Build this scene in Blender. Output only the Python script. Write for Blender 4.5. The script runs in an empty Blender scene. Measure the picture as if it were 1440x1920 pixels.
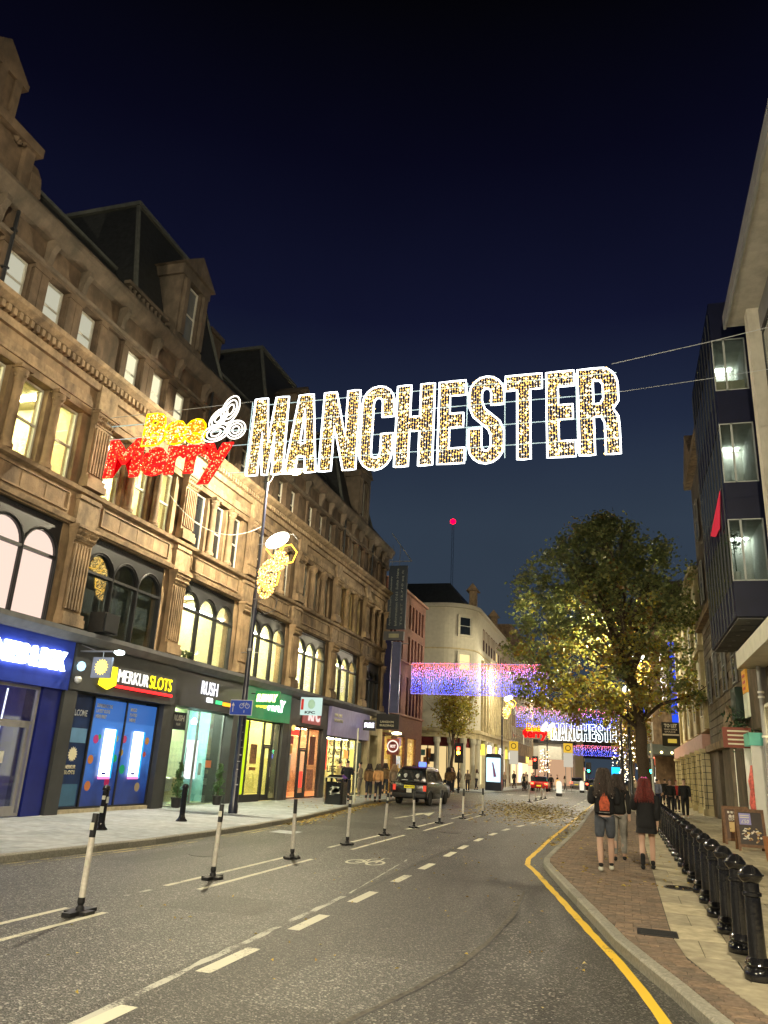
import bpy, bmesh, math, random
from mathutils import Vector, Matrix

# ------------------------------------------------------------------ camera, sky, exposure
SC = bpy.context.scene
COL = SC.collection
R = random.Random(11)

cam_d = bpy.data.cameras.new('camera'); cam = bpy.data.objects.new('camera', cam_d); COL.objects.link(cam)
cam_d.sensor_fit = 'HORIZONTAL'; cam_d.sensor_width = 36.0; cam_d.lens = 36.05
cam_d.clip_start = 0.1; cam_d.clip_end = 1500
_r = Vector((0.9574018, 0.2840202, 0.0520992)); _u = Vector((0.0413939, -0.3135533, 0.9486680)); _f = Vector((-0.2857767, 0.9060998, 0.3119532))
M = Matrix(((_r.x, _u.x, -_f.x, 0), (_r.y, _u.y, -_f.y, 0), (_r.z, _u.z, -_f.z, 1.78), (0, 0, 0, 1)))
cam.matrix_world = M
SC.camera = cam
SC.render.resolution_x = 768; SC.render.resolution_y = 1024

W = bpy.data.worlds.new('World'); SC.world = W; W.use_nodes = True
nt = W.node_tree; nt.nodes.clear()
wo = nt.nodes.new('ShaderNodeOutputWorld'); bg = nt.nodes.new('ShaderNodeBackground')
tc = nt.nodes.new('ShaderNodeTexCoord'); sx = nt.nodes.new('ShaderNodeSeparateXYZ'); cr = nt.nodes.new('ShaderNodeValToRGB')
nt.links.new(tc.outputs['Generated'], sx.inputs[0]); nt.links.new(sx.outputs['Z'], cr.inputs[0])
sn = nt.nodes.new('ShaderNodeTexNoise'); sn.inputs['Scale'].default_value = 1.7; sn.inputs['Detail'].default_value = 4
smr = nt.nodes.new('ShaderNodeMapRange'); smr.inputs[1].default_value = .3; smr.inputs[2].default_value = .7; smr.inputs[3].default_value = .82; smr.inputs[4].default_value = 1.18
svm = nt.nodes.new('ShaderNodeVectorMath'); svm.operation = 'SCALE'
nt.links.new(tc.outputs['Generated'], sn.inputs['Vector']); nt.links.new(sn.outputs[0], smr.inputs[0]); nt.links.new(cr.outputs[0], svm.inputs[0]); nt.links.new(smr.outputs[0], svm.inputs['Scale'])
nt.links.new(svm.outputs[0], bg.inputs[0]); nt.links.new(bg.outputs[0], wo.inputs[0])
rp = cr.color_ramp
rp.elements[0].position = 0.0; rp.elements[0].color = (.032, .046, .066, 1)
rp.elements[1].position = 1.0; rp.elements[1].color = (.0004, .0004, .0006, 1)
for p, c in ((.30, (.0245, .037, .058)), (.42, (.0112, .017, .037)), (.53, (.0048, .0060, .021)), (.68, (.0020, .0021, .0085)), (.80, (.0008, .0008, .0012))):
    e = rp.elements.new(p); e.color = (*c, 1)
bg.inputs[1].default_value = 1.0
SC.view_settings.view_transform = 'Standard'; SC.view_settings.look = 'None'
SC.view_settings.exposure = 0.2; SC.view_settings.gamma = 1.0
SC.view_settings.use_curve_mapping = False
SC.cycles.max_bounces = 6; SC.cycles.diffuse_bounces = 3; SC.cycles.glossy_bounces = 3
SC.cycles.transparent_max_bounces = 24
SC.cycles.sample_clamp_indirect = 4.0
SC.cycles.use_denoising = True
SC.cycles.caustics_reflective = False; SC.cycles.caustics_refractive = False

# ------------------------------------------------------------------ materials
MATS = {}
def nodes_of(m):
    m.use_nodes = True
    n = m.node_tree.nodes; n.clear()
    return m.node_tree, n

def mat(name, col, rough=.6, metal=0., var=.12, scale=3., bump=0., bscale=40., dark=None, dscale=1.2, damt=.5, spec=.4, emis=None, estr=0.):
    if name in MATS: return MATS[name]
    m = bpy.data.materials.new(name); t, n = nodes_of(m); L = t.links
    out = n.new('ShaderNodeOutputMaterial'); b = n.new('ShaderNodeBsdfPrincipled'); L.new(b.outputs[0], out.inputs[0])
    g = n.new('ShaderNodeNewGeometry')
    nz = n.new('ShaderNodeTexNoise'); nz.inputs['Scale'].default_value = scale; nz.inputs['Detail'].default_value = 6
    L.new(g.outputs['Position'], nz.inputs['Vector'])
    mr = n.new('ShaderNodeMapRange'); mr.inputs[1].default_value = .3; mr.inputs[2].default_value = .7
    mr.inputs[3].default_value = 1 - var; mr.inputs[4].default_value = 1 + var
    L.new(nz.outputs[0], mr.inputs[0])
    vm = n.new('ShaderNodeVectorMath'); vm.operation = 'SCALE'; vm.inputs[0].default_value = col
    L.new(mr.outputs[0], vm.inputs['Scale'])
    src = vm.outputs[0]
    if dark:
        n2 = n.new('ShaderNodeTexNoise'); n2.inputs['Scale'].default_value = dscale; n2.inputs['Detail'].default_value = 8; n2.inputs['Roughness'].default_value = .65
        mp = n.new('ShaderNodeMapping'); mp.inputs['Scale'].default_value = (1, 1, .35)
        L.new(g.outputs['Position'], mp.inputs[0]); L.new(mp.outputs[0], n2.inputs['Vector'])
        r2 = n.new('ShaderNodeMapRange'); r2.inputs[1].default_value = .42; r2.inputs[2].default_value = .68; r2.inputs[3].default_value = 0; r2.inputs[4].default_value = damt
        L.new(n2.outputs[0], r2.inputs[0])
        mx = n.new('ShaderNodeMix'); mx.data_type = 'RGBA'
        L.new(r2.outputs[0], mx.inputs[0]); L.new(src, mx.inputs[6]); mx.inputs[7].default_value = (*dark, 1)
        src = mx.outputs[2]
    L.new(src, b.inputs['Base Color'])
    b.inputs['Roughness'].default_value = rough; b.inputs['Metallic'].default_value = metal
    b.inputs['Specular IOR Level'].default_value = spec
    if bump:
        n3 = n.new('ShaderNodeTexNoise'); n3.inputs['Scale'].default_value = bscale; n3.inputs['Detail'].default_value = 5
        L.new(g.outputs['Position'], n3.inputs['Vector'])
        bp = n.new('ShaderNodeBump'); bp.inputs['Strength'].default_value = bump; bp.inputs['Distance'].default_value = .02
        L.new(n3.outputs[0], bp.inputs['Height']); L.new(bp.outputs[0], b.inputs['Normal'])
    if emis:
        b.inputs['Emission Color'].default_value = (*emis, 1); b.inputs['Emission Strength'].default_value = estr
    MATS[name] = m
    return m

def emi(name, col, s):
    if name in MATS: return MATS[name]
    m = bpy.data.materials.new(name); t, n = nodes_of(m)
    out = n.new('ShaderNodeOutputMaterial'); e = n.new('ShaderNodeEmission')
    e.inputs[0].default_value = (*col, 1); e.inputs[1].default_value = s
    t.links.new(e.outputs[0], out.inputs[0]); MATS[name] = m
    return m

def glass(name, tint=(.9, .95, .95), refl=.12, trans=.9):
    if name in MATS: return MATS[name]
    m = bpy.data.materials.new(name); t, n = nodes_of(m); L = t.links
    out = n.new('ShaderNodeOutputMaterial'); tr = n.new('ShaderNodeBsdfTransparent'); gl = n.new('ShaderNodeBsdfGlossy')
    df = n.new('ShaderNodeBsdfDiffuse'); df.inputs[0].default_value = (.03, .035, .04, 1)
    tr.inputs[0].default_value = (*[c * trans for c in tint], 1); gl.inputs['Roughness'].default_value = .03; gl.inputs[0].default_value = (.9, .9, .9, 1)
    lw = n.new('ShaderNodeLayerWeight'); lw.inputs[0].default_value = .25
    ad = n.new('ShaderNodeMath'); ad.operation = 'MULTIPLY_ADD'; ad.inputs[1].default_value = .32; ad.inputs[2].default_value = refl * .5; ad.use_clamp = True
    L.new(lw.outputs['Fresnel'], ad.inputs[0])
    mx = n.new('ShaderNodeMixShader'); L.new(ad.outputs[0], mx.inputs[0]); L.new(tr.outputs[0], mx.inputs[1]); L.new(gl.outputs[0], mx.inputs[2])
    L.new(mx.outputs[0], out.inputs[0]); MATS[name] = m
    return m

def asphalt():
    m = bpy.data.materials.new('asphalt'); t, n = nodes_of(m); L = t.links
    out = n.new('ShaderNodeOutputMaterial'); b = n.new('ShaderNodeBsdfPrincipled'); L.new(b.outputs[0], out.inputs[0])
    g = n.new('ShaderNodeNewGeometry')
    v = n.new('ShaderNodeTexVoronoi'); v.inputs['Scale'].default_value = 66; L.new(g.outputs['Position'], v.inputs['Vector'])
    sp = n.new('ShaderNodeSeparateColor'); L.new(v.outputs['Color'], sp.inputs[0])
    r1 = n.new('ShaderNodeValToRGB'); r1.color_ramp.elements[0].position = .0; r1.color_ramp.elements[0].color = (.018, .018, .017, 1)
    r1.color_ramp.elements[1].position = 1; r1.color_ramp.elements[1].color = (.42, .41, .37, 1)
    e = r1.color_ramp.elements.new(.60); e.color = (.060, .059, .053, 1)
    e = r1.color_ramp.elements.new(.86); e.color = (.15, .145, .13, 1)
    L.new(sp.outputs[0], r1.inputs[0])
    n1 = n.new('ShaderNodeTexNoise'); n1.inputs['Scale'].default_value = .45; n1.inputs['Detail'].default_value = 7; L.new(g.outputs['Position'], n1.inputs['Vector'])
    mp = n.new('ShaderNodeMapping'); mp.inputs['Scale'].default_value = (1.6, .12, 1); L.new(g.outputs['Position'], mp.inputs[0])
    n2 = n.new('ShaderNodeTexNoise'); n2.inputs['Scale'].default_value = .9; n2.inputs['Detail'].default_value = 4; L.new(mp.outputs[0], n2.inputs['Vector'])
    ad = n.new('ShaderNodeMath'); ad.operation = 'ADD'; L.new(n1.outputs[0], ad.inputs[0]); L.new(n2.outputs[0], ad.inputs[1])
    mr = n.new('ShaderNodeMapRange'); mr.inputs[1].default_value = .7; mr.inputs[2].default_value = 1.3; mr.inputs[3].default_value = .72; mr.inputs[4].default_value = 1.25
    L.new(ad.outputs[0], mr.inputs[0])
    vm = n.new('ShaderNodeVectorMath'); vm.operation = 'SCALE'; L.new(r1.outputs[0], vm.inputs[0]); L.new(mr.outputs[0], vm.inputs['Scale'])
    L.new(vm.outputs[0], b.inputs['Base Color'])
    b.inputs['Roughness'].default_value = .5; b.inputs['Specular IOR Level'].default_value = .5
    bp = n.new('ShaderNodeBump'); bp.inputs['Strength'].default_value = .9; bp.inputs['Distance'].default_value = .006
    L.new(v.outputs['Distance'], bp.inputs['Height']); L.new(bp.outputs[0], b.inputs['Normal'])
    return m

def asphalt2():
    m = ASPH.copy(); m.name = 'older_asphalt'
    for n in m.node_tree.nodes:
        if n.type == 'VALTORGB':
            e = n.color_ramp.elements
            for k, c in zip(e, ((.013, .012, .011), (.042, .040, .035), (.10, .095, .083), (.30, .29, .26))): k.color = (*c, 1)
        if n.type == 'TEX_VORONOI': n.inputs['Scale'].default_value = 78
        if n.type == 'MAPPING': n.inputs['Scale'].default_value = (2.2, .10, 1)
    return m

def asphalt3():
    m = ASPH2.copy(); m.name = 'dark_loose_asphalt'
    for n in m.node_tree.nodes:
        if n.type == 'VALTORGB':
            for k, c in zip(n.color_ramp.elements, ((.008, .008, .007), (.028, .027, .023), (.07, .066, .058), (.38, .36, .31))): k.color = (*c, 1)
        if n.type == 'TEX_VORONOI': n.inputs['Scale'].default_value = 58
    return m

def paint(name, col, wear=.45):
    m = bpy.data.materials.new(name); t, n = nodes_of(m); L = t.links
    out = n.new('ShaderNodeOutputMaterial'); b = n.new('ShaderNodeBsdfPrincipled'); L.new(b.outputs[0], out.inputs[0])
    g = n.new('ShaderNodeNewGeometry')
    nz = n.new('ShaderNodeTexNoise'); nz.inputs['Scale'].default_value = 34; nz.inputs['Detail'].default_value = 6; nz.inputs['Roughness'].default_value = .75
    n2 = n.new('ShaderNodeTexNoise'); n2.inputs['Scale'].default_value = 1.6; n2.inputs['Detail'].default_value = 3
    L.new(g.outputs['Position'], nz.inputs['Vector']); L.new(g.outputs['Position'], n2.inputs['Vector'])
    ad = n.new('ShaderNodeMath'); ad.operation = 'ADD'; L.new(nz.outputs[0], ad.inputs[0]); L.new(n2.outputs[0], ad.inputs[1])
    mr = n.new('ShaderNodeMapRange'); mr.inputs[1].default_value = 1.32 - wear; mr.inputs[2].default_value = 1.45 - wear
    mr.inputs[3].default_value = 0; mr.inputs[4].default_value = 1; L.new(ad.outputs[0], mr.inputs[0])
    mx = n.new('ShaderNodeMix'); mx.data_type = 'RGBA'; mx.inputs[6].default_value = (*col, 1); mx.inputs[7].default_value = (.09, .088, .08, 1)
    L.new(mr.outputs[0], mx.inputs[0]); L.new(mx.outputs[2], b.inputs['Base Color']); b.inputs['Roughness'].default_value = .6
    MATS[name] = m
    return m

ASPH = asphalt(); ASPH2 = asphalt2(); ASPH3 = asphalt3()
WHITEP = paint('white_road_paint', (.66, .64, .52), .24)
WORNP = paint('worn_white_paint', (.5, .5, .44), .36)
YELP = paint('yellow_road_paint', (.80, .52, .035), .16)
YELWORN = paint('worn_yellow_paint', (.55, .45, .2), .42)
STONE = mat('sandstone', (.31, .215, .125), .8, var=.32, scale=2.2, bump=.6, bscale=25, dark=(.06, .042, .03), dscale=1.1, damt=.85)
STONEU = mat('sooty_dimmed_upper_sandstone', (.14, .096, .062), .85, var=.35, scale=2.5, bump=.6, bscale=22, dark=(.045, .035, .026), dscale=1.3, damt=.85)  # sootier stone, base colour also darkened for the dimly lit upper floors
STONE2 = mat('sandstone_trim', (.33, .235, .14), .8, var=.3, scale=5, bump=.5, bscale=30, dark=(.075, .052, .036), dscale=1.8, damt=.75)
STONED = mat('sooty_stone', (.15, .115, .085), .85, var=.25, scale=3, bump=.5, bscale=20, dark=(.05, .045, .035), dscale=1.5, damt=.8)
SLATE = mat('slate', (.028, .03, .03), .6, var=.3, scale=6, bump=.5, bscale=12)
LEAD = mat('lead_trim', (.12, .125, .11), .6, var=.2, scale=4)
IRON = mat('dark_iron', (.03, .031, .034), .45, metal=.2, var=.2)
BLACK = mat('black_gloss_paint', (.012, .012, .014), .16, var=.1, spec=.6)
BLACKM = mat('black_matt', (.02, .02, .022), .6)
SASH = mat('white_sash_paint', (.62, .6, .52), .5)
CONC = [mat('paving_concrete_%d' % i, c, .8, var=.22, scale=7, bump=.35, bscale=90, dark=(.20, .17, .115), dscale=2.5, damt=.45) for i, c in
        enumerate([(.47, .41, .29), (.42, .37, .265), (.51, .445, .31), (.38, .335, .245)])]
FLAG = [mat('flagstone_%d' % i, c, .75, var=.2, scale=6, bump=.3, bscale=80, dark=(.22, .23, .23), dscale=2, damt=.4) for i, c in
        enumerate([(.44, .475, .50), (.41, .445, .47), (.47, .50, .52), (.38, .415, .44)])]  # cool pale tone includes white sign light put into the stone
BRICKP = [mat('brick_paver_%d' % i, c, .8, var=.3, scale=18, bump=.5, bscale=120, dark=(.07, .055, .04), dscale=5, damt=.5) for i, c in
          enumerate([(.25, .18, .13), (.215, .155, .115), (.285, .20, .14), (.185, .14, .108)])]
KERB = [mat('granite_kerb_%d' % i, c, .7, var=.25, scale=30, bump=.4, bscale=100) for i, c in enumerate([(.27, .26, .22), (.24, .23, .195), (.30, .285, .24)])]
BED = mat('mortar_bed', (.06, .055, .045), .9)
REDBR = mat('red_brick', (.165, .07, .047), .8, var=.3, scale=9, bump=.4, bscale=30)
CREAM = mat('cream_render', (.55, .52, .42), .8, var=.08)
CREAMY = mat('pale_stone', (.55, .47, .28), .8, var=.15, dark=(.2, .16, .1), damt=.5)
NAVY = mat('navy_cladding', (.005, .007, .028), .5, spec=.25)
WHITE = mat('white_paint', (.75, .74, .68), .5, var=.06)
GREY = mat('grey_metal', (.25, .25, .26), .4, metal=.6)
GREYP = mat('grey_paint', (.3, .3, .3), .5)
SKIN = mat('skin', (.52, .33, .25), .55, var=.05)
GLASS = glass('clear_glass')
DGLASS = mat('dark_window_glass', (.012, .016, .02), .06, var=.2, spec=.8)
E_WARM = emi('warm_lit_pane', (1, .80, .36), 1.15)
E_CREAM = emi('pale_lit_pane', (1, .90, .55), .95)
E_PINK = emi('pink_white_screen', (1, .74, .62), .95)
E_WHITE = emi('white_neon', (1, 1, 1), 9)
E_CEIL = emi('ceiling_panel_light', (1, .88, .48), 150)

# ------------------------------------------------------------------ mesh helpers
WP = {}
def wp(o): return WP.get(o.name, Vector((0, 0, 0))) if o else Vector((0, 0, 0))

class MB:
    def __init__(s): s.v = []; s.f = []; s.m = []
    def face(s, pts, mi=0):
        k = len(s.v); s.v += [tuple(p) for p in pts]; s.f.append(tuple(range(k, k + len(pts)))); s.m.append(mi)
    def box(s, x0, x1, y0, y1, z0, z1, mi=0):
        k = len(s.v)
        s.v += [(x0, y0, z0), (x1, y0, z0), (x1, y1, z0), (x0, y1, z0), (x0, y0, z1), (x1, y0, z1), (x1, y1, z1), (x0, y1, z1)]
        for q in ((0, 3, 2, 1), (4, 5, 6, 7), (0, 1, 5, 4), (1, 2, 6, 5), (2, 3, 7, 6), (3, 0, 4, 7)):
            s.f.append(tuple(k + i for i in q)); s.m.append(mi)
    def prism(s, poly, axis, a, b, mi=0):
        def P(u, w, t): return (t, u, w) if axis == 'x' else ((u, t, w) if axis == 'y' else (u, w, t))
        k = len(s.v); n = len(poly)
        s.v += [P(u, w, a) for u, w in poly] + [P(u, w, b) for u, w in poly]
        s.f.append(tuple(range(k, k + n))); s.m.append(mi)
        s.f.append(tuple(range(k + 2 * n - 1, k + n - 1, -1))); s.m.append(mi)
        for i in range(n):
            j = (i + 1) % n
            s.f.append((k + i, k + n + i, k + n + j, k + j)); s.m.append(mi)
    def frustum(s, b0, b1, z0, z1, mi=0):   # b=(x0,x1,y0,y1)
        k = len(s.v)
        s.v += [(b0[0], b0[2], z0), (b0[1], b0[2], z0), (b0[1], b0[3], z0), (b0[0], b0[3], z0), (b1[0], b1[2], z1), (b1[1], b1[2], z1), (b1[1], b1[3], z1), (b1[0], b1[3], z1)]
        for q in ((0, 3, 2, 1), (4, 5, 6, 7), (0, 1, 5, 4), (1, 2, 6, 5), (2, 3, 7, 6), (3, 0, 4, 7)):
            s.f.append(tuple(k + i for i in q)); s.m.append(mi)
    def tube(s, pts, r, n=6, mi=0, closed=False, radii=None):
        pts = [Vector(p) for p in pts]; N = len(pts); k = len(s.v)
        prev = None
        for i, p in enumerate(pts):
            if closed: d = pts[(i + 1) % N] - pts[i - 1]
            else: d = pts[min(i + 1, N - 1)] - pts[max(i - 1, 0)]
            if d.length < 1e-9: d = Vector((0, 0, 1))
            d.normalize()
            a = prev if prev is not None else (Vector((0, 0, 1)) if abs(d.z) < .9 else Vector((1, 0, 0)))
            u = a - d * a.dot(d)
            if u.length < 1e-6: u = d.orthogonal()
            u.normalize(); prev = u; w = d.cross(u)
            rr = radii[i] if radii else r
            for j in range(n):
                t = 2 * math.pi * j / n
                s.v.append(tuple(p + (u * math.cos(t) + w * math.sin(t)) * rr))
        for i in range(N if closed else N - 1):
            i2 = (i + 1) % N
            for j in range(n):
                j2 = (j + 1) % n
                s.f.append((k + i * n + j, k + i * n + j2, k + i2 * n + j2, k + i2 * n + j)); s.m.append(mi)
        if not closed:
            s.f.append(tuple(k + j for j in range(n - 1, -1, -1))); s.m.append(mi)
            s.f.append(tuple(k + (N - 1) * n + j for j in range(n))); s.m.append(mi)
    def lathe(s, cx, cy, prof, n=16, mi=0, sx=1, sy=1):
        k = len(s.v)
        for r, z in prof:
            for j in range(n):
                t = 2 * math.pi * j / n
                s.v.append((cx + r * math.cos(t) * sx, cy + r * math.sin(t) * sy, z))
        for i in range(len(prof) - 1):
            for j in range(n):
                j2 = (j + 1) % n
                s.f.append((k + i * n + j, k + i * n + j2, k + (i + 1) * n + j2, k + (i + 1) * n + j)); s.m.append(mi)
        s.f.append(tuple(k + j for j in range(n - 1, -1, -1))); s.m.append(mi)
        s.f.append(tuple(k + (len(prof) - 1) * n + j for j in range(n))); s.m.append(mi)
    def octa(s, c, r, mi=0):
        x, y, z = c; k = len(s.v)
        s.v += [(x + r, y, z), (x, y + r, z), (x - r, y, z), (x, y - r, z), (x, y, z + r), (x, y, z - r)]
        for q in ((0, 1, 4), (1, 2, 4), (2, 3, 4), (3, 0, 4), (1, 0, 5), (2, 1, 5), (3, 2, 5), (0, 3, 5)):
            s.f.append(tuple(k + i for i in q)); s.m.append(mi)
    def disc(s, c, r, axis='y', n=24, mi=0, th=.02, r2=None):
        poly = [(c[0] + r * math.cos(2 * math.pi * i / n), c[1] + (r2 or r) * math.sin(2 * math.pi * i / n)) for i in range(n)]
        s.prism(poly, axis, c[2], c[2] + th, mi)
    def xf(s, mtx):
        s.v = [tuple(mtx @ Vector(p)) for p in s.v]; return s
    def mesh(s, name, mats, smooth=False, origin=True, recalc=True):
        if not isinstance(mats, (list, tuple)): mats = [mats]
        if origin and s.v:
            lo = [min(p[i] for p in s.v) for i in range(3)]; hi = [max(p[i] for p in s.v) for i in range(3)]
            c = Vector(((lo[0] + hi[0]) / 2, (lo[1] + hi[1]) / 2, (lo[2] + hi[2]) / 2))
        else: c = Vector((0, 0, 0))
        me = bpy.data.meshes.new(name)
        me.from_pydata([(p[0] - c.x, p[1] - c.y, p[2] - c.z) for p in s.v], [], s.f)
        for m in mats: me.materials.append(m)
        if len(mats) > 1: me.polygons.foreach_set('material_index', s.m)
        if recalc:
            b = bmesh.new(); b.from_mesh(me); bmesh.ops.recalc_face_normals(b, faces=b.faces); b.to_mesh(me); b.free()
        if smooth:
            me.polygons.foreach_set('use_smooth', [True] * len(me.polygons))
            try: me.set_sharp_from_angle(angle=math.radians(40))
            except Exception: pass
        me.update()
        return me, c
    def build(s, name, mats, parent=None, smooth=False, kind=None, label=None, recalc=True):
        me, c = s.mesh(name, mats, smooth, recalc=recalc)
        o = bpy.data.objects.new(name, me); COL.objects.link(o)
        o.location = c - wp(parent); WP[o.name] = c
        if parent: o.parent = parent
        if kind: o['kind'] = kind
        if label: o['label'] = label
        return o

def inst(me, name, loc, parent=None, rz=0, kind=None):
    o = bpy.data.objects.new(name, me); COL.objects.link(o)
    loc = Vector(loc); o.location = loc - wp(parent); o.rotation_euler = (0, 0, rz); WP[o.name] = loc
    if parent: o.parent = parent
    if kind: o['kind'] = kind
    return o
def thing(name, label, cat, loc=(0, 0, 0), group=None, rz=0):
    o = bpy.data.objects.new(name, None); COL.objects.link(o); o.location = loc; o.rotation_euler = (0, 0, rz)
    o.empty_display_size = .2; WP[o.name] = Vector(loc); o['label'] = label; o['category'] = cat
    if group: o['group'] = group
    return o
def tag(o, label, cat, group=None):
    o['label'] = label; o['category'] = cat
    if group: o['group'] = group
    return o
def dup(root, loc, label=None, rz=0, sc=1., group=None):
    c = root.copy(); COL.objects.link(c); c.location = loc; c.rotation_euler = (0, 0, rz); c.scale = (sc, sc, sc)
    if label: c['label'] = label
    if group: c['group'] = group
    for ch in root.children:
        k = ch.copy(); COL.objects.link(k); k.parent = c
        for g in ch.children:
            h = g.copy(); COL.objects.link(h); h.parent = k
    return c
ORD = ['first', 'second', 'third', 'fourth', 'fifth', 'sixth', 'seventh', 'eighth', 'ninth', 'tenth', 'eleventh', 'twelfth', 'thirteenth', 'fourteenth', 'fifteenth',
       'sixteenth', 'seventeenth', 'eighteenth', 'nineteenth', 'twentieth', 'twenty-first', 'twenty-second']

FACE = {'+x': Matrix(((0, 0, 1, 0), (1, 0, 0, 0), (0, 1, 0, 0), (0, 0, 0, 1))),
        '-x': Matrix(((0, 0, -1, 0), (-1, 0, 0, 0), (0, 1, 0, 0), (0, 0, 0, 1))),
        '-y': Matrix(((1, 0, 0, 0), (0, 0, -1, 0), (0, 1, 0, 0), (0, 0, 0, 1))),
        '+z': Matrix(((1, 0, 0, 0), (0, 1, 0, 0), (0, 0, 1, 0), (0, 0, 0, 1)))}
def text_mesh(s, w, h, ext=.02, bold=.0, shear=0., spacing=1.0):
    cu = bpy.data.curves.new('lettering', 'FONT'); cu.body = s; cu.size = 1; cu.extrude = 0; cu.offset = bold; cu.shear = shear
    cu.resolution_u = 3; cu.space_character = spacing; cu.align_x = 'LEFT'
    ob = bpy.data.objects.new('lettering', cu); COL.objects.link(ob)
    me = bpy.data.meshes.new_from_object(ob.evaluated_get(bpy.context.evaluated_depsgraph_get()))
    bpy.data.objects.remove(ob); bpy.data.curves.remove(cu)
    vs = [v.co.copy() for v in me.vertices]
    x0 = min(v.x for v in vs); x1 = max(v.x for v in vs); y0 = min(v.y for v in vs); y1 = max(v.y for v in vs)
    for v in me.vertices:
        v.co.x = (v.co.x - x0) / (x1 - x0) * w; v.co.y = (v.co.y - y0) / (y1 - y0) * h; v.co.z = 0
    if ext:
        b = bmesh.new(); b.from_mesh(me)
        g = bmesh.ops.extrude_face_region(b, geom=list(b.faces))
        for e in g['geom']:
            if isinstance(e, bmesh.types.BMVert): e.co.z += ext
        bmesh.ops.recalc_face_normals(b, faces=b.faces); b.to_mesh(me); b.free()
    return me
def text(s, w, h, m, loc, face='+x', parent=None, name='lettering', ext=.03, bold=.02, shear=0., roll=0.):
    me = text_mesh(s, w, h, ext, bold, shear)
    me.transform(FACE[face] @ Matrix.Rotation(roll, 4, 'Z')); me.name = name; me.materials.clear(); me.materials.append(m)
    return inst(me, name, loc, parent)

def interp(pl, y):
    if y <= pl[0][1]: return pl[0][0]
    for (xa, ya), (xb, yb) in zip(pl, pl[1:]):
        if y <= yb: return xa + (xb - xa) * (y - ya) / (yb - ya)
    return pl[-1][0]
PZ = .12
KR = [(1.5, -12), (1.35, 2), (1.0, 5), (.56, 7), (.31, 8), (-.14, 9.6), (-.40, 10.9), (-.98, 13.7), (-1.62, 16.9), (-1.70, 17.6), (-1.68, 21.8), (-1.62, 28), (-1.8, 42), (-1.9, 60), (-1.9, 260)]
KL = [(-9.8, -12), (-9.6, 4), (-9.45, 11), (-9.2, 15), (-9.3, 19), (-9.65, 23.5), (-10.6, 30), (-11.6, 37), (-11.8, 44), (-11.8, 58)]
KL2 = [(-11.0, 66), (-10.9, 75), (-10.6, 100), (-10.6, 260)]

# ------------------------------------------------------------------ ground
b = MB(); b.face([(-420, -60, 0), (420, -60, 0), (420, 700, 0), (-420, 700, 0)])
b.build('road', ASPH, kind='structure')

b = MB(); yy_ = [-12 + i * 2 for i in range(55)]
for ya, yb in zip(yy_, yy_[1:]):
    f0 = lambda y: interp([(-3.7, -12), (-3.86, 11.5), (-4.0, 16), (-4.0, 23), (-3.8, 32), (-3.4, 50), (-3.3, 100)], y)
    b.face([(f0(ya), ya, .0018), (interp(KR, ya) + .05, ya, .0018), (interp(KR, yb) + .05, yb, .0018), (f0(yb), yb, .0018)])
b.build('road_lane', ASPH2, kind='structure')
for (xa, xb, ya, yb, m_) in ((-9.2, -6.9, 22.8, 25.2, ASPH2), (-5.5, -4.3, 9.2, 10.4, ASPH2), (-2.9, -1.2, 6.2, 8.2, ASPH), (-8.6, -7.9, 12.4, 16.5, ASPH2)):
    b = MB(); b.face([(xa, ya, .0026), (xb, ya + .1, .0026), (xb + .05, yb, .0026), (xa + .08, yb - .06, .0026)]); b.build('road_patch', m_, kind='structure')

def pave(name, label, inner, outer, y0, y1, z, m):
    """sheet base of a pavement between two polylines; returns parent"""
    b = MB(); ys = sorted(set([y0, y1] + [p[1] for p in inner + outer if y0 < p[1] < y1]))
    for ya, yb in zip(ys, ys[1:]):
        a0, a1 = interp(inner, ya), interp(inner, yb); c0, c1 = interp(outer, ya), interp(outer, yb)
        b.face([(a0, ya, z), (c0, ya, z), (c1, yb, z), (a1, yb, z)])
        b.face([(a0, ya, 0), (a0, ya, z), (a1, yb, z), (a1, yb, 0)])
        b.face([(c0, ya, 0), (c0, ya, z), (c1, yb, z), (c1, yb, 0)])
    b.face([(interp(inner, y0), y0, 0), (interp(outer, y0), y0, 0), (interp(outer, y0), y0, z), (interp(inner, y0), y0, z)])
    b.face([(interp(inner, y1), y1, 0), (interp(outer, y1), y1, 0), (interp(outer, y1), y1, z), (interp(inner, y1), y1, z)])
    return b.build(name, m, kind='structure', label=label)
off = lambda pl, d: [(x + d, y) for x, y in pl]
pavL = pave('pavement', 'grey flagged pavement before the shops', off(KL, -.13), [(-14.4, -12), (-14.4, 58)], -12, 58, PZ - .012, BED)
pavL2 = pave('pavement', 'far pavement beyond the side street', off(KL2, -.13), [(-20, 66), (-20, 260)], 66, 260, PZ, FLAG[1])
pavR = pave('pavement', 'pavement with brick pavers and bollards', off(KR, .13), [(5.2, -12), (5.2, 260)], -12, 260, PZ - .012, BED)

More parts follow.
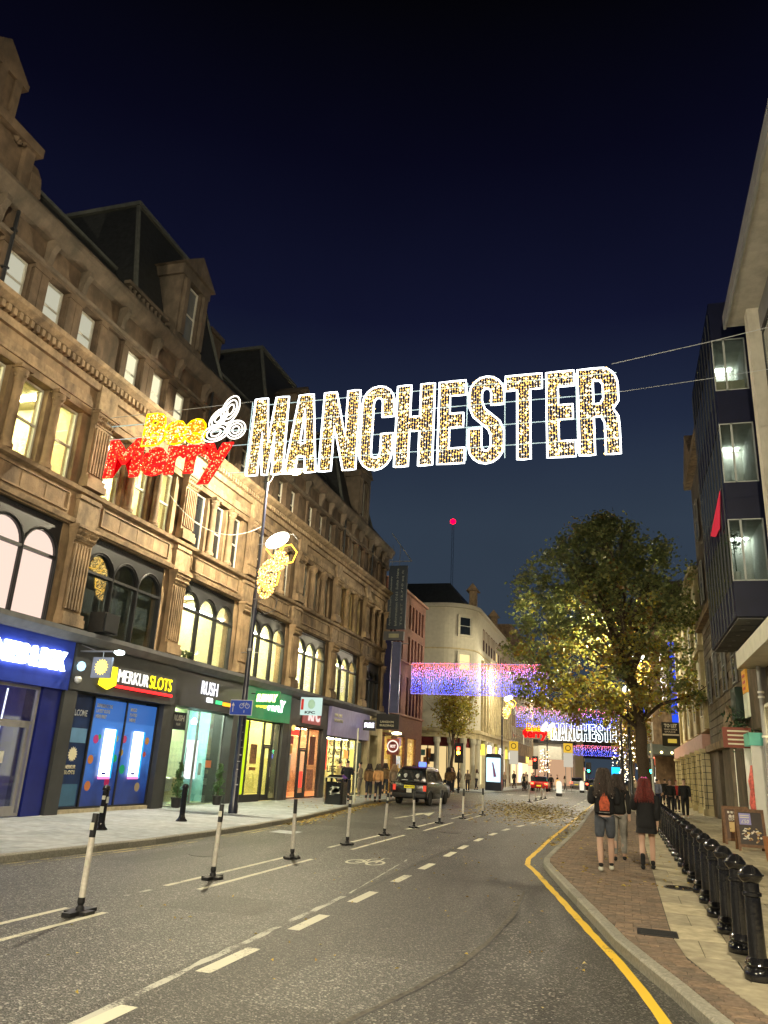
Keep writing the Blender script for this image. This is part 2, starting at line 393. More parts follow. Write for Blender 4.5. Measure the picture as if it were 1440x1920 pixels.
def kerbs(pl, par, side, y0, y1, step):
    n = 0; y = y0
    while y < y1:
        ye = min(y + step, y1); g = .006
        a, c = interp(pl, y + g), interp(pl, ye - g); d = .13 * side
        b = MB(); zt = PZ + R.uniform(-.003, .003)
        e = .02 * side
        P = [(a, y + g), (c, ye - g), (c + d, ye - g), (a + d, y + g)]
        b.v = [(a, y + g, 0), (c, ye - g, 0), (c + d, ye - g, 0), (a + d, y + g, 0), (a, y + g, zt - .02), (c, ye - g, zt - .02), (a + e, y + g, zt), (c + e, ye - g, zt), (c + d, ye - g, zt), (a + d, y + g, zt)]
        b.f = [(0, 1, 5, 4), (4, 5, 7, 6), (6, 7, 8, 9), (2, 3, 9, 8), (0, 4, 6, 9, 3), (1, 2, 8, 7, 5)]; b.m = [0] * 6
        b.build('kerb_stone', R.choice(KERB), par); n += 1; y = ye
kerbs(KR, pavR, 1, 4.4, 62, .9); kerbs(KL, pavL, -1, 6, 58, .9)
bk = MB()
for pl, s, y0, y1 in ((KR, 1, -12, 4.4), (KR, 1, 62, 250), (KL, -1, -12, 6)):
    ys = [y0 + i * (y1 - y0) / 24 for i in range(25)]
    for a, c in zip(ys, ys[1:]):
        bk.face([(interp(pl, a), a, 0), (interp(pl, c), c, 0), (interp(pl, c), c, PZ), (interp(pl, a), a, PZ)])
        bk.face([(interp(pl, a), a, PZ), (interp(pl, c), c, PZ), (interp(pl, c) + .13 * s, c, PZ), (interp(pl, a) + .13 * s, a, PZ)])
bk.build('kerb_run', KERB[0], pavR, kind='stuff')

def pieces(cells, name, mats, parent, z, limit, th=.03):
    """cells: quads [(x,y)*4]; nearest become parts, the rest one stuff part"""
    cells.sort(key=lambda q: (q[0][0] - 0) ** 2 + q[0][1] ** 2)
    vis = [q for q in cells if q[0][1] > 5.5]; hid = [q for q in cells if q[0][1] <= 5.5]
    ms = [MB() for _ in mats]
    def add(b, q, dz):
        k = len(b.v)
        cx = sum(p[0] for p in q) / 4; cy = sum(p[1] for p in q) / 4
        tl = [R.uniform(-.0012, .0012) for _ in range(4)]
        b.v += [(x, y, z - th) for x, y in q] + [(x, y, z - .004 + dz) for x, y in q]
        b.v += [(x + (cx - x) * .035, y + (cy - y) * .035, z + dz + t) for (x, y), t in zip(q, tl)]
        for i in range(4):
            j = (i + 1) % 4
            b.f += [(k + i, k + j, k + 4 + j, k + 4 + i), (k + 4 + i, k + 4 + j, k + 8 + j, k + 8 + i)]; b.m += [0, 0]
        b.f.append((k + 8, k + 9, k + 10, k + 11)); b.m.append(0)
    for i, q in enumerate(vis):
        mi = R.randrange(len(mats)); dz = R.uniform(-.002, .002)
        if i < limit:
            b = MB(); add(b, q, dz); b.build(name, mats[mi], parent)
        else: add(ms[mi], q, dz)
    for q in hid: add(ms[R.randrange(len(mats))], q, 0)
    big = MB()
    for i, m in enumerate(ms):
        k = len(big.v); big.v += m.v; big.f += [tuple(a + k for a in f) for f in m.f]; big.m += [i] * len(m.f)
    if big.v: big.build(name + '_field', mats, parent, kind='stuff', recalc=False)

BE = [(1.75, 3), (1.35, 5.5), (.97, 7.33), (.52, 9.06), (.43, 10.3), (.41, 60)]
cells = []; y = 3.0
while y < 46:
    ye = y + .104; x1 = interp(BE, (y + ye) / 2); xi = interp(KR, (y + ye) / 2) + .137; ofs = R.choice([0, .1]); x = x1 - ofs
    if ofs: cells.append([(x, y + .003), (x1 - .003, y + .003), (x1 - .003, ye - .003), (x, ye - .003)])
    while x > xi + .03:
        xa = max(x - .205, xi)
        cells.append([(xa + .003, y + .003), (x - .003, y + .003), (x - .003, ye - .003), (xa + .003, ye - .003)]); x = xa
    y = ye
pieces(cells, 'brick', BRICKP, pavR, PZ, 300)
cells = []; y = 3.0; r_ = 0
while y < 46:
    ye = y + .9; x = 4.3 if r_ % 2 else 4.6; r_ += 1
    while True:
        xa = x - .6; xe = max(interp(BE, y), interp(BE, ye)) + .004
        if xa < xe + .15:
            cells.append([(interp(BE, y) + .006, y + .004), (x - .004, y + .004), (x - .004, ye - .004), (interp(BE, ye) + .006, ye - .004)]); break
        cells.append([(xa + .004, y + .004), (x - .004, y + .004), (x - .004, ye - .004), (xa + .004, ye - .004)]); x = xa
    y = ye
pieces(cells, 'paving_slab', CONC, pavR, PZ, 280)
cells = []; y = 4.0; r_ = 0
while y < 58:
    ye = min(y + .62, 58); x = -14.35 + (.45 if r_ % 2 else 0); r_ += 1
    if r_ % 2 == 0: cells.append([(-14.35, y + .004), (x - .004, y + .004), (x - .004, ye - .004), (-14.35, ye - .004)])
    while True:
        xe0 = interp(KL, y) - .137; xe1 = interp(KL, ye) - .137; xa = x + .9
        if xa > min(xe0, xe1) - .25:
            cells.append([(x + .004, y + .004), (xe0, y + .004), (xe1, ye - .004), (x + .004, ye - .004)]); break
        cells.append([(x + .004, y + .004), (xa - .004, y + .004), (xa - .004, ye - .004), (x + .004, ye - .004)]); x = xa
    y = ye
pieces(cells, 'paving_slab', FLAG, pavL, PZ, 290)
b = MB()
b.box(-1.77, 5.2, 46, 260, PZ - .05, PZ + .001); b.build('pavement_far_surface', CONC[1], pavR)

# covers in the pavement
t = thing('manhole_cover', 'round dark wet manhole cover beside the bollards', 'manhole', (.80, 14.7, PZ))
b = MB(); b.lathe(.80, 14.7, [(.02, PZ), (.27, PZ), (.27, PZ + .008), (.25, PZ + .010)], 28); b.build('rim', IRON, t, smooth=False)
b = MB(); b.lathe(.80, 14.7, [(.24, PZ + .006), (.24, PZ + .0125), (0.001, PZ + .0125)], 28); b.build('lid', mat('wet_iron', (.04, .035, .03), .15, metal=.5, bump=.8, bscale=60), t)
t = thing('drain_cover', 'rectangular iron drain cover set in the brick pavers', 'drain cover', (.28, 10.35, PZ))
b = MB(); b.box(.06, .50, 10.15, 10.55, PZ - .01, PZ + .006); b.build('frame', IRON, t)
b = MB()
for i in range(7): b.box(.10, .46, 10.19 + i * .05, 10.215 + i * .05, PZ + .004, PZ + .011)
b.build('grating', BLACKM, t)

# ------------------------------------------------------------------ road markings
def strip(b, pts, w, z=.004):
    for (xa, ya), (xb, yb) in zip(pts, pts[1:]):
        d = Vector((xb - xa, yb - ya)); d.normalize(); nx, ny = -d.y * w / 2, d.x * w / 2
        b.face([(xa - nx, ya - ny, z), (xb - nx, yb - ny, z), (xb + nx, yb + ny, z), (xa + nx, ya + ny, z)])
def ribbon(pts, w, z=.004, jag=0):
    b = MB(); L_ = []
    P = []
    for (xa, ya), (xb, yb) in zip(pts, pts[1:]):
        n = max(1, int(math.hypot(xb - xa, yb - ya) / .25))
        P += [(xa + (xb - xa) * i / n, ya + (yb - ya) * i / n) for i in range(n)]
    P.append(pts[-1])
    prev = None
    for i, p in enumerate(P):
        a = P[max(i - 1, 0)]; c = P[min(i + 1, len(P) - 1)]
        d = Vector((c[0] - a[0], c[1] - a[1])); d.normalize(); w1 = w / 2 + R.uniform(-jag, jag); w2 = w / 2 + R.uniform(-jag, jag)
        cur = ((p[0] + d.y * w1, p[1] - d.x * w1), (p[0] - d.y * w2, p[1] + d.x * w2))
        if prev: b.face([(*prev[0], z), (*cur[0], z), (*cur[1], z), (*prev[1], z)])
        prev = cur
    return b
mk = lambda b, name, m: b.build(name, m, kind='structure')
CLX = [(-3.54, 4), (-3.56, 8), (-3.60, 12), (-3.66, 16), (-3.80, 20), (-3.85, 23), (-3.75, 27), (-3.4, 31), (-3.1, 40), (-3.0, 60), (-3.0, 100)]
ys = [(4.9, 5.72), (6.8, 7.83), (8.83, 9.84), (10.9, 11.95), (13.1, 14.03), (15.0, 16.0), (17.45, 18.5), (19.3, 20.3), (21.7, 22.7), (24.0, 25.0), (26.3, 27.3), (28.6, 29.6), (31, 32), (33.4, 34.4), (36, 37), (39, 40.3), (43, 44.3), (47, 48.5), (51, 52.5), (55, 56.5), (59, 60.5), (64, 66), (69, 71), (75, 77)]
for a, c in ys:
    b = MB(); x0, x1 = interp(CLX, a), interp(CLX, c)
    b.face([(x0 - .072, a, .0055), (x0 + .072, a, .0055), (x1 + .072, c, .0055), (x1 - .072, c, .0055)]); mk(b, 'road_marking', WHITEP)
mk(ribbon([(-3.6, 3.5), (-3.66, 5.3), (-3.74, 7.2), (-3.78, 9), (-3.84, 11.3)], .075, .0035, .02), 'road_marking', WORNP)
mk(ribbon([(-3.86, 11.6), (-4.02, 13.5), (-4.25, 16.3)], .03, .0035, .012), 'road_marking', WORNP)
YL = [(.46, 4.5), (.30, 6.3), (.22, 7.22), (.075, 8.12), (-.09, 8.97), (-.43, 10.44), (-.86, 12.41), (-1.32, 14.47), (-1.72, 16.3), (-1.98, 17.3), (-2.08, 18.4), (-2.09, 20), (-2.13, 24), (-2.12, 31), (-2.12, 42), (-2.14, 58), (-2.15, 90)]
mk(ribbon(YL, .105, .004, .008), 'road_marking', YELP)
for d in (.13, .33): mk(ribbon([(x + d, y) for x, y in KL], .07, .004, .006), 'road_marking', YELWORN)
for (a, c) in ((3.5, 8.55), (10.6, 15.0), (17.2, 21.8), (23.8, 28.3), (30.3, 34.8), (52, 63)):
    ax = -6.0 if a > 50 else -6.27; bx = -5.55 if a > 50 else -5.74
    mk(ribbon([(ax, a), (ax - .03, c)], .085, .004, .004), 'road_marking', WHITEP)
    mk(ribbon([(bx, a), (bx - .05, c)], .085, .004, .004), 'road_marking', WHITEP)
mk(ribbon([(-6.24, 9.6), (-6.25, 10.2)], .07, .004, .006), 'road_marking', WORNP)
# cycle symbol
b = MB()
for cx in (-5.0, -4.6):
    for i in range(18):
        t0, t1 = 2 * math.pi * i / 18, 2 * math.pi * (i + 1) / 18
        q = [(cx + rr * math.cos(t) * .17, 15.25 + rr * math.sin(t) * .38, .0045) for t, rr in ((t0, 1), (t1, 1), (t1, .72), (t0, .72))]
        b.face(q)
for seg in (((-5.0, 15.25), (-4.86, 15.8)), ((-4.86, 15.8), (-4.66, 15.75)), ((-4.6, 15.25), (-4.68, 16.1)), ((-4.86, 15.8), (-4.8, 15.2)), ((-4.8, 15.2), (-4.66, 15.75)), ((-5.0, 15.25), (-4.8, 15.2)), ((-4.92, 16.0), (-4.78, 16.0)), ((-4.72, 16.15), (-4.58, 16.2))):
    strip(b, seg, .035, .0042 + R.uniform(0, .0006))
mk(b, 'road_marking', WHITEP)
b = MB(); strip(b, [(-7.9, 28.3), (-7.78, 33.3)], .13); b.face([(-8.15, 31.2, .0044), (-7.75, 34, .0044), (-7.3, 31.0, .0044), (-7.75, 32.0, .0044)]); mk(b, 'road_marking', WHITEP)
b = MB(); b.face([(-8.75, 19.5, .003), (-8.1, 19.5, .003), (-8.15, 20.3, .003), (-8.8, 20.3, .003)]); mk(b, 'road_patch', FLAG[2])
b = MB()
for xs in (-9.3, -8.2, -7.1, -6.0, -4.9): b.face([(xs, 66, .004), (xs + .5, 66, .004), (xs + .5, 68.6, .004), (xs, 68.6, .004)])
mk(b, 'crossing_marking', WORNP)
crk = mat('crack_tar', (.012, .012, .012), .5)
for pts in ([(-1.75, 8.7), (-1.4, 8.45), (-1.1, 8.5), (-.85, 8.3), (-.55, 8.35), (-.3, 8.28)], [(-6.9, 12.6), (-6.4, 12.9), (-6.1, 13.0), (-5.4, 13.6), (-5.0, 13.7)], [(-3.4, 8.5), (-3.1, 8.9), (-3.0, 9.4)], [(-1.9, 5.6), (-1.7, 6.3), (-1.75, 7.4), (-1.5, 8.3)]):
    mk(ribbon(pts, .012, .002, .005), 'road_crack', crk)
mk(ribbon([(-2.15, 5.4), (-1.98, 6.3), (-1.78, 7.2), (-1.6, 8.2), (-1.52, 9.3), (-1.48, 11.2), (-1.6, 13.5)], .05, .0034, .018), 'road_seam', mat('pale_tar_seam', (.11, .10, .085), .8, var=.5, scale=14))
mk(ribbon([(-2.11, 5.4), (-1.94, 6.3), (-1.74, 7.2), (-1.56, 8.2), (-1.48, 9.3), (-1.44, 11.2), (-1.56, 13.5)], .02, .0040, .006), 'road_seam', crk)
b = MB(); b.face([(x + R.uniform(-.05, .05), y + R.uniform(-.05, .05), .0030) for x, y in ((-2.1, 5.5), (-1.95, 6.4), (-1.78, 7.2), (-1.6, 8.2), (-1.52, 9.3), (-1.48, 10.6), (-1.2, 10.2), (-1.05, 9.3), (-.8, 8.9), (-.9, 8.1), (-.55, 7.7), (-.6, 6.9), (-.3, 6.2), (-.5, 5.4))]); mk(b, 'road_patch', ASPH3)
for (x_, y_, w_) in ((-1.0, 14.6, .30), (-5.0, 24.0, .32), (-7.6, 14.2, .34)):
    b = MB(); b.disc((x_, y_, .001), w_, '+z' if False else 'z', 24, th=.004); mk(b, 'road_cover', mat('worn_iron_cover', (.07, .066, .06), .45, metal=.4, var=.4, scale=30, bump=.8, bscale=50))
mk(ribbon([(-3.78, 11.2), (-3.9, 16), (-3.95, 24), (-3.75, 32)], .028, .002, .006), 'road_crack', crk)

# ------------------------------------------------------------------ fallen leaves
leafm = [mat('fallen_leaf_%d' % i, c, .7) for i, c in enumerate([(.45, .30, .05), (.55, .40, .08), (.28, .17, .04), (.6, .5, .2)])]
b = MB()
def leaf(x, y, z, s):
    a = R.uniform(0, 6.28); c, d = math.cos(a) * s, math.sin(a) * s; h = R.uniform(.0, .03)
    b.face([(x - c, y - d, z + .006), (x + d * .55, y - c * .55, z + .006 + h), (x + c, y + d, z + .008), (x - d * .55, y + c * .55, z + .006 + h * .5)], R.randrange(4))
for _ in range(3600):
    u = R.random(); y = R.gauss(41, 5.5); x = -4.4 + R.gauss(0, 1.5) - (y - 41) * .12
    if 29 < y < 58 and -8.5 < x < -1.9: leaf(x, y, 0, R.uniform(.05, .10))
for _ in range(700):
    y = R.uniform(22, 40); x = interp(KL, y) + abs(R.gauss(0, .3)); leaf(x, y, 0, R.uniform(.04, .07))
for _ in range(260):
    y = R.uniform(28, 56); leaf(interp(KL, y) - R.uniform(.1, 2), y, PZ, R.uniform(.04, .06))
for _ in range(400):
    y = R.uniform(22, 50); leaf(-1.75 - abs(R.gauss(0, .25)), y, 0, R.uniform(.04, .07))
for _ in range(170):
    y = R.uniform(5, 26) ; x = R.uniform(-6, .3)
    if x < interp(KR, y) - .1: leaf(x, y, 0, R.uniform(.012, .022) * (1 + y / 30))
for _ in range(140):
    y = 14 + R.expovariate(.12); leaf(interp(KR, y) + R.uniform(.1, 2.6), y, PZ, R.uniform(.02, .05))
b.build('fallen_leaves', leafm, kind='stuff', recalc=False)

# ------------------------------------------------------------------ sandstone building on the left
FX = -14.15
SB = thing('stone_building', 'long Victorian sandstone building with arched windows above a row of shops', 'building', (FX, 27, PZ))
PIL = [7.02, 12.05, 17.1, 22.15, 27.2, 32.2, 37.25, 42.3, 46.55]

def sash(w, h, fr=.055, split=.5, arch=False):
    f = MB(); f.box(-.05, .03, -w / 2, -w / 2 + fr, 0, h); f.box(-.05, .03, w / 2 - fr, w / 2, 0, h)
    f.box(-.05, .03, -w / 2 + fr, w / 2 - fr, 0, fr); f.box(-.05, .03, -w / 2 + fr, w / 2 - fr, h - fr, h)
    f.box(-.045, .02, -w / 2 + fr, w / 2 - fr, h * split - .03, h * split + .03)
    p1 = MB(); p1.box(-.01, -.004, -w / 2 + fr, w / 2 - fr, fr, h * split - .03)
    p2 = MB(); p2.box(-.03, -.024, -w / 2 + fr, w / 2 - fr, h * split + .03, h - fr)
    return f, p1, p2
TM = {}
def window(parent, w, h, loc, glassm, framem=SASH, split=.5, rz=0, name='window'):
    key = (round(w, 2), round(h, 2), split, framem.name)
    if key not in TM:
        f, p1, p2 = sash(w, h, split=split)
        TM[key] = (f.mesh('window', framem, origin=False)[0], p1, p2, {})
    fm, p1, p2, gm = TM[key]
    if glassm.name not in gm: gm[glassm.name] = (p1.mesh('pane', glassm, origin=False)[0], p2.mesh('pane', glassm, origin=False)[0])
    o = inst(fm, name, loc, parent, rz)
    for g in gm[glassm.name]:
        c = inst(g, 'pane', loc, o); c.location = (0, 0, 0)
    return o

def room(parent, x0, y0, y1, z0, z1, depth, wall, lightm=E_CEIL, strips=2, facing=1, lz=.02):
    """open-fronted room behind a window at x0; facing=1 opens to +x, -1 opens to -x"""
    xb = x0 - depth * facing; b = MB()
    b.face([(xb, y0, z0), (xb, y1, z0), (xb, y1, z1), (xb, y0, z1)])
    b.face([(x0, y0, z0), (xb, y0, z0), (xb, y0, z1), (x0, y0, z1)]); b.face([(x0, y1, z0), (xb, y1, z0), (xb, y1, z1), (x0, y1, z1)])
    b.face([(x0, y0, z0), (x0, y1, z0), (xb, y1, z0), (xb, y0, z0)]); b.face([(x0, y0, z1), (x0, y1, z1), (xb, y1, z1), (xb, y0, z1)])
    o = b.build('interior', wall, parent, recalc=False)
    b = MB(); n = strips
    for i in range(n):
        yc = y0 + (y1 - y0) * (i + .5) / n
        xa, xc = sorted((x0 - depth * facing * .2, x0 - depth * facing * .85))
        b.box(xa, xc, yc - .10, yc + .10, z1 - lz - .03, z1 - lz)
    b.build('ceiling_light', lightm, o)
    return o
ROOMW = mat('warm_room_wall', (.75, .68, .42), .8, var=.06)
ROOMC = mat('cream_room_wall', (.8, .74, .52), .8, var=.05)
ROOMD = mat('dark_room_wall', (.12, .12, .12), .8)

# walls: horizontal bands and piers
D0 = FX - .5
b = MB()
Y0, Y1 = 7.0, 46.6
b.box(D0, FX, Y0, Y1, 7.55, 8.62); b.box(D0, FX, Y0, Y1, 10.80, 12.0)
b.box(D0, FX - .05, Y0, Y1, 4.5, 4.82)
b.box(FX - 9, D0, Y1 - .4, Y1, 0.12, 12.0); b.box(FX - 9, D0, Y0, Y0 + .4, 0.12, 12.0)
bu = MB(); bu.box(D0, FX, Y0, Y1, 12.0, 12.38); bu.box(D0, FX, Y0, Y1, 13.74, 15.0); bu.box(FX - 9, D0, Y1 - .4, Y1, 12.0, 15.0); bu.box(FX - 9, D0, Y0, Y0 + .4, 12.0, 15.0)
OFS = (1.12, 2.52, 3.92)
def offs(k): 
    s = (PIL[k + 1] - PIL[k]) / 5.05
    return [PIL[k] + o * s for o in OFS], s
for k in range(8):
    cs, s = offs(k)
    for z0, z1, hw in ((8.62, 10.80, .46 * s), (12.38, 13.74, .40 * s)):
        e = [PIL[k]] + [v for c in cs for v in (c - hw, c + hw)] + [PIL[k + 1]]
        for a, c in zip(e[0::2], e[1::2]): (bu if z0 > 12 else b).box(D0, FX - .12, a, c, z0, z1)
    b.box(D0, FX - .1, PIL[k], PIL[k] + .62, 4.82, 7.55); b.box(D0, FX - .1, PIL[k + 1] - .62, PIL[k + 1], 4.82, 7.55)
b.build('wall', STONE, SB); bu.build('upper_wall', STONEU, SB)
# back of floors behind dark windows
b = MB(); b.box(FX - 9, FX - 4.5, Y0 + .4, Y1 - .4, 4.6, 15.0); b.build('rear_mass', ROOMD, SB)
# mouldings
b = MB()
b.prism([(FX, 12.0), (FX + .28, 12.0), (FX + .45, 12.1), (FX + .5, 12.2), (FX, 12.3)], 'y', Y0, Y1 + .2)
b.build('cornice', STONE2, SB)
b = MB(); b.prism([(FX, 11.58), (FX + .12, 11.58), (FX + .14, 11.70), (FX + .14, 11.99), (FX, 11.99)], 'y', Y0, Y1); b.build('dentil_course', STONE2, SB)
b = MB(); b.prism([(FX, 11.0), (FX + .06, 11.0), (FX + .08, 11.08), (FX + .05, 11.2), (FX + .05, 11.3), (FX, 11.3)], 'y', Y0, Y1); b.build('architrave', STONE2, SB)
b = MB(); b.prism([(FX, 8.46), (FX + .16, 8.5), (FX + .2, 8.6), (FX, 8.66)], 'y', Y0, Y1); b.build('sill_course', STONE2, SB)
b = MB(); b.prism([(FX, 7.58), (FX + .08, 7.6), (FX + .12, 7.72), (FX, 7.76)], 'y', Y0, Y1); b.build('string_course', STONE2, SB)
b = MB(); b.prism([(FX, 14.55), (FX + .12, 14.6), (FX + .3, 14.85), (FX + .34, 15.0), (FX + .30, 15.12), (FX - .3, 15.2), (FX - .3, 14.9)], 'y', Y0, Y1 + .15); b.build('eaves_cornice', STONED, SB)
b = MB(); b.prism([(FX, 13.82), (FX + .07, 13.84), (FX + .1, 13.92), (FX, 13.98)], 'y', Y0, Y1); b.build('string_course', STONED, SB)
b = MB(); b.prism([(FX - .1, 4.45), (FX + .25, 4.5), (FX + .42, 4.66), (FX + .42, 4.78), (FX - .1, 4.84)], 'y', Y0, Y1 + .1)
b.build('shop_cornice', mat('grey_shop_cornice', (.12, .12, .125), .6, var=.2), SB)
dm = MB(); dm.box(-.0, .17, -.055, .055, 0, .18); dme = dm.mesh('dentil', STONE2, origin=False)[0]
y = 7.2
while y < Y1: inst(dme, 'dentil', (FX + .14, y, 11.78), SB); y += .2
# parapet copings & consoles
cm = MB(); cm.prism([(0, 0), (.16, .05), (.2, .35), (.32, .55), (.3, .72), (0, .72)], 'y', -.09, .09); cme = cm.mesh('console', STONED, origin=False)[0]
pm = MB(); pm.box(0, .09, -.13, .13, 0, 1.25); pm.box(0, .13, -.16, .16, 1.25, 1.36); pm.box(0, .12, -.15, .15, 0, .1); pme = pm.mesh('small_pilaster', STONEU, origin=False)[0]
# columns between second floor windows
c2 = MB(); c2.lathe(.05, 0, [(.19, 0), (.19, .10), (.155, .14), (.135, .2), (.13, 1.0), (.118, 1.78), (.135, 1.80), (.15, 1.9), (.2, 2.05), (.21, 2.12)], 12)
for i in range(8):
    t_ = i * math.pi / 4; c2.octa((.05 + .16 * math.cos(t_), .16 * math.sin(t_), 1.93 + (i % 2) * .09), .06)
c2.box(-.16, .26, -.22, .22, 2.10, 2.2); c2me = c2.mesh('column', STONE, origin=False, smooth=True)[0]
# pilasters
def pilaster_mesh(h, w=.78, flutes=5, cap=.42):
    m = MB(); m.box(0, .30, -w / 2 - .05, w / 2 + .05, 0, .22); m.box(0, .27, -w / 2 - .02, w / 2 + .02, .22, .34)
    m.box(0, .16, -w / 2, w / 2, .34, h - cap)
    n = flutes * 2 + 1; g = w * .84 / n
    for i in range(0, n, 2): m.box(.16, .215, -w * .42 + i * g, -w * .42 + (i + 1) * g, .44, h - cap - .08)
    m.frustum((0, .20, -w / 2, w / 2), (0, .30, -w / 2 - .08, w / 2 + .08), h - cap, h - .08)
    for r in range(2):
        for i in range(6): m.octa((.24 + r * .03, -w / 2 + .03 + i * (w - .06) / 5, h - cap + .1 + r * .15), .075)
    m.box(0, .34, -w / 2 - .1, w / 2 + .1, h - .08, h)
    return m.mesh('pilaster', STONE, origin=False)[0]
p1me = pilaster_mesh(2.72); p2me = pilaster_mesh(2.3, .74)
rs = MB(); rs.box(0, .12, -.42, .42, 0, .72); rs.box(0, .17, -.46, .46, .72, .84); rsme = rs.mesh('entablature_block', STONE2, origin=False)[0]
rs = MB(); rs.box(.02, .16, -.40, .40, 0, .95); rsme2 = rs.mesh('frieze_block', STONE2, origin=False)[0]
for k, p in enumerate(PIL):
    inst(p1me, 'pilaster', (FX - .02, p, 4.84), SB); inst(p2me, 'pilaster', (FX - .04, p, 8.67), SB)
    inst(rsme, 'entablature_block', (FX, p, 7.58), SB); inst(rsme2, 'frieze_block', (FX, p, 11.02), SB)
pnl = MB(); pnl.box(0, .045, -1.8, 1.8, 0, .045); pnl.box(0, .045, -1.8, 1.8, .50, .545); pnl.box(0, .045, -1.8, -1.755, .045, .5); pnl.box(0, .045, 1.755, 1.8, .045, .5)
for i in range(1, 4): pnl.box(-.0, .012, -1.8 + i * .9 - .008, -1.8 + i * .9 + .008, .045, .5)
pnlme = pnl.mesh('spandrel_panel', STONE2, origin=False)[0]

FL2 = {0: 'lit', 1: 'lit', 2: 'lit', 3: 'dark', 4: 'dark', 5: 'dark', 6: 'lit', 7: 'dark'}
FL3 = {0: 'grey', 1: 'grey', 2: 'lit', 3: 'dark', 4: 'dark', 5: 'dark', 6: 'dark', 7: 'dark'}
E_GREYW = emi('dim_blind_pane', (.85, .82, .62), .55)
E_PALE = emi('pale_yellow_pane', (1, .93, .62), .9)
BLIND = mat('window_blind', (.55, .55, .5), .7)
for k in range(8):
    cs, s = offs(k)
    o = inst(pnlme, 'spandrel_panel', (FX, (PIL[k] + PIL[k + 1]) / 2, 7.84), SB)
    if s < .95: o.scale = (1, s, 1)
    for i, c in enumerate(cs):
        lit = FL2[k] == 'lit'
        window(SB, .90 * s, 2.12, (FX - .3, c, 8.66), GLASS if lit else DGLASS)
        g3 = FL3[k]
        gm = {'grey': E_GREYW, 'lit': E_PALE, 'dark': DGLASS}[g3]
        if k == 0: gm = DGLASS
        window(SB, .78 * s, 1.34, (FX - .28, c, 12.39), gm)
        for d in (-.56, .56): inst(pme, 'small_pilaster', (FX - .12, c + d * s, 12.38), SB)
    for m_ in ((cs[0] + cs[1]) / 2, (cs[1] + cs[2]) / 2):
        inst(c2me, 'column', (FX - .06, m_, 8.64), SB)
    for m_ in ((cs[0] + cs[1]) / 2, (cs[1] + cs[2]) / 2, PIL[k]): inst(cme, 'console', (FX, m_, 13.86), SB)
    if FL2[k] == 'lit':
        room(SB, FX - .5, PIL[k] + .4, PIL[k + 1] - .4, 8.4, 11.2, 3.6, ROOMW, strips=3)
    # first floor arcade in dark iron frame
    ya, yb = PIL[k] + .62, PIL[k + 1] - .62; wA = (yb - ya) / 3; X_ = FX - .2
    f = MB(); zs = 6.55; zt = 7.55; z0 = 4.84; post = .045
    for i in range(3):
        a = ya + i * wA; c = a + wA; rr = (wA - 2 * post) / 2; yc = (a + c) / 2
        poly = [(a, zs), (a, zt), (c, zt), (c, zs), (c - post, zs)]
        poly += [(yc + rr * math.cos(t), zs + rr * math.sin(t) * .98) for t in [math.pi * j / 14 for j in range(1, 14)]] + [(a + post, zs)]
        f.prism(poly, 'x', X_ - .05, X_ + .07)
        f.tube([(X_ + .08, yc + (rr + .05) * math.cos(t), zs + (rr + .05) * math.sin(t)) for t in [math.pi * j / 12 for j in range(13)]], .028, 5)
    for i in range(4):
        a = ya + i * wA; f.box(X_ - .05, X_ + .06, a - post, a + post, z0, zs)
        f.tube([(X_ + .08, a, z0), (X_ + .08, a, zs)], .035, 6)
    f.box(X_ - .04, X_ + .09, ya, yb, zs - .05, zs + .03); f.box(X_ - .05, X_ + .06, ya, yb, z0, z0 + .07)
    for j in range(int((yb - ya) / .13)): f.octa((X_ + .08, ya + .07 + j * .13, 7.47), .03)
    fo = f.build('arched_window', IRON, SB)
    kind = {0: 'screen', 1: 'screen', 2: 'dim', 3: 'room', 4: 'room', 5: 'room', 6: 'mix', 7: 'dim'}[k]
    pm_ = {'screen': E_PINK, 'dim': DGLASS, 'room': GLASS, 'mix': GLASS}[kind]
    for i in range(3):
        a = ya + i * wA + post; c = a + wA - 2 * post; rr = (c - a) / 2; yc = (a + c) / 2
        q = MB(); q.box(X_ - .02, X_ - .012, a, c, z0 + .07, zs - .05); q.build('pane', GLASS if (kind == 'dim' and i < 3 and k == 2) else pm_, fo)
        q = MB(); q.prism([(yc + rr * math.cos(t), zs + .03 + (rr - .04) * math.sin(t)) for t in [math.pi * j / 14 for j in range(15)]], 'x', X_ - .02, X_ - .012)
        q.build('pane', GLASS if (kind == 'dim' and k == 2) else pm_, fo)
    if kind in ('room', 'mix'):
        ro = room(SB, FX - .5, PIL[k] + .3, PIL[k + 1] - .3, 4.6, 7.6, 4.4, ROOMC, strips=3 if kind == 'room' else 1)
        b = MB(); b.box(FX - 3.3, FX - 3.0, PIL[k] + 2.3, PIL[k] + 2.95, 4.6, 7.5); b.build('brick_pier', REDBR, ro)
        b = MB(); b.box(FX - 1.6, FX - 1.0, PIL[k] + 1.0, PIL[k] + 1.6, 4.7, 5.3); b.box(FX - 1.65, FX - 1.55, PIL[k] + 1.0, PIL[k] + 1.6, 5.3, 5.75); b.build('office_chair', BLACKM, ro)
        b = MB(); b.tube([(FX - .9, PIL[k] + .9, 6.9), (FX - .9, PIL[k + 1] - .9, 6.9)], .05, 6); b.build('tube_light', E_WHITE if k == 3 else E_CEIL, ro)
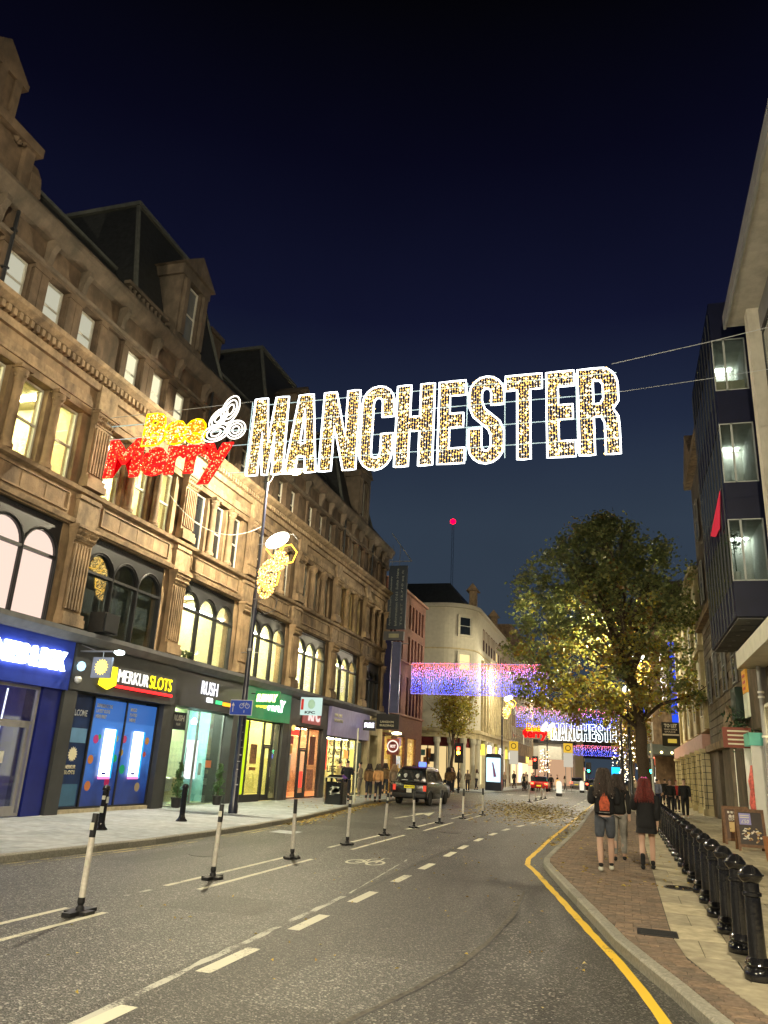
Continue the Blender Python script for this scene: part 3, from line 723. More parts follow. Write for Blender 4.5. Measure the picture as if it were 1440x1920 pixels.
    if k == 2:
        ro = room(SB, FX - .5, PIL[k] + .3, PIL[k + 1] - .3, 4.6, 7.6, 3.0, mat('grey_room_wall', (.35, .36, .36), .8), emi('dim_ceiling_light', (1, .85, .5), 5), strips=1)
        for i in range(3):
            a = ya + i * wA + .1; b = MB(); b.box(FX - .42, FX - .40, a, a + wA - .16, 5.45, 6.5); b.build('blind', mat('grey_blind', (.13, .14, .15), .7), ro)
# speaker box on the shop cornice, alarm lamp
b = MB(); b.box(FX + .02, FX + .5, 18.05, 18.75, 4.86, 5.42); b.box(FX + .5, FX + .53, 18.1, 18.7, 4.9, 5.38); t = b.build('equipment_box', IRON, SB)
b = MB()
for i, (x_, y_) in enumerate([(FX + .18, 22.9), (FX + .25, 23.05), (FX + .15, 23.2), (FX + .28, 22.75)]):
    for j in range(10): b.octa((x_ + R.uniform(-.12, .12), y_ + R.uniform(-.15, .15), 4.88 + R.random() * .16), .05)
b.build('cornice_weeds', mat('weeds', (.06, .09, .03), .8), SB)

for p in (12.62, 22.72, 27.78, 37.8, 42.9):
    b = MB(); b.tube([(FX + .06, p, 12.32), (FX + .06, p, 14.9)], .05, 8); 
    for z_ in (12.9, 14.0): b.box(FX - .06, FX + .12, p - .07, p + .07, z_, z_ + .05)
    b.build('downpipe', IRON, SB)
# roofs
b = MB(); b.prism([(FX - .3, 15.1), (FX - 1.8, 17.3), (FX - 9, 17.3), (FX - 9, 15.1)], 'y', Y0, Y1 - .2); b.build('roof', SLATE, SB)
b = MB(); b.box(FX - 1.95, FX - 1.7, Y0, Y1 - .2, 17.3, 17.42); b.build('roof_kerb', LEAD, SB)
def pavilion(y0, y1, zt, xf):
    b = MB(); b.frustum((-24, FX - .35, y0 - 1.1, y1 + 1.1), (-23.5, xf, y0, y1), 15.15, zt)
    o = b.build('pavilion_roof', SLATE, SB)
    b = MB(); b.box(-23.6, xf + .12, y0 - .12, y1 + .12, zt, zt + .16); b.build('coping', LEAD, o)
    b = MB()
    for (p, q) in (((FX - .35, y0 - 1.1, 15.15), (xf, y0, zt)), ((FX - .35, y1 + 1.1, 15.15), (xf, y1, zt))): b.tube([p, q], .09, 6)
    b.build('hip_roll', LEAD, o)
    # dormer
    yc = (y0 + y1) / 2 - .3; zx = 15.7
    d = MB(); d.box(FX - 1.6, FX - .15, yc - .85, yc - .42, zx, zx + 2.3); d.box(FX - 1.6, FX - .15, yc + .42, yc + .85, zx, zx + 2.3)
    d.box(FX - 1.6, FX - .1, yc - .95, yc + .95, zx + 2.3, zx + 2.7); d.box(FX - 1.6, FX - .1, yc - .9, yc + .9, zx - .4, zx)
    d.prism([(yc - 1.1, zx + 2.7), (yc + 1.1, zx + 2.7), (yc, zx + 3.55)], 'x', FX - 2.6, FX + .02)
    for s_ in (-.62, .62): d.box(FX - .15, FX - .02, yc + s_ - .12, yc + s_ + .12, zx, zx + 2.2)
    do = d.build('dormer', STONED, SB)
    window(SB, .82, 2.2, (FX - .3, yc, zx + .02), mat('grey_window_glass', (.16, .17, .17), .1, spec=.8))
    b = MB(); b.prism([(FX - .1, 15.1), (FX - .1, 15.5), (FX - .9, 16.4), (FX - 1.5, 16.4), (FX - 1.5, 15.1)], 'y', y1 + .1, y1 + 2.1); b.build('curved_gable', SLATE, SB)
pavilion(19.25, 23.3, 20.5, FX - 1.85); pavilion(29.6, 33.6, 20.55, FX - 1.85); pavilion(39.6, 43.4, 20.5, FX - 1.85)
for s_ in (0,):  # low balustrade along the eaves
    bal = MB(); bal.lathe(0, 0, [(.07, 0), (.05, .08), (.085, .22), (.045, .42), (.07, .5)], 7); bme = bal.mesh('baluster', STONED, origin=False)[0]
    y = 17.5
    while y < 19.4: inst(bme, 'baluster', (FX - .15, y, 15.18), SB); y += .24
    b = MB(); b.box(FX - .26, FX - .04, 17.3, 19.6, 15.68, 15.8); b.build('handrail', STONED, SB)
# gable turret at the near end
b = MB()
b.box(FX - 1.2, FX + .05, 10.5, 12.55, 15.1, 16.35); b.box(FX - 1.3, FX + .25, 10.35, 12.8, 16.35, 16.62)
b.box(FX - 1.2, FX + .02, 10.6, 11.85, 16.62, 17.8); b.box(FX - 1.3, FX + .12, 10.45, 12.0, 17.8, 17.98)
b.prism([(10.4, 17.98), (12.0, 17.98), (11.2, 18.7)], 'x', FX - 1.3, FX + .1)
for yy in (10.75, 11.2, 11.7): b.box(FX + .02, FX + .12, yy - .1, yy + .1, 16.62, 17.8)
b.box(FX, FX + .2, 12.3, 12.6, 15.1, 16.3); b.prism([(FX, 15.1), (FX + .3, 15.2), (FX + .2, 15.8), (FX, 16.2)], 'y', 12.6, 12.95)
for i in range(14): b.octa((FX + .14, 10.6 + R.random() * 1.8, 16.2 + R.random() * .4), .1)
b.build('gable_turret', STONEU, SB)
for yy in (26.7, 36.0):
    b = MB(); b.box(FX - 4.2, FX - 2.6, yy - .5, yy + .5, 17.2, 19.6); b.box(FX - 4.3, FX - 2.5, yy - .6, yy + .6, 19.6, 19.8)
    b.build('chimney', STONED, SB)

# ------------------------------------------------------------------ shopfronts
def lights_row(par, x, y0, y1, z, m, n): pass
def fasc(par, y0, y1, m, z0=3.28, z1=4.5, x=FX + .06, name='fascia'):
    b = MB(); b.box(FX - .5, x, y0, y1, z0, z1); return b.build(name, m, par)
def frame_grid(par, x, y0, y1, z0, z1, ys, zs, m, w=.05, name='frame'):
    b = MB(); b.box(x - .05, x + .03, y0, y1, z1 - w, z1); b.box(x - .05, x + .03, y0, y1, z0, z0 + w)
    for y in [y0 + w / 2] + list(ys) + [y1 - w / 2]: b.box(x - .045, x + .035, y - w / 2, y + w / 2, z0 + w, z1 - w)
    for (a, c, z) in zs: b.box(x - .04, x + .025, a, c, z - w / 2, z + w / 2)
    return b.build(name, m, par)
def pane(par, x, y0, y1, z0, z1, m, name='window_pane', th=.008, label=None):
    b = MB(); b.box(x - th, x, y0, y1, z0, z1); return b.build(name, m, par, label=label)
def door(par, x, y0, y1, z0, z1, fm, gm, handle_side=1):
    w = .09; b = MB(); b.box(x - .04, x + .04, y0, y0 + w, z0, z1); b.box(x - .04, x + .04, y1 - w, y1, z0, z1); b.box(x - .04, x + .04, y0 + w, y1 - w, z0, z0 + .22); b.box(x - .04, x + .04, y0 + w, y1 - w, z1 - w, z1)
    d = b.build('door', fm, par)
    pane(d, x, y0 + w, y1 - w, z0 + .22, z1 - w, gm, 'pane')
    hy = y1 - .05 if handle_side > 0 else y0 + .05
    b = MB(); b.tube([(x + .09, hy, z0 + .9), (x + .09, hy, z0 + 1.3)], .015, 6); b.build('handle', GREY, d)
    return d

# A: blue shop
BLUEF = mat('royal_blue_panel', (.03, .06, .42), .35)
DBLUE = mat('deep_blue_panel', (.01, .018, .17), .4)
A = thing('shopfront', 'royal blue shopfront with dazzling white lettering and grey metal door', 'shopfront', (FX, 12, PZ))
fasc(A, 7.0, 17.55, BLUEF, 3.22, 4.5, FX + .12)
E_SIGNW = emi('sign_white', (.85, .93, 1), 7)
text('PHONES', 2.55, .5, E_SIGNW, (FX + .14, 13.25, 3.66), parent=A, ext=.08, bold=.06)
text('&', .3, .5, E_SIGNW, (FX + .14, 15.88, 3.66), parent=A, ext=.08, bold=.06)
text('BOX', .92, .5, E_SIGNW, (FX + .14, 16.27, 3.66), parent=A, ext=.08, bold=.06)
b = MB(); b.box(FX - .5, FX + .02, 16.75, 17.45, PZ, 3.22); b.build('side_panel', DBLUE, A)
GR = mat('grey_door_metal', (.30, .29, .29), .4, metal=.3)
frame_grid(A, FX - .05, 7.2, 16.7, PZ + .02, 3.2, [9.6, 12, 14.95], [(15.0, 16.62, 2.32)], GR, .07)
for a, c in ((7.25, 9.56), (9.64, 11.96), (12.04, 14.9)): pane(A, FX - .06, a, c, PZ + .3, 3.12, GLASS)
pane(A, FX - .06, 15.0, 16.6, 2.36, 3.12, GLASS)
door(A, FX - .02, 15.08, 16.5, PZ + .03, 2.28, GR, GLASS, -1)
b = MB(); b.box(FX - .1, FX + .02, 7.2, 14.9, PZ, PZ + .3); b.build('stall_riser', DBLUE, A)
room(A, FX - .5, 7.1, 16.9, PZ, 3.4, 3.5, mat('violet_room', (.14, .14, .42), .6), emi('blue_ceiling_light', (.6, .6, 1), 16), strips=3)
pane(A, FX - .1, 12.1, 14.4, 1.9, 3.1, mat('sparkle_film', (.5, .48, .75), .5, var=.5, scale=14), 'window_poster')
pane(A, FX - .08, 13.1, 14.3, 1.85, 2.25, emi('orange_neon', (1, .22, .04), 2.2), 'neon_sign')
pane(A, FX - .09, 13.0, 14.5, 1.0, 1.75, WHITE, 'window_poster'); pane(A, FX - .09, 14.55, 14.85, 1.4, 2.1, mat('pink_notice', (.7, .5, .45), .6), 'notice')
pane(A, FX + .035, 15.35, 15.8, 1.35, 1.62, WHITE, 'notice'); pane(A, FX + .035, 14.98, 15.1, .7, 1.6, emi('green_strip', (.05, .7, .45), .8), 'door_sticker')
b = MB(); b.tube([(FX - .4, 15.9, .3), (FX - .4, 16.0, 3.1)], .02, 6); b.build('tube_light', emi('violet_tube', (.8, .8, 1), 3), A)

# B: slots shop
B_ = thing('shopfront', 'black amusement arcade shopfront with blue film windows and glowing screens', 'shopfront', (FX, 20, PZ))
CHAR = mat('charcoal_panel', (.045, .047, .05), .5)
fasc(B_, 17.58, 22.72, CHAR, 3.26, 4.5, FX + .16)
for a, c in ((17.5, 18.0), (22.3, 22.78)):
    b = MB(); b.box(FX - .5, FX + .1, a, c, PZ, 3.26); b.build('pier', CHAR, B_)
E_Y = emi('sign_yellow', (1, .78, .02), 2.2); E_R = emi('sign_red', (1, .02, .02), 3.5)
text('MERKUR', 1.55, .36, emi('sign_soft_white', (1, .97, .85), 1.6), (FX + .17, 19.55, 3.66), parent=B_, ext=.03, bold=-.005)
text('SLOTS', 1.25, .38, E_Y, (FX + .17, 21.18, 3.66), parent=B_, ext=.03, bold=-.005)
b = MB(); b.box(FX + .16, FX + .22, 19.5, 22.5, 3.50, 3.57); b.build('sign_underline', E_R, B_)
b = MB(); b.prism([(19.45, 3.55), (19.42, 4.05), (19.2, 4.05), (19.15, 3.8), (18.75, 3.78), (18.7, 3.5), (19.1, 3.4)], 'x', FX + .16, FX + .22); b.build('sign_sun_figure', E_Y, B_)
def sun(par, x, y, z, r, m, face='x', rays=18, th=.02):
    P = []
    for i in range(rays * 2):
        t = math.pi * i / rays; rr = r if i % 2 == 0 else r * .72
        P.append((y + rr * math.cos(t), z + rr * math.sin(t)))
    b = MB(); b.prism(P, face, x, x + th); return b.build('sun_emblem', m, par)
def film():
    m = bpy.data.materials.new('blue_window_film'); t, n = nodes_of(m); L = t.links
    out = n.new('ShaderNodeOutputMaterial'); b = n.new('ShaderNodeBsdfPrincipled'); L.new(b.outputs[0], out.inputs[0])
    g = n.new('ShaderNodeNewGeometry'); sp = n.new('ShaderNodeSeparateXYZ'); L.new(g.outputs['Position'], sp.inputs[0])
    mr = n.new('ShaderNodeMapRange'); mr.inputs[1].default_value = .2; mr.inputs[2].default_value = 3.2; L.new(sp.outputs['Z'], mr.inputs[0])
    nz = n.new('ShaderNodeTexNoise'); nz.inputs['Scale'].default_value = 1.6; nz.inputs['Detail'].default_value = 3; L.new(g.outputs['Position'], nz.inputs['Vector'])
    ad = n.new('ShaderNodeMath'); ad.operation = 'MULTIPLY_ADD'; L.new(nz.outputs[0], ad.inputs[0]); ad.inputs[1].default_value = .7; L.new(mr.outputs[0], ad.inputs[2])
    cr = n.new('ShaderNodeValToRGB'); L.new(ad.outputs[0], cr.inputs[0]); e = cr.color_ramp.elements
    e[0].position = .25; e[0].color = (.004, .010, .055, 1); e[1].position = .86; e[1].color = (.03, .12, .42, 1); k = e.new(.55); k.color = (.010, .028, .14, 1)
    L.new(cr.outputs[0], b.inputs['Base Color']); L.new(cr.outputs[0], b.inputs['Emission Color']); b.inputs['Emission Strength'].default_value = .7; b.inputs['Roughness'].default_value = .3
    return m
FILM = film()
DFILM = mat('dark_blue_film', (.012, .03, .10), .3, var=.25)
frame_grid(B_, FX - .12, 18.0, 22.3, PZ + .1, 3.24, [19.05, 20.62], [], BLACKM, .05)
b = MB(); b.box(FX - .3, FX - .02, 18.0, 22.3, PZ, PZ + .1); b.build('step', CONC[2], B_)
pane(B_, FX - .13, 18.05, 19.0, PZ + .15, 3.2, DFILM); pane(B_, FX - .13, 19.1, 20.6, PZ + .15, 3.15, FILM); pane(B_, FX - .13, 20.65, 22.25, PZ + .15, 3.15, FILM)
LITW = emi('screen_white', (.95, 1, 1), 3.2)
for y_ in (19.72, 21.15):
    s_ = pane(B_, FX - .07, y_, y_ + .48, 1.05, 2.35, LITW, 'screen', .03)
    b = MB(); b.box(FX - .11, FX - .065, y_ + .5, y_ + .56, 1.0, 2.35); b.build('screen_edge', emi('cyan_edge', (.02, .35, .8), 1.5), s_)
    b = MB(); b.box(FX - .069, FX - .062, y_ + .1, y_ + .28, 1.1, 1.16); b.build('screen_logo', mat('navy_ink', (.02, .02, .3), .5), s_)
    b = MB(); b.box(FX - .1, FX - .06, y_ - .01, y_ + .49, .98, 1.05); b.build('screen_base', emi('pink_edge', (1, .2, .45), 1.6), s_)
INK = mat('cream_print', (.75, .7, .5), .6)
text('EXPERIENCE THE', .72, .10, INK, (FX - .125, 19.22, 2.92), parent=B_, ext=.004, bold=.03, name='window_lettering')
text('LATEST SLOTS', .62, .10, INK, (FX - .125, 19.22, 2.77), parent=B_, ext=.004, bold=.03, name='window_lettering')
text('HERE FIRST', .50, .10, INK, (FX - .125, 19.22, 2.62), parent=B_, ext=.004, bold=.03, name='window_lettering')
for i, s_ in enumerate(('BINGO', 'PLAYED', 'HERE')): text(s_, .32 + .04 * (i == 1), .10, INK, (FX - .125, 20.85, 2.92 - .15 * i), parent=B_, ext=.004, bold=.03, name='window_lettering')
text('ELCOME', .62, .17, mat('white_print', (.7, .72, .75), .6), (FX - .125, 18.22, 2.62), parent=B_, ext=.004, name='window_lettering')
sun(B_, FX - .125, 18.5, 1.62, .2, INK, rays=15, th=.005)
text('MERKUR', .44, .10, INK, (FX - .125, 18.27, 1.24), parent=B_, ext=.004, bold=.03, name='window_lettering')
text('SLOTS', .44, .10, INK, (FX - .125, 18.27, 1.10), parent=B_, ext=.004, bold=.03, name='window_lettering')
pane(B_, FX - .122, 18.12, 18.95, 1.92, 2.3, mat('pale_blue_sticker', (.12, .26, .45), .5), 'window_sticker', .005); pane(B_, FX - .122, 18.1, 18.92, .3, .85, mat('teal_sticker', (.04, .12, .22), .5), 'window_sticker', .005)
for (y_, z_, r_, c_) in ((19.4, 2.05, .12, (1, .12, .35)), (19.3, 1.5, .12, (1, .35, .1)), (20.4, 1.55, .11, (.05, .7, .2)), (20.35, 2.1, .10, (.6, .6, .2)), (20.75, 2.1, .11, (1, .15, .3)), (20.68, 1.72, .10, (.8, .5, .1)), (20.85, 1.25, .13, (.05, .6, .25)), (20.2, .9, .12, (.7, .05, .15)), (21.95, 2.1, .11, (.9, .4, .1)), (21.9, 1.7, .08, (.8, .15, .1)), (19.35, .8, .13, (.9, .3, .1)), (21.75, .75, .13, (.55, .4, .2)), (19.55, 2.12, .07, (.1, .7, .3))):
    b = MB(); b.disc((y_, z_, FX - .127), r_, 'x', 18, th=.006); b.build('window_badge', emi('badge_%d%d%d' % tuple(int(v * 9) for v in c_), c_, .42), B_)
# hanging sign with lamps over the arcade
HS = thing('projecting_sign', 'small square sun sign hanging on a bracket with bright white lamp', 'sign', (FX + .2, 17.9, 4.2), None)
b = MB(); b.tube([(FX, 17.75, 4.28), (FX + 1.55, 17.75, 4.28)], .025, 6); b.tube([(FX, 17.75, 4.5), (FX + .7, 17.75, 4.28)], .012, 5); b.tube([(FX + .9, 17.75, 4.28), (FX + .9, 17.75, 4.1)], .012, 5); b.build('bracket', GREY, HS)
b = MB(); b.box(FX + .62, FX + 1.22, 17.72, 17.78, 3.58, 4.12); b.build('board', mat('grey_blue_board', (.16, .18, .24), .4), HS)
P_ = sun(HS, 17.70, FX + .92, 3.86, .21, emi('sun_yellow_face', (1, .75, .15), 2.4), 'y', 16, .02)
b = MB(); b.lathe(FX + 1.42, 17.7, [(.05, 4.18), (.13, 4.22), (.13, 4.27), (.05, 4.3)], 12); b.build('lamp', emi('lamp_white', (.8, 1, 1), 22), HS)
for i, x_ in enumerate((FX + .25,)):
    c_ = thing('security_camera', 'white dome security camera below the blue globe by the arcade sign', 'camera', (x_, 17.8, 3.5))
    b = MB(); b.lathe(x_, 17.72, [(.02, 3.42), (.08, 3.46), (.10, 3.54), (.06, 3.6)], 14); b.build('dome', WHITE, c_, smooth=True)
    b = MB(); b.box(FX + .16, x_, 17.7, 17.75, 3.56, 3.6); b.build('bracket', WHITE, c_)
GL_ = thing('globe_lamp', 'pale blue glowing globe above the white dome camera', 'lamp', (FX + .3, 17.72, 3.85))
b = MB(); b.lathe(FX + .3, 17.7, [(.02, 3.74), (.09, 3.78), (.12, 3.88), (.08, 3.97), (.02, 4.0)], 14); b.build('globe', emi('pale_blue_glow', (.5, .8, 1), 1.6), GL_, smooth=True)
b = MB(); b.box(FX + .16, FX + .3, 17.68, 17.72, 3.96, 4.0); b.build('bracket', GREY, GL_)

# C: hair salon
Cc = thing('shopfront', 'black hair salon shopfront with tall glass front and turquoise lit interior', 'shopfront', (FX, 25, PZ))
fasc(Cc, 22.8, 27.75, mat('black_fascia', (.035, .035, .045), .45), 3.30, 4.5, FX + .08)
for a, c in ((22.8, 23.05), (27.2, 27.75)):
    b = MB(); b.box(FX - .9, FX + .05, a, c, PZ, 3.3); b.build('pier', CHAR, Cc)
text('RUSH', 1.15, .46, emi('sign_white_soft', (.95, .95, 1), 1.6), (FX + .09, 24.5, 3.80), parent=Cc, ext=.03, bold=-.005)
text('HAIR', .42, .16, emi('sign_white_dim', (.9, .9, .9), 2.5), (FX + .09, 24.95, 3.56), parent=Cc, ext=.04, bold=.04)
pane(Cc, FX + .11, 25.6, 26.1, 3.55, 3.68, emi('green_reflection_glow', (.1, .9, .3), 1.3), 'glowing_sign_reflection'); pane(Cc, FX + .11, 26.15, 26.75, 3.53, 3.66, emi('orange_reflection_glow', (1, .35, .02), 2.2), 'glowing_sign_reflection')  # sign reflections in the fascia drawn as glowing panes
xg = FX - .35
frame_grid(Cc, xg, 23.05, 27.2, PZ + .02, 3.28, [24.6, 25.35], [], GREY, .03)
for a, c in ((23.08, 24.58), (24.62, 25.33), (25.37, 27.17)): pane(Cc, xg, a, c, PZ + .05, 3.25, GLASS)
SAL = mat('salon_wall', (.62, .70, .38), .7, var=.05); SAL2 = mat('salon_aqua_wall', (.35, .78, .80), .6, var=.05)
rm = room(Cc, xg - .06, 23.0, 27.6, PZ, 3.5, 1.7, SAL, emi('salon_ceiling_light', (.9, 1, .75), 190), strips=2)
b = MB(); b.box(xg - 1.75, xg - .1, 27.5, 27.58, PZ, 3.45); b.build('aqua_partition', SAL2, rm)
b = MB(); b.box(xg - 1.5, xg - 1.05, 27.3, 27.4, .9, 2.3); b.build('mirror', emi('mirror_glow', (1, 1, 1), 2.6), rm)
b = MB(); b.box(xg - 1.7, xg - 1.25, 24.6, 26.8, PZ, .95); b.build('reception_desk', mat('desk_wood', (.6, .5, .25), .5), rm)
for y_ in (24.3, 25.0):
    b = MB(); b.lathe(xg - .85, y_, [(.2, .12), (.04, .16), (.04, .5), (.25, .55), (.28, .95), (.22, .97)], 12); b.build('salon_chair', WHITE, rm)
b = MB(); b.lathe(xg - .9, 26.6, [(.1, 2.85), (.12, 2.98), (.03, 3.1)], 12); b.build('pendant_lamp', emi('cyan_white_lamp', (.5, 1, .95), 12), rm)
text('KÉRASTASE', .95, .16, mat('grey_print', (.2, .22, .15), .6), (xg - 1.75, 25.4, 2.0), parent=rm, ext=.005)
hb = MB(); hb.box(xg + .05, xg + .09, 23.4, 24.35, 2.55, 3.12); hbo = hb.build('hanging_board', mat('midnight_board', (.012, .014, .035), .5), Cc)
text('RUSH', .68, .2, WHITE, (xg + .092, 23.53, 2.83), parent=hbo, ext=.006, bold=.04); text('HAIR', .26, .08, WHITE, (xg + .092, 23.74, 2.68), parent=hbo, ext=.006, bold=.03)
pane(Cc, xg + .012, 23.32, 23.5, 2.2, 2.4, emi('green_exit', (.05, .9, .25), .9), 'window_sticker', .005)
pane(Cc, xg + .012, 26.2, 26.6, 1.35, 1.6, mat('orange_sticker', (.7, .25, .12), .5), 'window_sticker', .005); pane(Cc, xg + .012, 25.7, 25.9, 1.1, 1.5, mat('grey_sticker', (.3, .45, .45), .5), 'window_sticker', .005)
b = MB(); b.tube([(xg + .06, 24.66, .9), (xg + .06, 24.66, 2.0)], .015, 6); b.build('door_handle', GREY, Cc)

# spiral topiaries
def topiary(loc, label):
    t = thing('spiral_topiary', label, 'potted plant', loc, 'spiral topiaries at the salon')
    x, y, z = loc
    b = MB(); b.lathe(x, y, [(.12, z), (.15, z + .03), (.17, z + .25), (.19, z + .27), (.19, z + .31), (.15, z + .31)], 14); b.build('pot', BLACKM, t)
    b = MB()
    for i in range(900):
        u = R.random(); a = u * 2 * math.pi * 2.4; rr = .19 * (1 - u * .75); h = z + .33 + u * 1.05
        cx, cy = x + math.cos(a) * rr * .55, y + math.sin(a) * rr * .55; q = rr * .75 + .03
        p = Vector((cx + R.gauss(0, q * .45), cy + R.gauss(0, q * .45), h + R.gauss(0, q * .45)))
        d1 = Vector((R.uniform(-1, 1), R.uniform(-1, 1), R.uniform(-1, 1))).normalized() * .035; d2 = d1.orthogonal().normalized() * .02
        b.face([p - d1, p + d2, p + d1, p - d2])
    b.build('foliage', mat('box_leaf', (.05, .11, .035), .6, var=.4, scale=20), t, recalc=False)
    b = MB(); b.tube([(x, y, z + .3), (x, y, z + 1.4)], .02, 6); b.build('trunk', mat('bark', (.09, .065, .045), .9, var=.3, scale=20, bump=.6), t)
topiary((-13.95, 23.6, PZ), 'spiral clipped topiary in a black pot beside the arcade wall')
topiary((-13.95, 26.35, PZ), 'spiral clipped topiary in a black pot beside the tall lamp post')

# D: sandwich shop
Dd = thing('shopfront', 'green fronted sandwich shop with glowing yellow interior', 'shopfront', (FX, 30, PZ))
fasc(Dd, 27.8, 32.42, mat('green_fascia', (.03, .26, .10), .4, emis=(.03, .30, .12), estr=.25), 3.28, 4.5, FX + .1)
text('SUB', .95, .42, emi('sign_yellow_soft', (1, .85, .05), 3), (FX + .12, 28.9, 3.72), parent=Dd, ext=.03, bold=.0, shear=.2)
text('WAY', 1.75, .50, emi('sign_green_white', (.75, 1, .75), 8), (FX + .12, 29.95, 3.68), parent=Dd, ext=.03, bold=.0, shear=.2)
ps = thing('projecting_sign', 'green and yellow sandwich shop sign projecting over the pavement', 'sign', (FX + .3, 28.4, 4.0))
b = MB(); b.box(FX + .3, FX + 1.35, 28.36, 28.46, 3.75, 4.3); b.build('board', mat('green_board', (.02, .22, .08), .4), ps)
text('SUBWAY', .9, .3, emi('sign_two_tone', (1, .9, .4), 5), (FX + .37, 28.35, 3.88), '-y', ps, ext=.015, bold=.05, shear=.2)
b = MB(); b.tube([(FX, 28.41, 4.2), (FX + .32, 28.41, 4.2)], .02, 6); b.build('bracket', IRON, ps)
for a, c in ((27.8, 27.95), (31.9, 32.45)):
    b = MB(); b.box(FX - .5, FX + .05, a, c, PZ, 3.28); b.build('pier', CHAR, Dd)
frame_grid(Dd, FX - .1, 27.95, 31.9, PZ + .02, 3.26, [28.9, 30.35, 31.2], [(30.4, 31.2, 2.3)], BLACKM, .07)
b = MB(); b.box(FX - .14, FX - .05, 27.95, 30.3, PZ, PZ + .28); b.build('stall_riser', BLACKM, Dd)
for a, c in ((28.94, 30.3), (31.25, 31.82)): pane(Dd, FX - .12, a, c, PZ + .3, 3.18, GLASS)
pane(Dd, FX - .12, 30.4, 31.15, 2.36, 3.18, GLASS); door(Dd, FX - .1, 30.42, 31.12, PZ + .03, 2.26, BLACKM, GLASS)
room(Dd, FX - .16, 27.96, 32.3, PZ, 3.5, 2.2, mat('yellow_shop_wall', (.88, .78, .32), .6), emi('shop_light', (1, .88, .50), 130), strips=3)
pane(Dd, FX - .11, 27.99, 28.86, PZ + .3, 3.18, emi('lime_poster', (.62, .85, .02), 1.0), 'window_poster')
pane(Dd, FX - .1, 28.2, 28.5, 1.5, 1.7, mat('brown_print', (.25, .1, .03), .6), 'poster_print'); pane(Dd, FX - .1, 29.25, 29.85, 1.55, 2.3, mat('menu_poster', (.30, .14, .06), .6, var=.5, scale=12), 'menu_poster'); pane(Dd, FX - .1, 29.25, 29.85, 1.3, 1.42, mat('brown_print', (.25, .1, .03), .6), 'window_sticker')

# E: chicken shop
Ee = thing('shopfront', 'fried chicken shopfront with red lettering panel and red lit interior', 'shopfront', (FX, 35, PZ))
fasc(Ee, 32.5, 37.3, mat('brown_grey_fascia', (.10, .09, .085), .6), 3.28, 4.45, FX + .06)
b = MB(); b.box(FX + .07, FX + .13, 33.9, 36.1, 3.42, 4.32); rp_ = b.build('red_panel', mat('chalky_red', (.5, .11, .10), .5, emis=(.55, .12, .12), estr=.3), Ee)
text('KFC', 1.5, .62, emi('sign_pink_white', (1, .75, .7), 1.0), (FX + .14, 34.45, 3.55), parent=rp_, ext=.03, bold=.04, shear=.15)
ps = thing('projecting_sign', 'white and red fried chicken sign projecting from the facade', 'sign', (FX + .3, 33.2, 4.0))
b = MB(); b.box(FX + .25, FX + 1.25, 33.15, 33.27, 3.72, 4.5); bo = b.build('board', emi('sign_mint_white', (.72, .95, .85), .8), ps)
b = MB(); b.box(FX + .28, FX + .40, 33.14, 33.15, 3.95, 4.42); b.build('red_stripe', mat('signal_red', (.6, .03, .03), .5), bo)
text('KFC', .5, .12, BLACKM, (FX + .48, 33.145, 3.78), '-y', bo, ext=.006, bold=.04)
b = MB(); b.disc((FX + .78, 4.2, 33.135), .17, 'y', 18, th=.012, r2=.21); b.build('portrait_print', mat('pale_teal_print', (.35, .55, .5), .6), bo)
b = MB(); b.tube([(FX, 33.2, 4.4), (FX + .26, 33.2, 4.4)], .02, 6); b.build('bracket', IRON, ps)
for a, c in ((32.5, 32.85), (36.75, 37.3)):
    b = MB(); b.box(FX - .5, FX + .05, a, c, PZ, 3.28); b.build('pier', CHAR, Ee)
frame_grid(Ee, FX - .1, 32.85, 36.75, PZ + .02, 3.26, [34.2, 35.2], [(34.25, 35.15, 2.3)], BLACKM, .06)
for a, c in ((32.9, 34.15), (35.25, 36.7)): pane(Ee, FX - .12, a, c, PZ + .3, 3.18, GLASS)
pane(Ee, FX - .12, 34.25, 35.15, 2.35, 3.18, GLASS); door(Ee, FX - .1, 34.26, 35.14, PZ + .03, 2.26, BLACKM, GLASS)
room(Ee, FX - .16, 32.9, 36.7, PZ, 3.26, 2.2, mat('orange_shop_wall', (.82, .48, .28), .6, var=.35, scale=2.5), emi('orange_shop_light', (1, .72, .42), 75), strips=3)
for (a, c, z0, z1, m) in ((33.1, 33.4, .9, 2.0, WHITE), (33.15, 33.45, 2.05, 2.4, mat('amber_print', (.8, .5, .1), .6)), (33.1, 33.5, 2.45, 2.8, mat('signal_red', (.6, .03, .03), .5)), (35.5, 36.2, 1.6, 2.9, mat('red_brown_poster', (.35, .12, .08), .6, var=.4, scale=8)), (34.5, 34.9, .6, 1.3, emi('red_glow', (1, .08, .05), 1.2)), (35.4, 36.2, .5, 1.4, mat('salmon_print', (.6, .25, .15), .6, var=.4, scale=9)), (33.1, 34.1, 2.85, 3.1, emi('red_glow', (1, .08, .05), 1.2))):
    pane(Ee, FX - .1, a, c, z0, z1, m, 'window_poster')
b = MB(); b.lathe(FX + .2, 32.7, [(.02, 3.0), (.09, 3.06), (.1, 3.18), (.05, 3.25)], 10); b.build('amber_lamp', emi('amber_lamp', (1, .7, .2), 1.2), Ee)

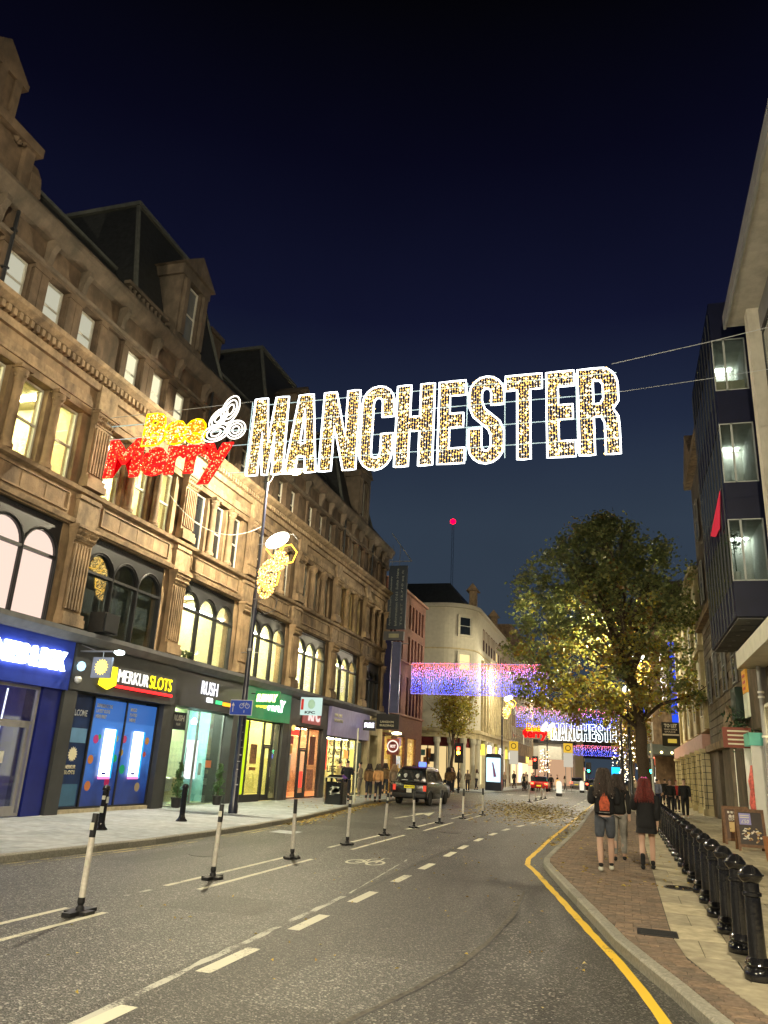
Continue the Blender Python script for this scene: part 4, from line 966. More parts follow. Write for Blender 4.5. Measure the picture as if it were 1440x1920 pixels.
# F: lilac shop
Ff = thing('shopfront', 'shopfront with plain lilac fascia and brightly lit window lettering', 'shopfront', (FX, 40, PZ))
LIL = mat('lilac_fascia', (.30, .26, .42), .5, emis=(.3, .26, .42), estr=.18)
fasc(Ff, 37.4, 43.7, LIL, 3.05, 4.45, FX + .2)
for z_ in (3.98, 3.72): text('LIVE THE', 1.1, .16, INK, (FX + .21, 37.8, z_), parent=Ff, ext=.02, bold=.03) if z_ > 3.9 else text('MOMENT IN', 1.25, .16, INK, (FX + .21, 37.8, z_), parent=Ff, ext=.02, bold=.03)
ps = thing('projecting_sign', 'small glowing white sign projecting from the lilac fascia', 'sign', (FX + .4, 42.3, 3.8))
b = MB(); b.box(FX + .3, FX + 1.0, 42.25, 42.35, 3.55, 4.1); bo = b.build('board', CHAR, ps); text('PURE', .55, .26, emi('sign_lilac_white', (.85, .8, 1), 3), (FX + .38, 42.24, 3.7), '-y', bo, ext=.02, bold=.05)
frame_grid(Ff, FX - .1, 37.6, 43.3, PZ + .02, 3.05, [38.9, 40.0, 41.1, 42.3], [], CHAR, .09)
for a, c in ((37.65, 38.85), (38.95, 39.95), (40.05, 41.05), (41.15, 42.25), (42.35, 43.25)): pane(Ff, FX - .12, a, c, PZ + .1, 3.0, GLASS)
room(Ff, FX - .16, 37.6, 43.3, PZ, 3.04, 2.2, mat('bright_shop_wall', (.85, .7, .35), .6, var=.35, scale=2), emi('shop_light', (1, .88, .50), 130), strips=4)
for i, s_ in enumerate(('ALL THE FUN', 'ALL NEW FUN', 'YOU WANT OF', 'LIFE HERE')):
    text(s_, 3.3, .32, mat('dark_print', (.05, .04, .04), .6), (FX - .09, 38.0, 2.55 - i * .42), parent=Ff, ext=.005, bold=.02, name='window_lettering')
for (a, c, z0, z1, m) in ((37.7, 37.9, 1.4, 2.9, emi('red_glow', (1, .08, .05), 1.2)), (40.3, 41.1, 2.0, 2.4, emi('orange_poster', (1, .4, .1), 1.1)), (41.3, 42.0, 1.6, 2.5, emi('yellow_poster', (1, .85, .2), 1.0)), (42.5, 43.2, .5, 2.9, mat('dark_green_panel', (.03, .10, .09), .5))):
    pane(Ff, FX - .08, a, c, z0, z1, m, 'window_poster')
# doorway
Gg = thing('shopfront', 'narrow pale stone doorway between lilac shop and brick building', 'doorway', (FX, 45, PZ))
b = MB(); b.box(FX - .5, FX + .15, 43.75, 44.1, PZ, 3.4); b.box(FX - .5, FX + .15, 45.6, 46.5, PZ, 4.45); b.box(FX - .5, FX + .12, 43.75, 45.6, 3.4, 4.45); b.build('surround', CREAMY, Gg)
b = MB(); b.box(FX - .45, FX - .35, 44.1, 45.6, PZ, 3.4); b.build('door', mat('grey_green_door', (.10, .13, .12), .5), Gg)
ps = thing('projecting_sign', 'black rectangular sign projecting above the stone doorway', 'sign', (FX + .5, 44.4, 3.8))
b = MB(); b.box(FX + .4, FX + 1.75, 44.35, 44.45, 3.75, 4.6); bo = b.build('board', BLACKM, ps)
text('LANGDON', .8, .12, INK, (FX + .65, 44.34, 4.1), '-y', bo, ext=.008); text('BUILDINGS', .85, .12, INK, (FX + .62, 44.34, 3.9), '-y', bo, ext=.008)
b = MB(); b.tube([(FX, 44.4, 4.4), (FX + .42, 44.4, 4.4)], .02, 6); b.tube([(FX, 44.4, 3.9), (FX + .42, 44.4, 3.9)], .02, 6); b.build('bracket', IRON, ps)

# ------------------------------------------------------------------ red brick building
RB = thing('brick_building', 'red brick building with tall narrow windows and brightly lit ground floor openings', 'building', (FX, 52, PZ))
b = MB(); y0, y1 = 46.65, 57.0
zz = [(PZ, 3.6), (3.6, 5.0), (5.0, 7.6), (7.6, 8.6), (8.6, 10.4), (10.4, 11.0), (11.0, 12.7), (12.7, 13.35)]
b.box(FX - 9, FX - .3, y0 + .05, y1 - .05, 5, 13.3)
for z0, z1 in ((3.6, 5.0), (7.6, 8.6), (10.4, 11.0), (12.7, 13.35)): b.box(FX - .3, FX, y0, y1, z0, z1)
wy = [47.8 + i * .92 for i in range(10)]; wy = [y for i, y in enumerate(wy) if i not in (4,)]
for z0, z1 in ((5.0, 7.6), (8.6, 10.4), (11.0, 12.7)):
    e = [y0] + [v for y in wy for v in (y - .27, y + .27)] + [y1]
    for a, c in zip(e[0::2], e[1::2]): b.box(FX - .3, FX, a, c, z0, z1)
e = [y0, 47.6, 49.6, 50.4, 52.4, 53.1, 55.4, y1]
for a, c in zip(e[0::2], e[1::2]): b.box(FX - .5, FX, a, c, PZ, 3.6)
b.build('wall', REDBR, RB)
b = MB(); b.box(FX - .02, FX + .12, y0, y1, 4.95, 5.08); b.box(FX - .02, FX + .1, y0, y1, 8.5, 8.6); b.box(FX - .3, FX + .2, y0, y1 + .1, 13.3, 13.45); b.build('band_course', mat('brick_trim', (.28, .15, .10), .8), RB)
for z0, z1 in ((5.0, 7.6), (8.6, 10.4), (11.0, 12.7)):
    for i, y in enumerate(wy): window(RB, .54, z1 - z0, (FX - .2, y, z0), E_WARM if (z0 == 8.6 and i in (3, 6)) and False else DGLASS, mat('brown_window_frame', (.16, .09, .06), .6))
for i, (a, c) in enumerate(((47.6, 49.6), (50.4, 52.4), (53.1, 55.4))):
    rm = room(RB, FX - .16, a + .012, c - .012, PZ, 3.59, 2.5, mat('golden_room_wall', (.9, .66, .28), .7), emi('golden_light', (1, .78, .36), 110), strips=1)
    pane(RB, FX - .13, a + .012, c - .012, PZ + .1, 3.55, GLASS)
b = MB(); b.box(FX - .3, FX + .5, y0 + .1, y0 + 1.3, 3.7, 3.8); b.build('canopy', CREAMY, RB)
ps = thing('projecting_sign', 'round red and white cafe sign glowing under a lamp on the brick building', 'sign', (FX + .5, 46.8, 3))
b = MB(); b.box(FX + .4, FX + 1.15, 46.75, 46.85, 2.4, 3.3); bo = b.build('board', mat('dark_red_board', (.25, .05, .04), .5), ps)
b = MB()
b.tube([(FX + .78 + .32 * math.cos(2 * math.pi * i / 24), 46.73, 2.88 + .32 * math.sin(2 * math.pi * i / 24)) for i in range(24)], .04, 6, closed=True); b.build('ring', emi('ring_white', (1, .8, .68), 1.1), bo)
text('HOT', .34, .18, emi('ring_white', (1, .8, .68), 1.1), (FX + .61, 46.74, 2.79), '-y', bo, ext=.01, bold=.05)
b = MB(); b.tube([(FX, 46.8, 3.5), (FX + 1.5, 46.8, 3.5)], .02, 6); b.build('bracket', IRON, ps)
b = MB(); b.lathe(FX + 1.0, 46.7, [(.1, 3.56), (.3, 3.6), (.3, 3.66), (.1, 3.72)], 12); b.build('lamp', emi('gold_lamp', (1, .8, .4), 14), ps)
# long dark banner sign on the corner
bs = thing('banner_sign', 'tall dark vertical banner sign projecting from the stone and brick corner', 'sign', (FX + .4, 46.3, 9))
b = MB(); b.box(FX + .15, FX + 1.35, 46.2, 46.4, 9.9, 14.0); bo = b.build('board', mat('dark_green_navy', (.012, .022, .04), .45), bs)
for s_, x_, w_ in (('Apartments from the Discovery', .30, 3.2), ('Information 0161 Suite Here', .68, 3.7), ('TO LET 12,710 sq ft', 1.05, 3.6)):
    text(s_, w_, .17, mat('grey_lettering', (.2, .22, .2), .6), (FX + x_ + .13, 46.19, 10.1), '-y', bo, ext=.005, roll=math.pi / 2)
b = MB(); b.box(FX + .0, FX + 1.3, 46.15, 46.42, 9.2, 9.75); b.build('cream_strip', mat('banner_strip', (.10, .10, .11), .6), bs)
b = MB(); b.box(FX + .35, FX + 1.0, 46.13, 46.16, 9.35, 9.6); b.build('lettering_plate', mat('olive_plate', (.35, .33, .2), .6), bs)
b = MB(); b.box(FX + .15, FX + .55, 46.2, 46.4, 4.4, 9.2); b.build('lower_board', mat('night_blue_panel', (.02, .02, .07), .25), bs)
b = MB(); b.box(FX + .6, FX + 1.15, 46.2, 46.4, 4.8, 9.1); b.build('lower_board', mat('blue_grey_panel', (.12, .13, .24), .15), bs)
b = MB(); b.tube([(FX, 46.3, 9.0), (FX + 1.6, 46.3, 9.0)], .03, 6); b.tube([(FX, 46.3, 14.3), (FX + 1.6, 46.3, 14.3)], .03, 6); b.tube([(FX + 1.6, 46.3, 14.3), (FX + .2, 46.3, 16.2)], .03, 6)
for x_ in (.3, .8): b.tube([(FX + x_, 46.3, 14.0), (FX + x_, 46.3, 15.4)], .02, 5)
b.build('bracket', GREY, bs)

# ------------------------------------------------------------------ cream corner building across the side street
def curve_pts(cx, cy, r, a0, a1, n): return [(cx + r * math.cos(a0 + (a1 - a0) * i / n), cy + r * math.sin(a0 + (a1 - a0) * i / n)) for i in range(n + 1)]
CCx, CCy, CRr = -16.4, 75.2, 3.2
def corner_poly(o=0.): return [(-30, CCy - CRr - o)] + curve_pts(CCx, CCy, CRr + o, -math.pi / 2, 0, 12) + [(CCx + CRr + o, 99), (-30, 99)]
CB = thing('corner_building', 'pale rendered building with rounded corner and white framed windows', 'building', (-16, 76, PZ))
b = MB(); b.prism(corner_poly(), 'z', 5.2, 16.6); b.build('wall', CREAM, CB)
b = MB(); b.prism(corner_poly(.35), 'z', 16.6, 16.8); b.prism(corner_poly(.2), 'z', 16.8, 17.0); b.build('cornice', CREAM, CB)
b = MB(); b.prism(corner_poly(.1), 'z', 12.6, 12.72); b.prism(corner_poly(.35), 'z', 5.0, 5.3); b.prism(corner_poly(.22), 'z', 4.5, 5.0); b.build('band_course', CREAMY, CB)
b = MB(); b.prism(corner_poly(-1.2), 'z', 17.0, 17.2); b.frustum((-30, CCx + CRr - 1.2, 74, 99), (-30, CCx + CRr - 3.2, 76, 98), 17.2, 19.9); b.build('roof', mat('dark_roof', (.03, .035, .04), .6, var=.3), CB)
for (x_, y_) in ((-14.4, 78), (-14.4, 92)):
    b = MB(); b.box(x_ - .3, x_ + .4, y_ - .4, y_ + .4, 17, 19.4); b.prism([(x_ - .6, 19.4), (x_ + .7, 19.4), (x_ + .1, 20.2)], 'y', y_ - .7, y_ + .7); b.build('dormer', STONE2, CB)
a_ = -math.radians(46); wx, wy_ = CCx + (CRr + .04) * math.cos(a_), CCy + (CRr + .04) * math.sin(a_)
for z0, h, g in ((14.0, 1.75, DGLASS), (10.7, 1.5, E_WARM), (5.9, 2.6, E_WARM)):
    window(CB, 1.25, h, (wx, wy_, z0), g, SASH, rz=a_)
    b = MB(); b.box(-.02, .10, -.85, -.63, -.15, h + .2); b.box(-.02, .10, .63, .85, -.15, h + .2); b.box(-.02, .12, -.63, .63, h, h + .22); b.box(-.02, .14, -.63, .63, -.15, 0)
    me = b.mesh('window_surround', CREAM, origin=False)[0]; inst(me, 'window_surround', (wx, wy_, z0), CB, rz=a_)
for i in range(13):
    y = 77 + i * 1.7
    b = MB(); b.box(-.0, .22, -.16, .16, 0, 6.9); inst(b.mesh('pilaster', CREAMY, origin=False)[0], 'pilaster', (CCx + CRr, y, 5.3), CB)
    for z0 in (5.7, 9.3, 13.2): window(CB, .9, 2.2, (CCx + CRr + .02, y + .85, z0), E_WARM if (i * 7 + int(z0)) % 6 == 0 else DGLASS, mat('brown_window_frame', (.16, .09, .06), .6))
# ground floor of the corner building
b = MB()
for p in curve_pts(CCx, CCy, CRr, -math.pi / 2, 0, 4) + [(CCx + CRr, y) for y in range(79, 99, 4)] + [(x, CCy - CRr) for x in (-18.5, -21, -24)]:
    b.lathe(p[0], p[1], [(.32, PZ), (.32, .5), (.26, .55), (.24, 3.9), (.33, 4.1), (.33, 4.5)], 10)
b.build('shop_pillars', CREAM, CB)
b = MB(); b.prism(corner_poly(-.7), 'z', PZ, 4.5); b.build('shop_interior_wall', emi('golden_shop_glow', (1, .72, .32), .8), CB)
rb = mat('dark_red_fascia', (.16, .02, .025), .5)
b = MB(); b.prism(corner_poly(-.25), 'z', 3.7, 4.5); b.build('fascia', rb, CB)
for i in range(8):
    y = 78.5 + i * 2.5; b = MB(); b.box(CCx + CRr - .3, CCx + CRr + .1, y, y + 1.9, 3.2, 4.2)
    b.build('shop_sign', emi(['sign_lemon', 'sign_blank_white', 'sign_peach'][i % 3], [(1, .85, .1), (1, .95, .85), (1, .6, .35)][i % 3], [1.4, 2.5, 1.0][i % 3]), CB)
    b = MB(); b.box(CCx + CRr - .5, CCx + CRr - .4, y - .1, y + 2.0, .4, 3.1); b.build('shop_window', emi(['glow_a', 'glow_b', 'glow_c', 'glow_d'][i % 4], [(1, .8, .4), (1, .9, .65), (1, .55, .3), (.9, .85, .7)][i % 4], [1.1, .8, .7, 1.2][i % 4]), CB)

rq = random.Random(21)
for i in range(34):
    u = rq.random()
    if u < .45: x_ = rq.uniform(-21, -16.6); y_ = CCy - CRr + .66; bx = (x_, x_ + rq.uniform(.3, 1.1), y_ - .03 * rq.random() - .02, y_)
    else: y_ = rq.uniform(76, 97); x_ = CCx + CRr - .68; bx = (x_, x_ + .03 + .03 * rq.random(), y_, y_ + rq.uniform(.4, 1.6))
    z_ = rq.uniform(.4, 2.9); b = MB(); b.box(bx[0], bx[1], bx[2], bx[3], z_, z_ + rq.uniform(.3, 1.0))
    b.build('shop_display', rq.choice([BLACKM, REDBR, WHITE, rb, ROOMD, mat('display_teal', (.1, .25, .25), .5), mat('display_orange', (.6, .25, .08), .5)]), CB)
for i in range(7):
    b = MB(); x_ = -21 + i * .9; b.box(x_, x_ + .06, CCy - CRr + .45, CCy - CRr + .6, PZ, 3.7); b.build('mullion', BLACKM, CB)
# farther buildings on the left
def far_block(name, label, x0, x1, y0, y1, z1, m, lit=.15, seed=1, face='x', par=None, wz0=5.5):
    rr = random.Random(seed)
    t = thing(name, label, 'building', ((x0 + x1) / 2, (y0 + y1) / 2, PZ))
    b = MB(); b.box(x0, x1, y0, y1, PZ, z1); b.build('wall', m, t)
    b = MB(); b.box(x0 - .25, x1 + .25, y0 - .25, y1 + .25, z1, z1 + .35); b.build('cornice', m, t)
    z = wz0
    while z < z1 - 2.4:
        if face in ('x', 'X'):
            xx = x1 if face == 'x' else x0; y = y0 + 1.2
            while y < y1 - 1:
                window(t, 1.0, 1.8, (xx + (.03 if face == 'x' else -.03), y, z), rr.choice([E_WARM, E_CREAM]) if rr.random() < lit else DGLASS, SASH, rz=0 if face == 'x' else math.pi); y += 2.1
        z += 3.3
    # shop strip
    y = y0 + .3
    while y < y1 - 1.5:
        w = min(rr.uniform(3, 5), y1 - y - .3)
        xx = x1 + .04 if face == 'x' else x0 - .04; xi = xx - .06 if face == 'x' else xx + .06
        c = rr.choice([(1, .8, .4), (1, .9, .7), (1, .6, .3), (.8, .9, 1), (1, .75, .5)])
        b = MB(); b.box(min(xx, xi), max(xx, xi), y + .2, y + w - .2, .5, 3.0); b.build('shop_window', emi('far_glow_%d' % rr.randrange(6), c, rr.uniform(.7, 1.5)), t)
        b = MB(); b.box(min(xx, xi) - .08, max(xx, xi) + .08, y + .1, y + w - .1, 3.15, 3.9)
        if rr.random() < .5: b.build('shop_sign', emi('far_sign_%d' % rr.randrange(7), rr.choice([(1, .2, .1), (1, .95, .9), (.3, .6, 1), (1, .8, .1)]), rr.uniform(1, 3)), t)
        else: b.build('fascia', CHAR, t)
        y += w
    return t
far_block('stone_block', 'brown stone office block beyond the pale corner building', -26, -13.4, 99.2, 126, 19.5, STONE, .05, 3)
far_block('white_block', 'blank pale building with curved canopy behind the tiny light letters', -30, -8.0, 140, 170, 13.4, CREAM, 0, 4, face='n')
cb = thing('canopy_building', 'low building with white curved upper wall at the far junction', 'building', (-13, 132, PZ))
b = MB(); b.prism([(-22, 132), (-13, 130), (-9.5, 131), (-8, 134), (-8, 138), (-22, 138)], 'z', 4.0, 6.4); b.build('upper_wall', WHITE, cb)
b = MB(); b.prism([(-22, 132.5), (-13, 130.5), (-9.7, 131.5), (-8.3, 134.2), (-8.3, 138), (-22, 138)], 'z', PZ, 4.0); b.build('lower_wall', emi('far_shop_orange', (1, .6, .35), .55), cb)
b = MB(); b.prism([(-22, 131.6), (-13, 129.6), (-9.2, 130.6), (-7.5, 133.8), (-7.5, 138), (-22, 138)], 'z', 6.4, 6.9); b.build('canopy_edge', BLACKM, cb)
far_block('end_block', 'dark far block closing the left end of the street', -28, -10.5, 171, 230, 15, STONED, .1, 7)
fb = thing('rail_bridge', 'dark bridge crossing the far end of the street', 'bridge', (-4, 215, 0))
b = MB(); b.box(-14, 9, 212, 220, 6.2, 9.6); b.build('deck', mat('bridge_dark', (.03, .035, .04), .8), fb)
b = MB(); b.box(-14, -10.5, 211, 221, 0, 6.2); b.box(5, 9, 211, 221, 0, 6.2); b.build('abutment', STONED, fb)
b = MB(); b.box(-14, 9, 211.8, 212, 9.6, 10.6); b.build('parapet', STONED, fb)
# tower crane with red lamp beyond the roofs, and its green lit roof sign
tc_ = thing('tower_crane', 'distant tower crane mast topped by a red warning light', 'crane', (-86, 402, 0))
b = MB()
for dx, dy in ((-.5, -.5), (.5, -.5), (.5, .5), (-.5, .5)): b.box(-86 + dx - .04, -86 + dx + .04, 402 + dy - .04, 402 + dy + .04, 0, 131)
for i in range(0, 131, 4): b.tube([(-86.5, 401.5, i), (-85.5, 401.5, i + 4)], .03, 3)
b.build('mast', mat('crane_steel', (.006, .007, .010), .9), tc_)
b = MB(); b.lathe(-85.9, 401, [(.3, 131.0), (1.5, 131.9), (1.5, 133.0), (.3, 134)], 10); b.build('warning_light', emi('red_beacon', (1, .0, .01), 12), tc_)

# ------------------------------------------------------------------ right side, modern building nearest
MBD = thing('modern_building', 'modern grey building with white fascia band, pale pier and deep roof overhang', 'building', (5, 14, PZ))
CON2 = mat('pale_concrete', (.50, .47, .40), .7, var=.12, scale=2, bump=.3, bscale=20, dark=(.3, .27, .22), dscale=3, damt=.5)
b = MB(); b.box(4.25, 4.85, 23.1, 23.6, 6.0, 15.95); b.build('pier', CON2, MBD)
b = MB(); b.box(4.25, 4.85, 16.6, 17.1, 6.0, 15.95); b.build('pier', CON2, MBD)
b = MB(); b.box(3.78, 9, -6, 24.1, 15.95, 16.25); b.build('roof_overhang', CON2, MBD)
b = MB(); b.box(3.70, 3.78, -6, 24.15, 15.9, 16.4); b.build('roof_edge', GREYP, MBD)
b = MB(); b.box(3.72, 4.9, -6, 28.2, 5.42, 5.95); b.build('fascia_band', mat('white_fascia_band', (.62, .6, .5), .6, var=.1), MBD)
b = MB(); b.box(4.95, 12, -6, 23.1, 5.95, 15.95); b.build('core', mat('dark_core', (.03, .03, .035), .6), MBD)
z = 6.1
while z < 15.5:
    for (a, c) in ((17.15, 19.1), (19.15, 21.05), (21.1, 23.05), (12, 14.2), (14.3, 16.5)):
        b = MB(); b.box(4.60, 4.64, a, c, z, z + .08); b.box(4.60, 4.64, a, c, z + 2.3, z + 2.38); b.box(4.60, 4.64, a, a + .06, z + .08, z + 2.3); b.box(4.60, 4.64, c - .06, c, z + .08, z + 2.3)
        f_ = b.build('window', BLACKM, MBD); pane(f_, 4.63, a + .06, c - .06, z + .08, z + 2.3, mat('grey_green_glazing', (.13, .15, .14), .12, var=.3, spec=.8), 'pane')
    b = MB(); b.box(4.58, 4.7, -6, 23.1, z + 2.45, z + 3.2); b.build('spandrel', mat('grey_panel', (.12, .12, .13), .5), MBD)
    z += 3.28
b = MB(); b.box(4.3, 5.2, 22.6, 23.4, PZ, 5.42); b.box(4.3, 5.2, 14, 14.8, PZ, 5.42); b.box(4.3, 5.2, 27.7, 28.2, PZ, 5.42); b.build('ground_pier', GREYP, MBD)
b = MB(); b.box(4.5, 5.2, 14.8, 28.1, 4.2, 5.42); b.build('soffit_panel', STONED, MBD)

# navy box bay
NB = thing('navy_bay_building', 'tall dark navy projecting block with large corner windows on each floor', 'building', (4.5, 28.6, 6.6))
b = MB()
x0, x1, y0, y1 = 3.44, 5.6, 25.2, 32.1
ZW = [(14.22, 16.15), (10.95, 13.02), (7.72, 9.72)]
zs = [6.62] + [v for w_ in reversed(ZW) for v in w_] + [17.6]
for a, c in zip(zs[0::2], zs[1::2]): b.box(x0, x1, y0, y1, a, c)
for a, c in ZW: b.box(4.47, x1, y0, y1, a, c)
b.build('cladding', NAVY, NB)
for a, c in ZW:
    f = MB(); f.box(x0, x0 + .035, y0, y0 + .05, a, c); f.box(4.43, 4.47, y0, y0 + .05, a, c); f.box(3.78, 3.84, y0, y0 + .06, a, c); f.box(x0 + .035, 4.43, y0, y0 + .04, c - .035, c); f.box(x0 + .035, 4.43, y0, y0 + .04, a, a + .035)
    fo = f.build('window', mat('pale_frame', (.4, .42, .4), .5), NB)
    for (p, q) in ((x0 + .035, 3.78), (3.84, 4.43)):
        g = MB(); g.box(p, q, y0 + .02, y0 + .03, a + .035, c - .035); g.build('pane', GLASS, fo)
    rm = MB(); rm.face([(x0 + .12, y0 + 2.4, a), (4.45, y0 + 2.4, a), (4.45, y0 + 2.4, c), (x0 + .12, y0 + 2.4, c)]); rm.face([(4.44, y0 + .1, a), (4.44, y0 + 2.4, a), (4.44, y0 + 2.4, c), (4.44, y0 + .1, c)])
    rm.face([(x0 + .08, y0 + .1, c - .01), (4.45, y0 + .1, c - .01), (4.45, y0 + 2.4, c - .01), (x0 + .08, y0 + 2.4, c - .01)]); rm.face([(x0 + .08, y0 + .1, a + .01), (4.45, y0 + .1, a + .01), (4.45, y0 + 2.4, a + .01), (x0 + .08, y0 + 2.4, a + .01)])
    ro = rm.build('interior', mat('office_wall', (.50, .51, .46), .8), NB, recalc=False)
    b = MB(); b.box(3.7, 4.3, y0 + 2.1, y0 + 2.3, c - .06, c - .03); b.build('ceiling_light', emi('office_light', (.95, 1, .88), 22), ro)
    b = MB(); b.box(x0 + .02, x0 + .05, y0 + .1, y1 - .02, a, c); b.build('side_glazing', mat('dark_side_glass', (.02, .025, .03), .08, spec=.9), NB)
    if a < 8:
        b = MB(); b.lathe(3.62, y0 + .4, [(.09, a + .02), (.12, a + .35), (.12, a + .37)], 10); b.build('plant_pot', WHITE, ro)
        b = MB(); b.tube([(3.62, y0 + .4, a + .3), (3.6, y0 + .4, a + 1.3)], .02, 5)
        for i in range(160):
            p = Vector((3.66 + R.gauss(0, .12), y0 + .45 + R.gauss(0, .1), a + 1.35 + R.gauss(0, .16))); d1 = Vector((R.uniform(-1, 1), R.uniform(-1, 1), R.uniform(-1, 1))).normalized() * .06; d2 = d1.orthogonal().normalized() * .025
            b.face([p - d1, p + d2, p + d1, p - d2])
        b.build('house_plant', mat('plant_green', (.04, .09, .04), .6), ro, recalc=False)
    elif a > 14:
        b = MB(); b.box(3.5, 4.4, y0 + .3, y0 + .9, a + .03, a + .5); b.build('cabinet', mat('beige_cabinet', (.45, .42, .3), .6), ro)
b = MB()
for i in range(9):
    yy = y0 + .4 + i * .8; b.box(3.41, 3.44, yy, yy + .05, 6.62, 17.4)
b.build('side_mullions', mat('grey_mullion', (.03, .033, .038), .5), NB)
b = MB()
for i in range(6): b.box(3.5, 4.2, y0 + .15 + i * 1.15, y0 + 1.2 + i * 1.15, 6.56, 6.615)
b.build('soffit_panels', mat('soffit_dark_panel', (.07, .072, .07), .5), NB)
for i in range(6):
    b = MB(); b.lathe(3.85, y0 + .7 + i * 1.15, [(.06, 6.545), (.06, 6.556)], 10); b.build('downlight', GREY, NB)
fl = thing('red_reflection_shape', 'red triangular shape standing in for a red reflection on the dark navy building', 'reflection', (3.4, 27, 10))  # red reflection built as a glowing triangle on an added pole
b = MB(); b.v = [(3.38, 25.95, 10.95), (3.36, 29.2, 10.35), (3.36, 26.6, 9.85), (3.36, 27.8, 9.9), (3.40, 25.95, 10.95), (3.38, 29.2, 10.35), (3.38, 26.6, 9.85), (3.38, 27.8, 9.9)]
b.f = [(0, 1, 3, 2), (4, 6, 7, 5), (0, 4, 5, 1), (1, 5, 7, 3), (3, 7, 6, 2), (2, 6, 4, 0)]; b.m = [0] * 6
b.build('surface', mat('crimson_reflection', (.5, .02, .05), .7, emis=(.6, .01, .05), estr=.25), fl)
b = MB(); b.tube([(3.43, 25.9, 11.0), (3.34, 29.4, 10.3)], .015, 5); b.build('pole', GREY, fl)

# dessert shop under the modern building
DS = thing('shopfront', 'white framed dessert shopfront plastered with colourful posters and menus', 'shopfront', (4.3, 25, PZ))
frame_grid(DS, 4.32, 23.4, 27.7, PZ + .02, 4.2, [24.6, 25.9], [(23.4, 27.7, 3.0)], WHITE, .09)
room(DS, 4.7, 23.5, 32, PZ, 4.15, 3, mat('cream_shop_room', (.8, .7, .5), .7), emi('shop_light', (1, .88, .50), 130), strips=3, facing=-1)
DARKB = mat('chalk_panel', (.06, .055, .05), .6)
for (a, c, z0, z1, m) in ((23.5, 24.5, 3.05, 4.1, emi('orange_menu', (1, .6, .2), .9)), (23.5, 24.5, .4, 2.95, DARKB), (24.7, 25.8, .5, 2.95, DARKB), (24.7, 25.8, 3.1, 4.1, DARKB), (26.0, 26.9, .4, 2.9, mat('candy_pink', (.7, .3, .3), .5, var=.4, scale=6)), (27.0, 27.6, .4, 2.9, WHITE)):
    pane(DS, 4.30, a, c, z0, z1, m, 'window_poster')
rp2 = [mat('print_cream', (.75, .68, .5), .6), mat('print_red', (.6, .12, .12), .6), mat('print_orange', (.75, .35, .1), .6), mat('print_lime', (.45, .55, .15), .6), mat('print_mauve', (.45, .25, .4), .6)]
for i in range(26):
    y_ = R.choice([23.6, 23.9, 24.2, 24.8, 25.15, 25.5, 26.1, 26.4]); z_ = .6 + R.randrange(6) * .4
    b = MB()
    if R.random() < .5: b.disc((y_ + .12, z_ + .12, 4.275), .11, 'x', 14, th=.012)
    else: b.box(4.275, 4.287, y_, y_ + R.uniform(.15, .28), z_, z_ + R.uniform(.1, .28))
    b.build('poster_print', R.choice(rp2), DS)
text('OREO', .5, .14, rp2[0], (4.27, 25.6, 3.35), '-x', DS, ext=.006, bold=.04); text('SHAKES', .7, .14, rp2[0], (4.27, 24.35, 2.6), '-x', DS, ext=.006, bold=.04)
b = MB(); b.disc((25.25, 3.6, 4.26), .3, 'x', 20, th=.02); b.build('round_emblem', rp2[0], DS)
b = MB(); b.disc((25.25, 3.6, 4.25), .12, 'x', 20, th=.01); b.build('emblem_centre', mat('mint', (.3, .6, .5), .5), DS)
# teal arch kiosk and sign
ar = thing('dessert_display', 'tall display with teal arched header and red ice cream tower', 'display', (4.0, 28.6, PZ))
for ya_ in (28.3, 29.9):
    b = MB(); b.box(3.95, 4.35, ya_, ya_ + .15, PZ, 3.0); b.build('side_post', WHITE, ar)
b = MB(); b.box(3.9, 4.35, 28.25, 30.1, 3.0, 3.4); b.build('header', mat('teal_header', (.15, .55, .45), .5), ar)
b = MB(); b.lathe(4.1, 29.1, [(.2, PZ), (.24, .5), (.2, .9), (.25, 1.2), (.19, 1.6), (.23, 1.9), (.15, 2.2), (.12, 2.4)], 14); b.build('tower', mat('strawberry_red', (.6, .12, .1), .5, var=.5, scale=8), ar, smooth=True)
b = MB(); b.box(4.3, 4.34, 28.45, 29.9, .3, 2.9); b.build('back_panel', emi('cream_glow_panel', (1, .9, .6), .7), ar)
ps = thing('wall_sign', 'orange and white signboard fixed high beside the drainpipe', 'sign', (3.9, 27.9, 4))
b = MB(); b.box(3.86, 3.92, 27.5, 28.4, 4.62, 5.35); b.build('orange_panel', mat('orange_panel', (.8, .42, .04), .5), ps)
b = MB(); b.box(3.86, 3.92, 27.5, 28.4, 3.85, 4.60); b.build('white_panel', mat('mint_white_panel', (.65, .72, .6), .5), ps)
for i in range(3):
    b = MB(); b.box(3.845, 3.86, 27.7, 28.2, 4.72 + i * .2, 4.8 + i * .2); b.build('print_mark', rp2[1], ps)
ps = thing('menu_sign', 'small brown board with four cream lines hanging above the dessert display', 'sign', (3.6, 29.5, 3.3))
b = MB(); b.box(3.25, 4.15, 29.45, 29.52, 2.95, 3.62); b.build('board', mat('brown_red_board', (.22, .05, .03), .5), ps)
for i in range(4):
    b = MB(); b.box(3.4, 4.0 + (i % 2) * .07, 29.435, 29.45, 3.05 + i * .14, 3.10 + i * .14); b.build('text_line', rp2[0], ps)
b = MB(); b.tube([(4.15, 29.5, 3.55), (4.4, 29.5, 3.55)], .02, 5); b.build('bracket', IRON, ps)
